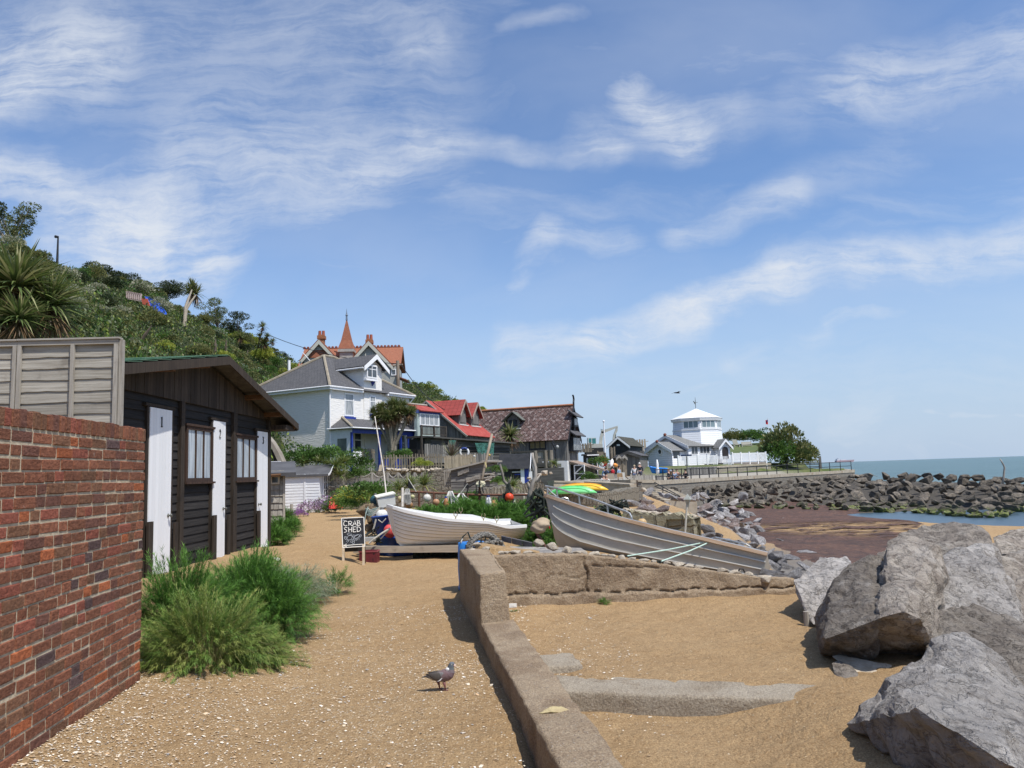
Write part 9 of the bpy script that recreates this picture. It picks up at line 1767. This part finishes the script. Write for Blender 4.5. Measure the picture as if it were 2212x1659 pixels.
q=MB(); q.loft([[ew(x+dx,y)+Vector((0,yy,0)) for dx,yy in((-w,-.2),(w,-.2),(w,.2),(-w,.2))] for x,y,w in((1297,962,3),(1298.5,945,3.2),(1302,932,3.4))]); q.loft([[ew(x,y+dy)+Vector((0,yy,0)) for dy,yy in((w,-.2),(-w,-.2),(-w,.2),(w,.2))] for x,y,w in((1299,933,3.2),(1306,931.5,3.4),(1322,926,2.6),(1334,921.5,1.8))]); q.build('boom',EX,t)
q=MB(); q.loft([[ew(x+dx,y)+Vector((0,yy,0)) for dx,yy in((-w,-.18),(w,-.18),(w,.18),(-w,.18))] for x,y,w in((1333,921,1.4),(1331,931,2.8),(1327,939,2.2),(1325,950,1.8))]); q.build('stick_arm',EX,t); q=MB(); q.tube([ew(1330,937),ew(1329,948)],.07,5); q.build('hydraulic_ram',METAL,t); q=MB(); q.tube([ew(1299,932),ew(1298,927),ew(1303,929)],.05,5); q.build('hose',BLACKP,t)
q=MB(); q.tube([atY(1307,978,82),atY(1304,911,82)],[.09,.05],8); q.ball(atY(1304,910,82),.12,8,6); single(q,'flag_pole',WTRIM,'tall bare white flagpole in front of the black shed','pole')
t=thing('flagpole','thin white pole flying a small red ensign beyond the lookout','flag',tuple(atY(1661.5,955,118))); B_=t.location.copy(); q=MB(); q.tube([(0,0,0),atY(1658.5,903,118)-B_],[.06,.035],6); q.build('pole',WTRIM,t); q=MB(); pts=[atY(x,y,118)-B_ for x,y in((1653.5,908),(1658.6,906.5),(1659,917),(1654.5,916.5))]; q.slab(pts,.03); fl_=q.build('ensign',mat('red_cloth',(.55,.015,.02),rough=.8),t); q=MB(); pts=[atY(x,y,117.9)-B_ for x,y in((1655.8,907.5),(1658.4,906.8),(1658.6,911.2),(1656,911.6))]; q.slab(pts,.02); q.build('blue_canton',mat('navy_cloth',(.02,.03,.15),rough=.8),fl_)
def bird():
 q=MB(); q.tube([(-.35,0,0),(-.15,0,.03),(.1,0,.03),(.3,0,0)],[.01,.06,.07,.02],8);
 for s in(-1,1): q.slab([(-.1,0,.04),(.12,0,.04),(.05,s*.45,.12),(-.08,s*.4,.10)],.015); q.slab([(-.08,s*.4,.10),(.05,s*.45,.12),(-.12,s*.85,.04)],.012)
 o=q.build('gull',mat('gull_dark',(.03,.03,.035)),None,True); o.location=atY(1463,849,70); o.rotation_euler=(0,0,.3); tag(o,'dark bird gliding in the sky above the lookout','bird')
bird()
def ship():
 p=atY(1826,996.8,5200); t=thing('cargo_ship','pale cargo ship far out on the horizon','ship',tuple((p.x,p.y,-2.05))); k=5200/FPX; m1=mat('ship_hull_hazed',(.42,.30,.32),rough=.8); m2=mat('ship_white',(.62,.62,.66),rough=.8)  # distance haze is put into the ship's pale colours
 q=MB(); q.prism([(-18*k,0),(17*k,0),(20*k,5.0*k),(-19*k,4.2*k)],0,30); q.build('hull',m1,t); q=MB(); q.box(-17*k,-11*k,2,28,4.2*k,7.5*k); q.box(-14*k,-12*k,2,28,7.5*k,9*k); q.build('bridge',m2,t)
 q=MB(); q.box(-9*k,3*k,3,27,4.3*k,6*k); q.build('deck_cargo',m2,t)
ship()
drift('driftwood_pole',[([(2166,1045,55),(2168,1030,55),(2170,1010,55),(2167,1003,55),(2160,991,55)],.08,.04)],'bent grey driftwood pole standing on the breakwater against the sea')
t=thing('lantern_post','grey diamond shaped lantern on a thin post above the yellow rubble wall','lantern',tuple(atY(1477,1125,14.3))); B_=t.location.copy(); q=MB(); q.tube([(0,0,-.3),atY(1484,1090,14.3)-B_],.018,6); q.build('post',ROPEW,t)
q=MB(); a=atY(1485,1066,14.3)-B_; b=atY(1485,1079,14.3)-B_; c_=atY(1487,1099,14.3)-B_; r4=[Vector((math.cos(x)*.09,math.sin(x)*.09,0)) for x in(.3,.3+PI/2,.3+PI,.3+1.5*PI)]
for i in range(4): q.face([a,b+r4[i],b+r4[(i+1)%4]]); q.face([c_,b+r4[(i+1)%4]*.75,b+r4[i]*.75])
q.build('lantern_head',mat('lantern_grey',(.36,.37,.33),(.28,.29,.25),scale=20,rough=.6),t)
for (x,y,Y,r,c,l) in [(1387,1130,12.9,.08,(.62,.42,.2),'dull orange float behind the gunwale of the grey boat')]: ballfloat(x,y,Y,r,c,l)
q=MB(); rg=random.Random(5)
for i in range(46): a=atY(1317+rg.uniform(-20,30),1098+rg.uniform(-7,6),15.5); q.tube([a,a+Vector((rg.uniform(-.2,.2),rg.uniform(-.1,.1),rg.uniform(-.05,.14))),a+Vector((rg.uniform(-.35,.35),0,rg.uniform(-.15,.0)))],.016,5)
single(q,'net_heap',NETD,'dark fishing net heap in the plants behind the rail of the grey boat','net')
q=MB()
for i in range(60): a=atY(1166+rg.uniform(-9,14),1085+rg.uniform(-16,22),14.5); q.tube([a,a+Vector((rg.uniform(-.1,.1),rg.uniform(-.1,.1),rg.uniform(-.05,.16))),a+Vector((rg.uniform(-.25,.25),0,rg.uniform(-.2,.0)))],.02,5)
single(q,'net_heap',NETD,'black netting draped behind the bow of the grey boat','net')
t=thing('deck_chair_wood','pale wooden low chair on the lawn above the picket fence','chair',tuple(atY(1592,966,120))); q=MB(); q.box(-.35,.35,-.1,.5,.3,.36); q.build('seat',mat('pale_wood',(.5,.47,.4),rough=.8),t); q=MB(); q.hexa([(-.5,-.1,.3),(.3,-.1,.3),(-.5,.0,.3),(.3,.0,.3),(-.75,-.1,1.2),(-.05,-.1,1.2),(-.75,0,1.2),(-.05,0,1.2)]); q.build('backrest',mat('pale_wood',(.5,.47,.4)),t)
for s in(-.35,.35): q=MB(); q.box(s-.04,s+.04,-.1,.5,-.2,.5); q.build('leg',mat('pale_wood',(.5,.47,.4)),t)
t=thing('garden_bench','pale wooden bench on the lawn beside the dark bushes','bench',tuple(atY(1614,963,120))); q=MB(); q.box(-.8,.8,0,.45,.0,.06); q.build('seat',mat('pale_wood',(.5,.47,.4)),t); q=MB(); q.box(-.8,.8,.42,.48,.2,.65); q.build('backrest',mat('pale_wood',(.5,.47,.4)),t)
for s in(-.72,.72): q=MB(); q.box(s-.05,s+.05,0,.45,-.45,.35); q.build('leg',mat('pale_wood',(.5,.47,.4)),t)
t=thing('field_gate','dark timber field gate with a post at the end of the promenade','gate',tuple(atY(1700,1014,106))); q=MB();
for z in(.2,.5,.8,1.05): q.box(.2,4.4,-.04,.04,z,z+.1)
q.build('bars',DGREYH,t)
for x in(.0,4.6): q=MB(); q.box(x-.14,x+.14,-.12,.12,-.2,1.6); q.build('gate_post',DGREYV,t)
# ================= hillside vegetation and garden plants =================
OLV=[(.075,.095,.030),(.11,.115,.038),(.055,.075,.025),(.14,.14,.05)]; DRK=[(.022,.035,.014),(.035,.05,.02),(.05,.062,.025)]; YEL=[(.20,.25,.045),(.28,.31,.05),(.14,.2,.035)]; GRN=[(.06,.12,.025),(.09,.16,.035),(.045,.085,.02)]; SAG=[(.16,.19,.10),(.11,.14,.06),(.20,.22,.13)]
sc_=lambda L,k:[tuple(min(.8,x*k) for x in c) for c in L]; OLV=sc_(OLV,1.5); GRN=sc_(GRN,1.35); SAG=sc_(SAG,1.35); YEL=sc_(YEL,1.3); DRK=sc_(DRK,1.4)
BV={}
for key,cols,tip,tf,n in(('olive',OLV,(.24,.23,.09),.12,2600),('dark',DRK,None,0,2600),('yellow',YEL,(.40,.40,.07),.25,2400),('green',GRN,None,0,2400),('pale',SAG,(.50,.48,.36),.45,2600),('white',GRN,(.66,.66,.56),.30,2200)):
 BV[key]=[bushmesh('crown',1000+i*7+len(BV)*31,n,(1,1,.85),.12,cols,LEAF,16,.42,.5,tip,tf) for i in range(3)]
def shrub(P,r,key,label,group,h=.9,name='hill_shrub',cat='shrub'):
 o=mkobj(name,rg.choice(BV[key]),None,P+Vector((0,0,r*.12)),rg.uniform(0,6.28),(r,r,r*h)); tag(o,label,cat,group); return o
rg=random.Random(77); GL={'olive':'rounded olive green shrub on the hillside','dark':'dark evergreen shrub near the top of the hillside','yellow':'yellow-green broom-like shrub on the lower hillside','green':'mid green leafy shrub on the hillside','pale':'shrub with pale cream-green leaf tips on the hillside','white':'shrub with white flower spikes on the hillside'}
GN={k:v.split(' shrub')[0]+' shrubs of the hillside' if k not in('pale','white') else {'pale':'pale-tipped shrubs of the hillside','white':'white-flowered shrubs of the hillside'}[k] for k,v in GL.items()}
cntk={}
for i in range(205):
 px=rg.uniform(-60,650) if i<180 else rg.uniform(640,1080); t=rg.uniform(0,1)**.9; P=hillpt(px,t)
 if px<640: w={'olive':3+4*t,'dark':.3+3*max(0,t-.6),'yellow':3*max(0,(px-250)/300)*(1-t*.7),'green':2.5,'pale':3.2*max(0,1-abs(px-180)/260),'white':1.4*(1-t) if px>200 else .3}
 else: w={'yellow':5,'green':2,'olive':1,'white':.6 if px<720 else .1,'dark':.5,'pale':.2}
 w={k:max(0,v) for k,v in w.items()}; k=rg.choices(list(w),list(w.values()))[0]; s=rg.uniform(15,30)*(1.2 if px<350 else .85); r=s*P.y/FPX
 if cntk.get(k,0)>290: continue
 cntk[k]=cntk.get(k,0)+1; shrub(P,min(r,2.9 if px<700 else 1.5),k,GL[k],GN[k],rg.uniform(.75,1.15))
for i in range(62):
 px=-60+i*18; P=hillpt(px,1.0); k='dark' if (150<px<300 and i%3) else rg.choice(['olive','green','olive','dark']) if px<640 else 'yellow'; shrub(P,rg.uniform(9,15)*P.y/FPX*(1 if px<640 else .7),k,GL[k]+' along its crest',GN[k]+' on the crest',.9)
rs=np.random.default_rng(12); n=130000; pxs=rs.uniform(-120,1080,n); HP=np.array([hillpt(float(a),float(b)) for a,b in zip(pxs[::10],rs.uniform(0,1,n//10))]); HP=np.repeat(HP,10,0)+rs.normal(size=(n,3))*np.array([.5,.5,.13])+np.array([0,0,.06])
cc=np.array(OLV+GRN+SAG[:2]+YEL[:1]); ci=rs.integers(0,len(cc),n//10); V=leafset(rs,HP,np.tile((0,-.4,.8),(n,1)),.24,.55); tag(npmesh('undergrowth',V,4,np.repeat(cc[ci],10,0)*rs.uniform(.6,1.1,n)[:,None],LEAF),'tangled low undergrowth covering the hillside between the shrubs','undergrowth',kind='stuff')
for (px,py,s,k,l) in [(165,655,36,'pale','large pale-tipped bush right of the spiky palms'),(255,672,34,'pale','big cream-tipped bush in the middle of the slope'),(110,600,34,'olive','wide olive bush behind the spiky palms'),(440,668,34,'olive','large rounded olive tree-like bush below the twin-trunk palm'),(390,640,26,'olive','rounded olive bush left of the twin-trunk palm top'),(320,697,13,'white','bush of upright white flower spikes below the blue sheeting'),(345,690,12,'white','white-flowered bush right under the end of the blue sheeting'),(375,725,14,'white','white-flowered bush in the middle of the lower slope'),(437,742,15,'white','white-flowered bush left of the dark flower spikes'),(470,722,14,'white','white-flowered bush just above the dark flower spikes'),(355,745,30,'yellow','bright yellow-green bush above the green hut roof'),(560,765,36,'yellow','yellow-green thicket left of the white house roof'),(500,760,24,'yellow','yellow-green bush behind the hut ridge'),(520,742,12,'white','white-flowered bush behind the yellow thicket'),(585,800,30,'green','dark green cypress-like bush beside the white house roof'),(300,770,24,'green','green bush just above the fence end')]:
 P=hillat(px,py+s*.4); shrub(P,s*P.y/FPX*.8,k,l,None,.95)
def tree(px,py,w,h,Y,key,label,lean=0,n=7,thin=False,base=None):
 """px,py top of crown, w/h crown size in photo px"""
 k=Y/FPX; c=atY(px,py+h*.5,Y); b=base if base is not None else Vector((c.x-lean*k,c.y,c.z-h*k*.9)); t=thing('tree',label,'tree',tuple(b)); r=random.Random(int(px)+99); q=MB(); C=c-b
 q.tube([(0,0,-.5),(C.x*.4,0,C.z*.4),(C.x*.7,0,C.z*.75)],[w*k*.05,w*k*.04,w*k*.028],7); tips=[]
 for i in range(n): a=Vector((C.x+r.uniform(-.5,.5)*w*k,r.uniform(-.4,.4)*w*k,C.z+r.uniform(-.45,.5)*h*k)); q.tube([(C.x*.5,0,C.z*.5),(C.x*.75+a.x*.2,a.y*.4,C.z*.7),a],[w*k*.025,w*k*.018,w*k*.007],5); tips.append(a)
 q.build('trunk',BARK,t); rs=np.random.default_rng(abs(int(px))); P_=[];N_=[]
 for a in tips+[Vector((C.x+r.uniform(-.3,.3)*w*k,0,C.z+r.uniform(-.2,.4)*h*k)) for _ in range(n//2)]:
  m=260 if thin else 480; d=rdir(rs,m); rr=(.17 if thin else .26)*w*k*rs.uniform(.3,1,m)**.5; P_.append(np.array(a)+d*rr[:,None]*np.array([1.15,1,.6])); N_.append(d)
 P_=np.concatenate(P_);N_=np.concatenate(N_); V=leafset(rs,P_,N_,max(.16,w*k*.035),.5); cols=np.array({'dark':DRK,'olive':OLV,'green':GRN}[key])[rs.integers(0,3,len(P_))]*rs.uniform(.8,1.2,len(P_))[:,None]
 npmesh('crown',V,4,cols,LEAF,parent=t); return t
tree(28,448,110,90,62,'olive','wind-swept brownish tree at the top left edge of the hill',0,14,True)
tree(-20,436,60,70,60,'dark','dark pine crown cut by the left edge of the picture',0,7)
tree(200,565,52,40,78,'dark','dark pine leaning out over the hill crest',-8,9); tree(245,590,70,28,80,'dark','low dark pine continuing the crest to the right',0,9); tree(360,614,70,22,88,'dark','flat-topped dark cedar on the crest left of the twin-trunk palm',0,9)
tree(470,640,70,70,93,'olive','thin-branched open tree right of the twin-trunk palm',0,12,True); tree(515,670,62,72,92,'dark','spreading wind-bent dark tree above the yellow thicket',0,14,True)
def rosette(name,seed,n,L,w,cols,down=.25,skirt=0):
 rs=np.random.default_rng(seed); d=rdir(rs,n); d[:,2]=np.where(d[:,2]<-.35,-d[:,2],d[:,2])+.25; V=blades(rs,np.zeros((n,3)),d,L*rs.uniform(.75,1.1,n),w,down*rs.uniform(.3,1.6,n),4); c=np.tile(np.array(cols)[rs.integers(0,len(cols),n)]*rs.uniform(.8,1.2,n)[:,None],(4,1))
 if skirt:
  d2=rdir(rs,skirt); d2[:,2]=-np.abs(d2[:,2])-.5; B=np.zeros((skirt,3)); B[:,2]=-L*.1*rs.uniform(0,1,skirt); V2=blades(rs,B,d2,L*.75*rs.uniform(.6,1.1,skirt),w*.8,.15,3); c2=np.tile(np.array([(.17,.10,.05),(.24,.15,.08),(.12,.075,.04)])[rs.integers(0,3,skirt)],(3,1)); V=np.concatenate([V,V2]); c=np.concatenate([c,c2])
 return npmesh(name,V,4,c,BLADE,linkit=False)
CG=[(.13,.17,.05),(.20,.23,.08),(.09,.13,.04),(.30,.29,.14)]
RO=[rosette('leaf_rosette',5+i,300,.95,.05,CG,.30,200) for i in range(3)]; RS=rosette('leaf_rosette',9,90,1.1,.09,CG,.35,40)
TRK=mat('palm_trunk',(.30,.26,.20),(.20,.17,.13),scale=8,rough=.9,bump=.01)
def palm(label,base,heads,tr,ml=None,sc=1,m=None,cat='palm tree'):
 """heads: list of (point, scale)"""
 t=thing('palm_tree',label,cat,tuple(base)); q=MB(); f=Vector((0,0,.35*sc*(heads[0][0]-base).length))
 for p,s in heads: v=p-base; q.tube([(0,0,-.4),(v.x*.15,v.y*.15,v.z*.35),(v.x*.6,v.y*.6,v.z*.7),tuple(v)],[tr,tr*.85,tr*.6,tr*.45],8)
 q.build('trunk',TRK,t)
 for i,(p,s) in enumerate(heads): s*=1.35 if base.y>40 else 1.15; o=mkobj('crown_rosette',(m or RO)[i%len(m or RO)],t,p-base,i*1.7,s)
 return t
def hd(l,Y): return [(atY(x,y,Y+dy),s) for x,y,s,dy in l]
palm('large spiky palm with green head and brown skirt at the far left above the fence',atY(45,745,13),hd([(36,622,.98,0)],13),.10); palm('spiky palm leaning right with drooping dead brown leaves above the fence',atY(70,745,13.4),hd([(108,662,.86,0)],13.4),.09); palm('smaller green spiky palm low behind the fence top at far left',atY(50,745,12.6),hd([(42,690,.62,0),(4,700,.6,.2),(-15,640,.8,.6)],12.6),.07)
palm('tall twin-trunk palm with bushy head standing on the hillside',hillat(398,706),hd([(412,632,1.05,0),(424,636,.9,.4),(415,625,.95,.2)],80),.16,m=[RS]) ;
for c_ in list(bpy.data.objects):
 if c_.name.startswith('crown_rosette') and c_.parent and 'twin-trunk' in c_.parent['label']: c_.scale=(1.2,1.2,1.7)
palm('small thin palm rising over the yellow thicket against the sky',hillat(556,760),hd([(567,706,.65,0),(562,727,.55,.2),(577,728,.55,-.2),(589,738,.5,.1),(571,742,.8,.3)],84),.12,m=[RS]); palm('small umbrella shaped palm left of the thin palm',hillat(520,740),hd([(520,728,.9,0)],84),.12,m=[RS])
palm('multi-branched palm tree with dense spiky crown in front of the blue veranda',atY(848,1000,50),hd([(828,897,.72,0),(845,885,.78,.3),(862,890,.78,-.2),(815,905,.62,.1),(880,900,.68,.4),(838,906,.62,-.5),(857,905,.7,.5),(890,888,.55,.2),(807,892,.5,.3),(870,878,.6,0),(820,886,.6,.2),(852,876,.7,.1),(843,898,.7,-.4),(884,893,.6,-.3),(827,880,.5,.3)],50),.13)
palm('single-headed palm in front of the lichened boathouse roof',atY(1099,975,66),hd([(1101.5,943,1.25,0)],66),.22)
pg=rosette('spiky_leaves',21,150,.8,.035,[(.16,.22,.06),(.26,.28,.09),(.11,.16,.04)],.35); pd=rosette('dry_leaves',22,120,.95,.03,[(.26,.20,.15),(.18,.13,.10),(.12,.15,.06)],.08)
for (x,y,Y,s,m,l) in [(690,998,40,.75,pg,'spiky yucca with brown top left of the white house corner'),(707,1004,40,.8,pg,'spiky green yucca by the corner downpipe'),(655,1003,40,.9,pg,'low spiky plant at the left end of the garden hedge'),(725,1008,39.6,1.1,pg,'large variegated spiky plant behind the white shed'),(741,1000,40,.9,pg,'spiky plant below the veranda side window'),(735,1028,39.4,.95,pg,'spiky plant leaning over the lattice fence by the shed'),(975,987,50,1.5,pd,'dry brown spiky flax behind the paling fence'),(884,1052,21.5,.75,pg,'fan-leaved plant left of the black triangular flag'),(915,1048,22,.8,pg,'fan-leaved plant right of the black triangular flag'),(862,1058,22,.7,pg,'low fan-leaved plant at the left end of the buoy rail'),(1197,1003,64,1.0,pg,'spiky plant at the foot of the scrolled lamp post'),(1108,1050,24,.6,pg,'tuft of strap leaves by the netting')]:
 tag(mkobj('spiky_plant',m,None,atY(x,y,Y),x,s),l,'plant')
def garden(px,py,Y,r,key,label,cat='bush',h=.8): p=atY(px,py,Y); o=shrub(p,r,key,label,None,h,'garden_bush',cat); return o
rg=random.Random(5)
for a in [(650,1006,41,1.2,'green','dense green hedge in front of the shaded house wall'),(690,1008,41,1.3,'green','green hedge middle part below the house corner'),(765,1018,41,1.2,'green','bright green bush right of the white shed roof'),(775,1035,40.6,.8,'green','bright green bush spilling over the lattice fence'),(862,996,49,.9,'green','light green bush at the foot of the veranda palm'),(912,1008,45.5,.6,'yellow','yellow-green bush growing on the garden wall'),(1073,1022,34.5,.42,'green','climbing green plant at the right end of the driftwood shed'),(1075,1046,33.5,.4,'green','green weeds under the black hut corner'),(1296,1006,76,1.1,'green','green bush below the curtained hut'),(1268,1038,72,.9,'green','green weeds beside the open black door'),(738,1094,36,.75,'green','low dark green bush by the red hull at the path end'),(770,1092,33,.9,'yellow','straggly green weeds left of the rope mound'),(755,1104,30,.6,'green','grassy tuft at the path edge beyond the chalkboard'),(790,1088,30,1.0,'green','weeds at the foot of the rubble wall behind the mound'),(715,1103,37,.5,'green','small rosette of leaves at the shed corner'),(1395,998,106,1.3,'olive','brownish ivy bush on the fence left of the lookout')]: garden(*a)
for a in [(1701,1001,104,3.7,'olive','large rounded olive green tamarisk at the end of the promenade',1.28),(1678,1003,103,2.6,'green','left shoulder of the tamarisk clump beside the white deck fence',1.2),(1731,1004,103,2.5,'olive','right side of the tamarisk clump over the railing',1.1)]: garden(*a[:6],cat='bush',h=a[6])
for a in [(1590,953,125,2.0,'olive','sparse olive hedge behind the low wooden chair'),(1622,953,125,2.2,'green','dark green hedge behind the garden bench'),(1647,955,124,2.2,'green','dark hedge between bench and tamarisk'),(1575,955,126,1.8,'olive','low brownish hedge beside the lookout porch')]: garden(*a)
q=MB(); P_=[atY(x,y,Y) for x,y,Y in((1545,985,104),(1660,975,104),(1662,955,128),(1545,962,128))]; q.face(P_); o=q.build('lawn',mat('lawn',(.07,.105,.03),(.11,.14,.045),scale=.6,rough=.95),None); tag(o,kind='structure')
FL=[bushmesh('flowers',900+i,2600,(1,1,.6),.075,[(.10,.13,.05),(.14,.16,.07)],LEAF,12,.45,.7,tp,.7) for i,tp in enumerate([(.50,.36,.52),(.42,.18,.50)])]
for (x,y,Y,r,m,l) in [(684,1107,25,.62,0,'wide mound of pale lilac flowers beside the white shed'),(627,1104,24,.45,0,'pale lilac flowers behind the short rope post'),(643,1117,22,.32,1,'small mound of vivid purple flowers at the path edge'),(714,1100,28,.3,0,'small patch of pale lilac flowers at the shed door')]:
 p=gp(x,y); tag(mkobj('flower_mound',FL[m],None,p,x,(r*p.y/24,r*p.y/24,r*p.y/24)),l,'flowers')
for i,(x,y,s,l) in enumerate([(610,1160,.9,'grassy green bush with yellow flowers beside the shingled hut'),(595,1178,.8,'grassy tuft right of the third hut door'),(632,1140,.6,'low green weeds with yellow dots at the path edge'),(612,1135,.8,'tall grass against the shingled hut wall')]):
 p=gp(x,y); tag(mkobj('bush',fb[i%3] if i!=3 else f1,None,p,i,s),l,'bush')
for i,(x,yt,yb) in enumerate([(630,1089,1114),(643,1074,1095),(697,1074.5,1099)]):
 p=gp(x,yb); k=p.y/FPX; t=thing('rope_post',['short grey post left of the lilac flowers','taller grey post with rope behind the lilac flowers','grey rope post beside the glazed shed doors'][i],'post',tuple(p)); q=MB(); q.tube([(0,0,-.1),(0,0,(yb-yt)*k)],.07,8); q.build('post_shaft',GREYV,t)
q=MB(); a=atY(643,1078,gp(643,1095).y); b=atY(696,1077,gp(697,1099).y); q.tube([a.lerp(b,j/8)+Vector((0,0,-.45*math.sin(PI*j/8))) for j in range(9)],.02,5); single(q,'sagging_rope',mat('dark_rope',(.03,.035,.03)),'dark rope sagging between the posts by the white shed','rope')
t=thing('red_hull','bright red upturned plastic hull half hidden behind the white shed','hull',tuple(atY(716,1098,37))); k=37/FPX; q=MB(); R_=[]
for i in range(9): s=i/8; w=.5*(1-s**2)+.02; R_.append([Vector((s*25*k,math.cos(a)*w,(1-s**1.8)*24*k*max(0,math.sin(a)))) for a in [PI*j/8 for j in range(9)]])
q.loft(R_,cap=False,closed=False); q.build('hull_shell',mat('red_hull',(.65,.06,.04),(.55,.04,.03),scale=2,rough=.5),t,True)
t=thing('street_lamp','black street lamp standing on the hill crest','street lamp',tuple(atY(124,556,69))); B_=t.location.copy(); q=MB(); q.tube([(0,0,-1),atY(125.5,512,69)-B_],[.12,.07],6); q.build('lamp_post',BLACKP,t); q=MB(); a=atY(126,512,69)-B_; b=atY(119,511,69)-B_; q.tube([a,b],[.10,.14],6); q.build('lamp_head',BLACKP,t)
HY=hillat(290,652).y-2.2; p=atY(288,640,HY); t=thing('hill_balcony','small pink and white timber balcony with red cloth on the hillside','balcony',tuple(p)); k=p.y/FPX; PK=painted('pink_white',(.55,.42,.38),(.4,.25,.2),.4)
for z in(-8,6,8.5): q=MB(); q.hexa([(-15*k,0,(z+3)*k),(16*k,0,(z-4)*k),(-15*k,.3,(z+3)*k),(16*k,.3,(z-4)*k),(-15*k,0,(z+4.2)*k),(16*k,0,(z-2.8)*k),(-15*k,.3,(z+4.2)*k),(16*k,.3,(z-2.8)*k)]); q.build('rail',PK,t)
for i in range(8): q=MB(); x=-15+i*4.4; q.box(x*k-.05,x*k+.05,0,.12,(-6-x*.22)*k,(9-x*.22)*k); q.build('baluster',PK,t)
q=MB(); q.slab([atY(x,y,HY-.5)-p for x,y in((308,657),(324,661),(318,645),(305,645))],.1); q.build('red_cloth',mat('red_sheet',(.45,.10,.06),rough=.9),t)
q=MB(); q.slab([atY(x,y,hillat(342,668).y-3+j) for x,y,j in((322,660,0),(344,678,0),(362,681,0),(347,656,1),(324,641,1),(312,640,1))],.12); single(q,'blue_sheeting',mat('blue_sheet',(.01,.06,.38),(.02,.09,.48),scale=1,rough=.8,bump=.1,bscale=2),'bright blue sheeting draped down the hillside below the balcony','sheeting')
for x,y0,y1,l in((543,687,735,'left'),(0,0,0,'')): pass
for (x0,y0,x1,y1,l) in [(465,770,466,730,'dark tall dead flower spike, left of the pair above the hut ridge'),(488,768,489,733,'dark tall dead flower spike, right of the pair above the hut ridge'),(526,795,536,755,'leaning dark flower spike beside the right slope of the hut roof'),(303,742,330,702,'leaning bare dark stem on the lower slope')]:
 P=hillat(x0,y0); k=P.y/FPX; a=P; b=P+Vector(((x1-x0)*k,0,(y0-y1)*k)); q=MB(); q.tube([a,a.lerp(b,.5),b],[.10,.13,.03],6); single(q,'flower_spike',mat('dead_spike',(.09,.07,.05),(.14,.11,.08),scale=3,rough=.9),l,'flower spike')
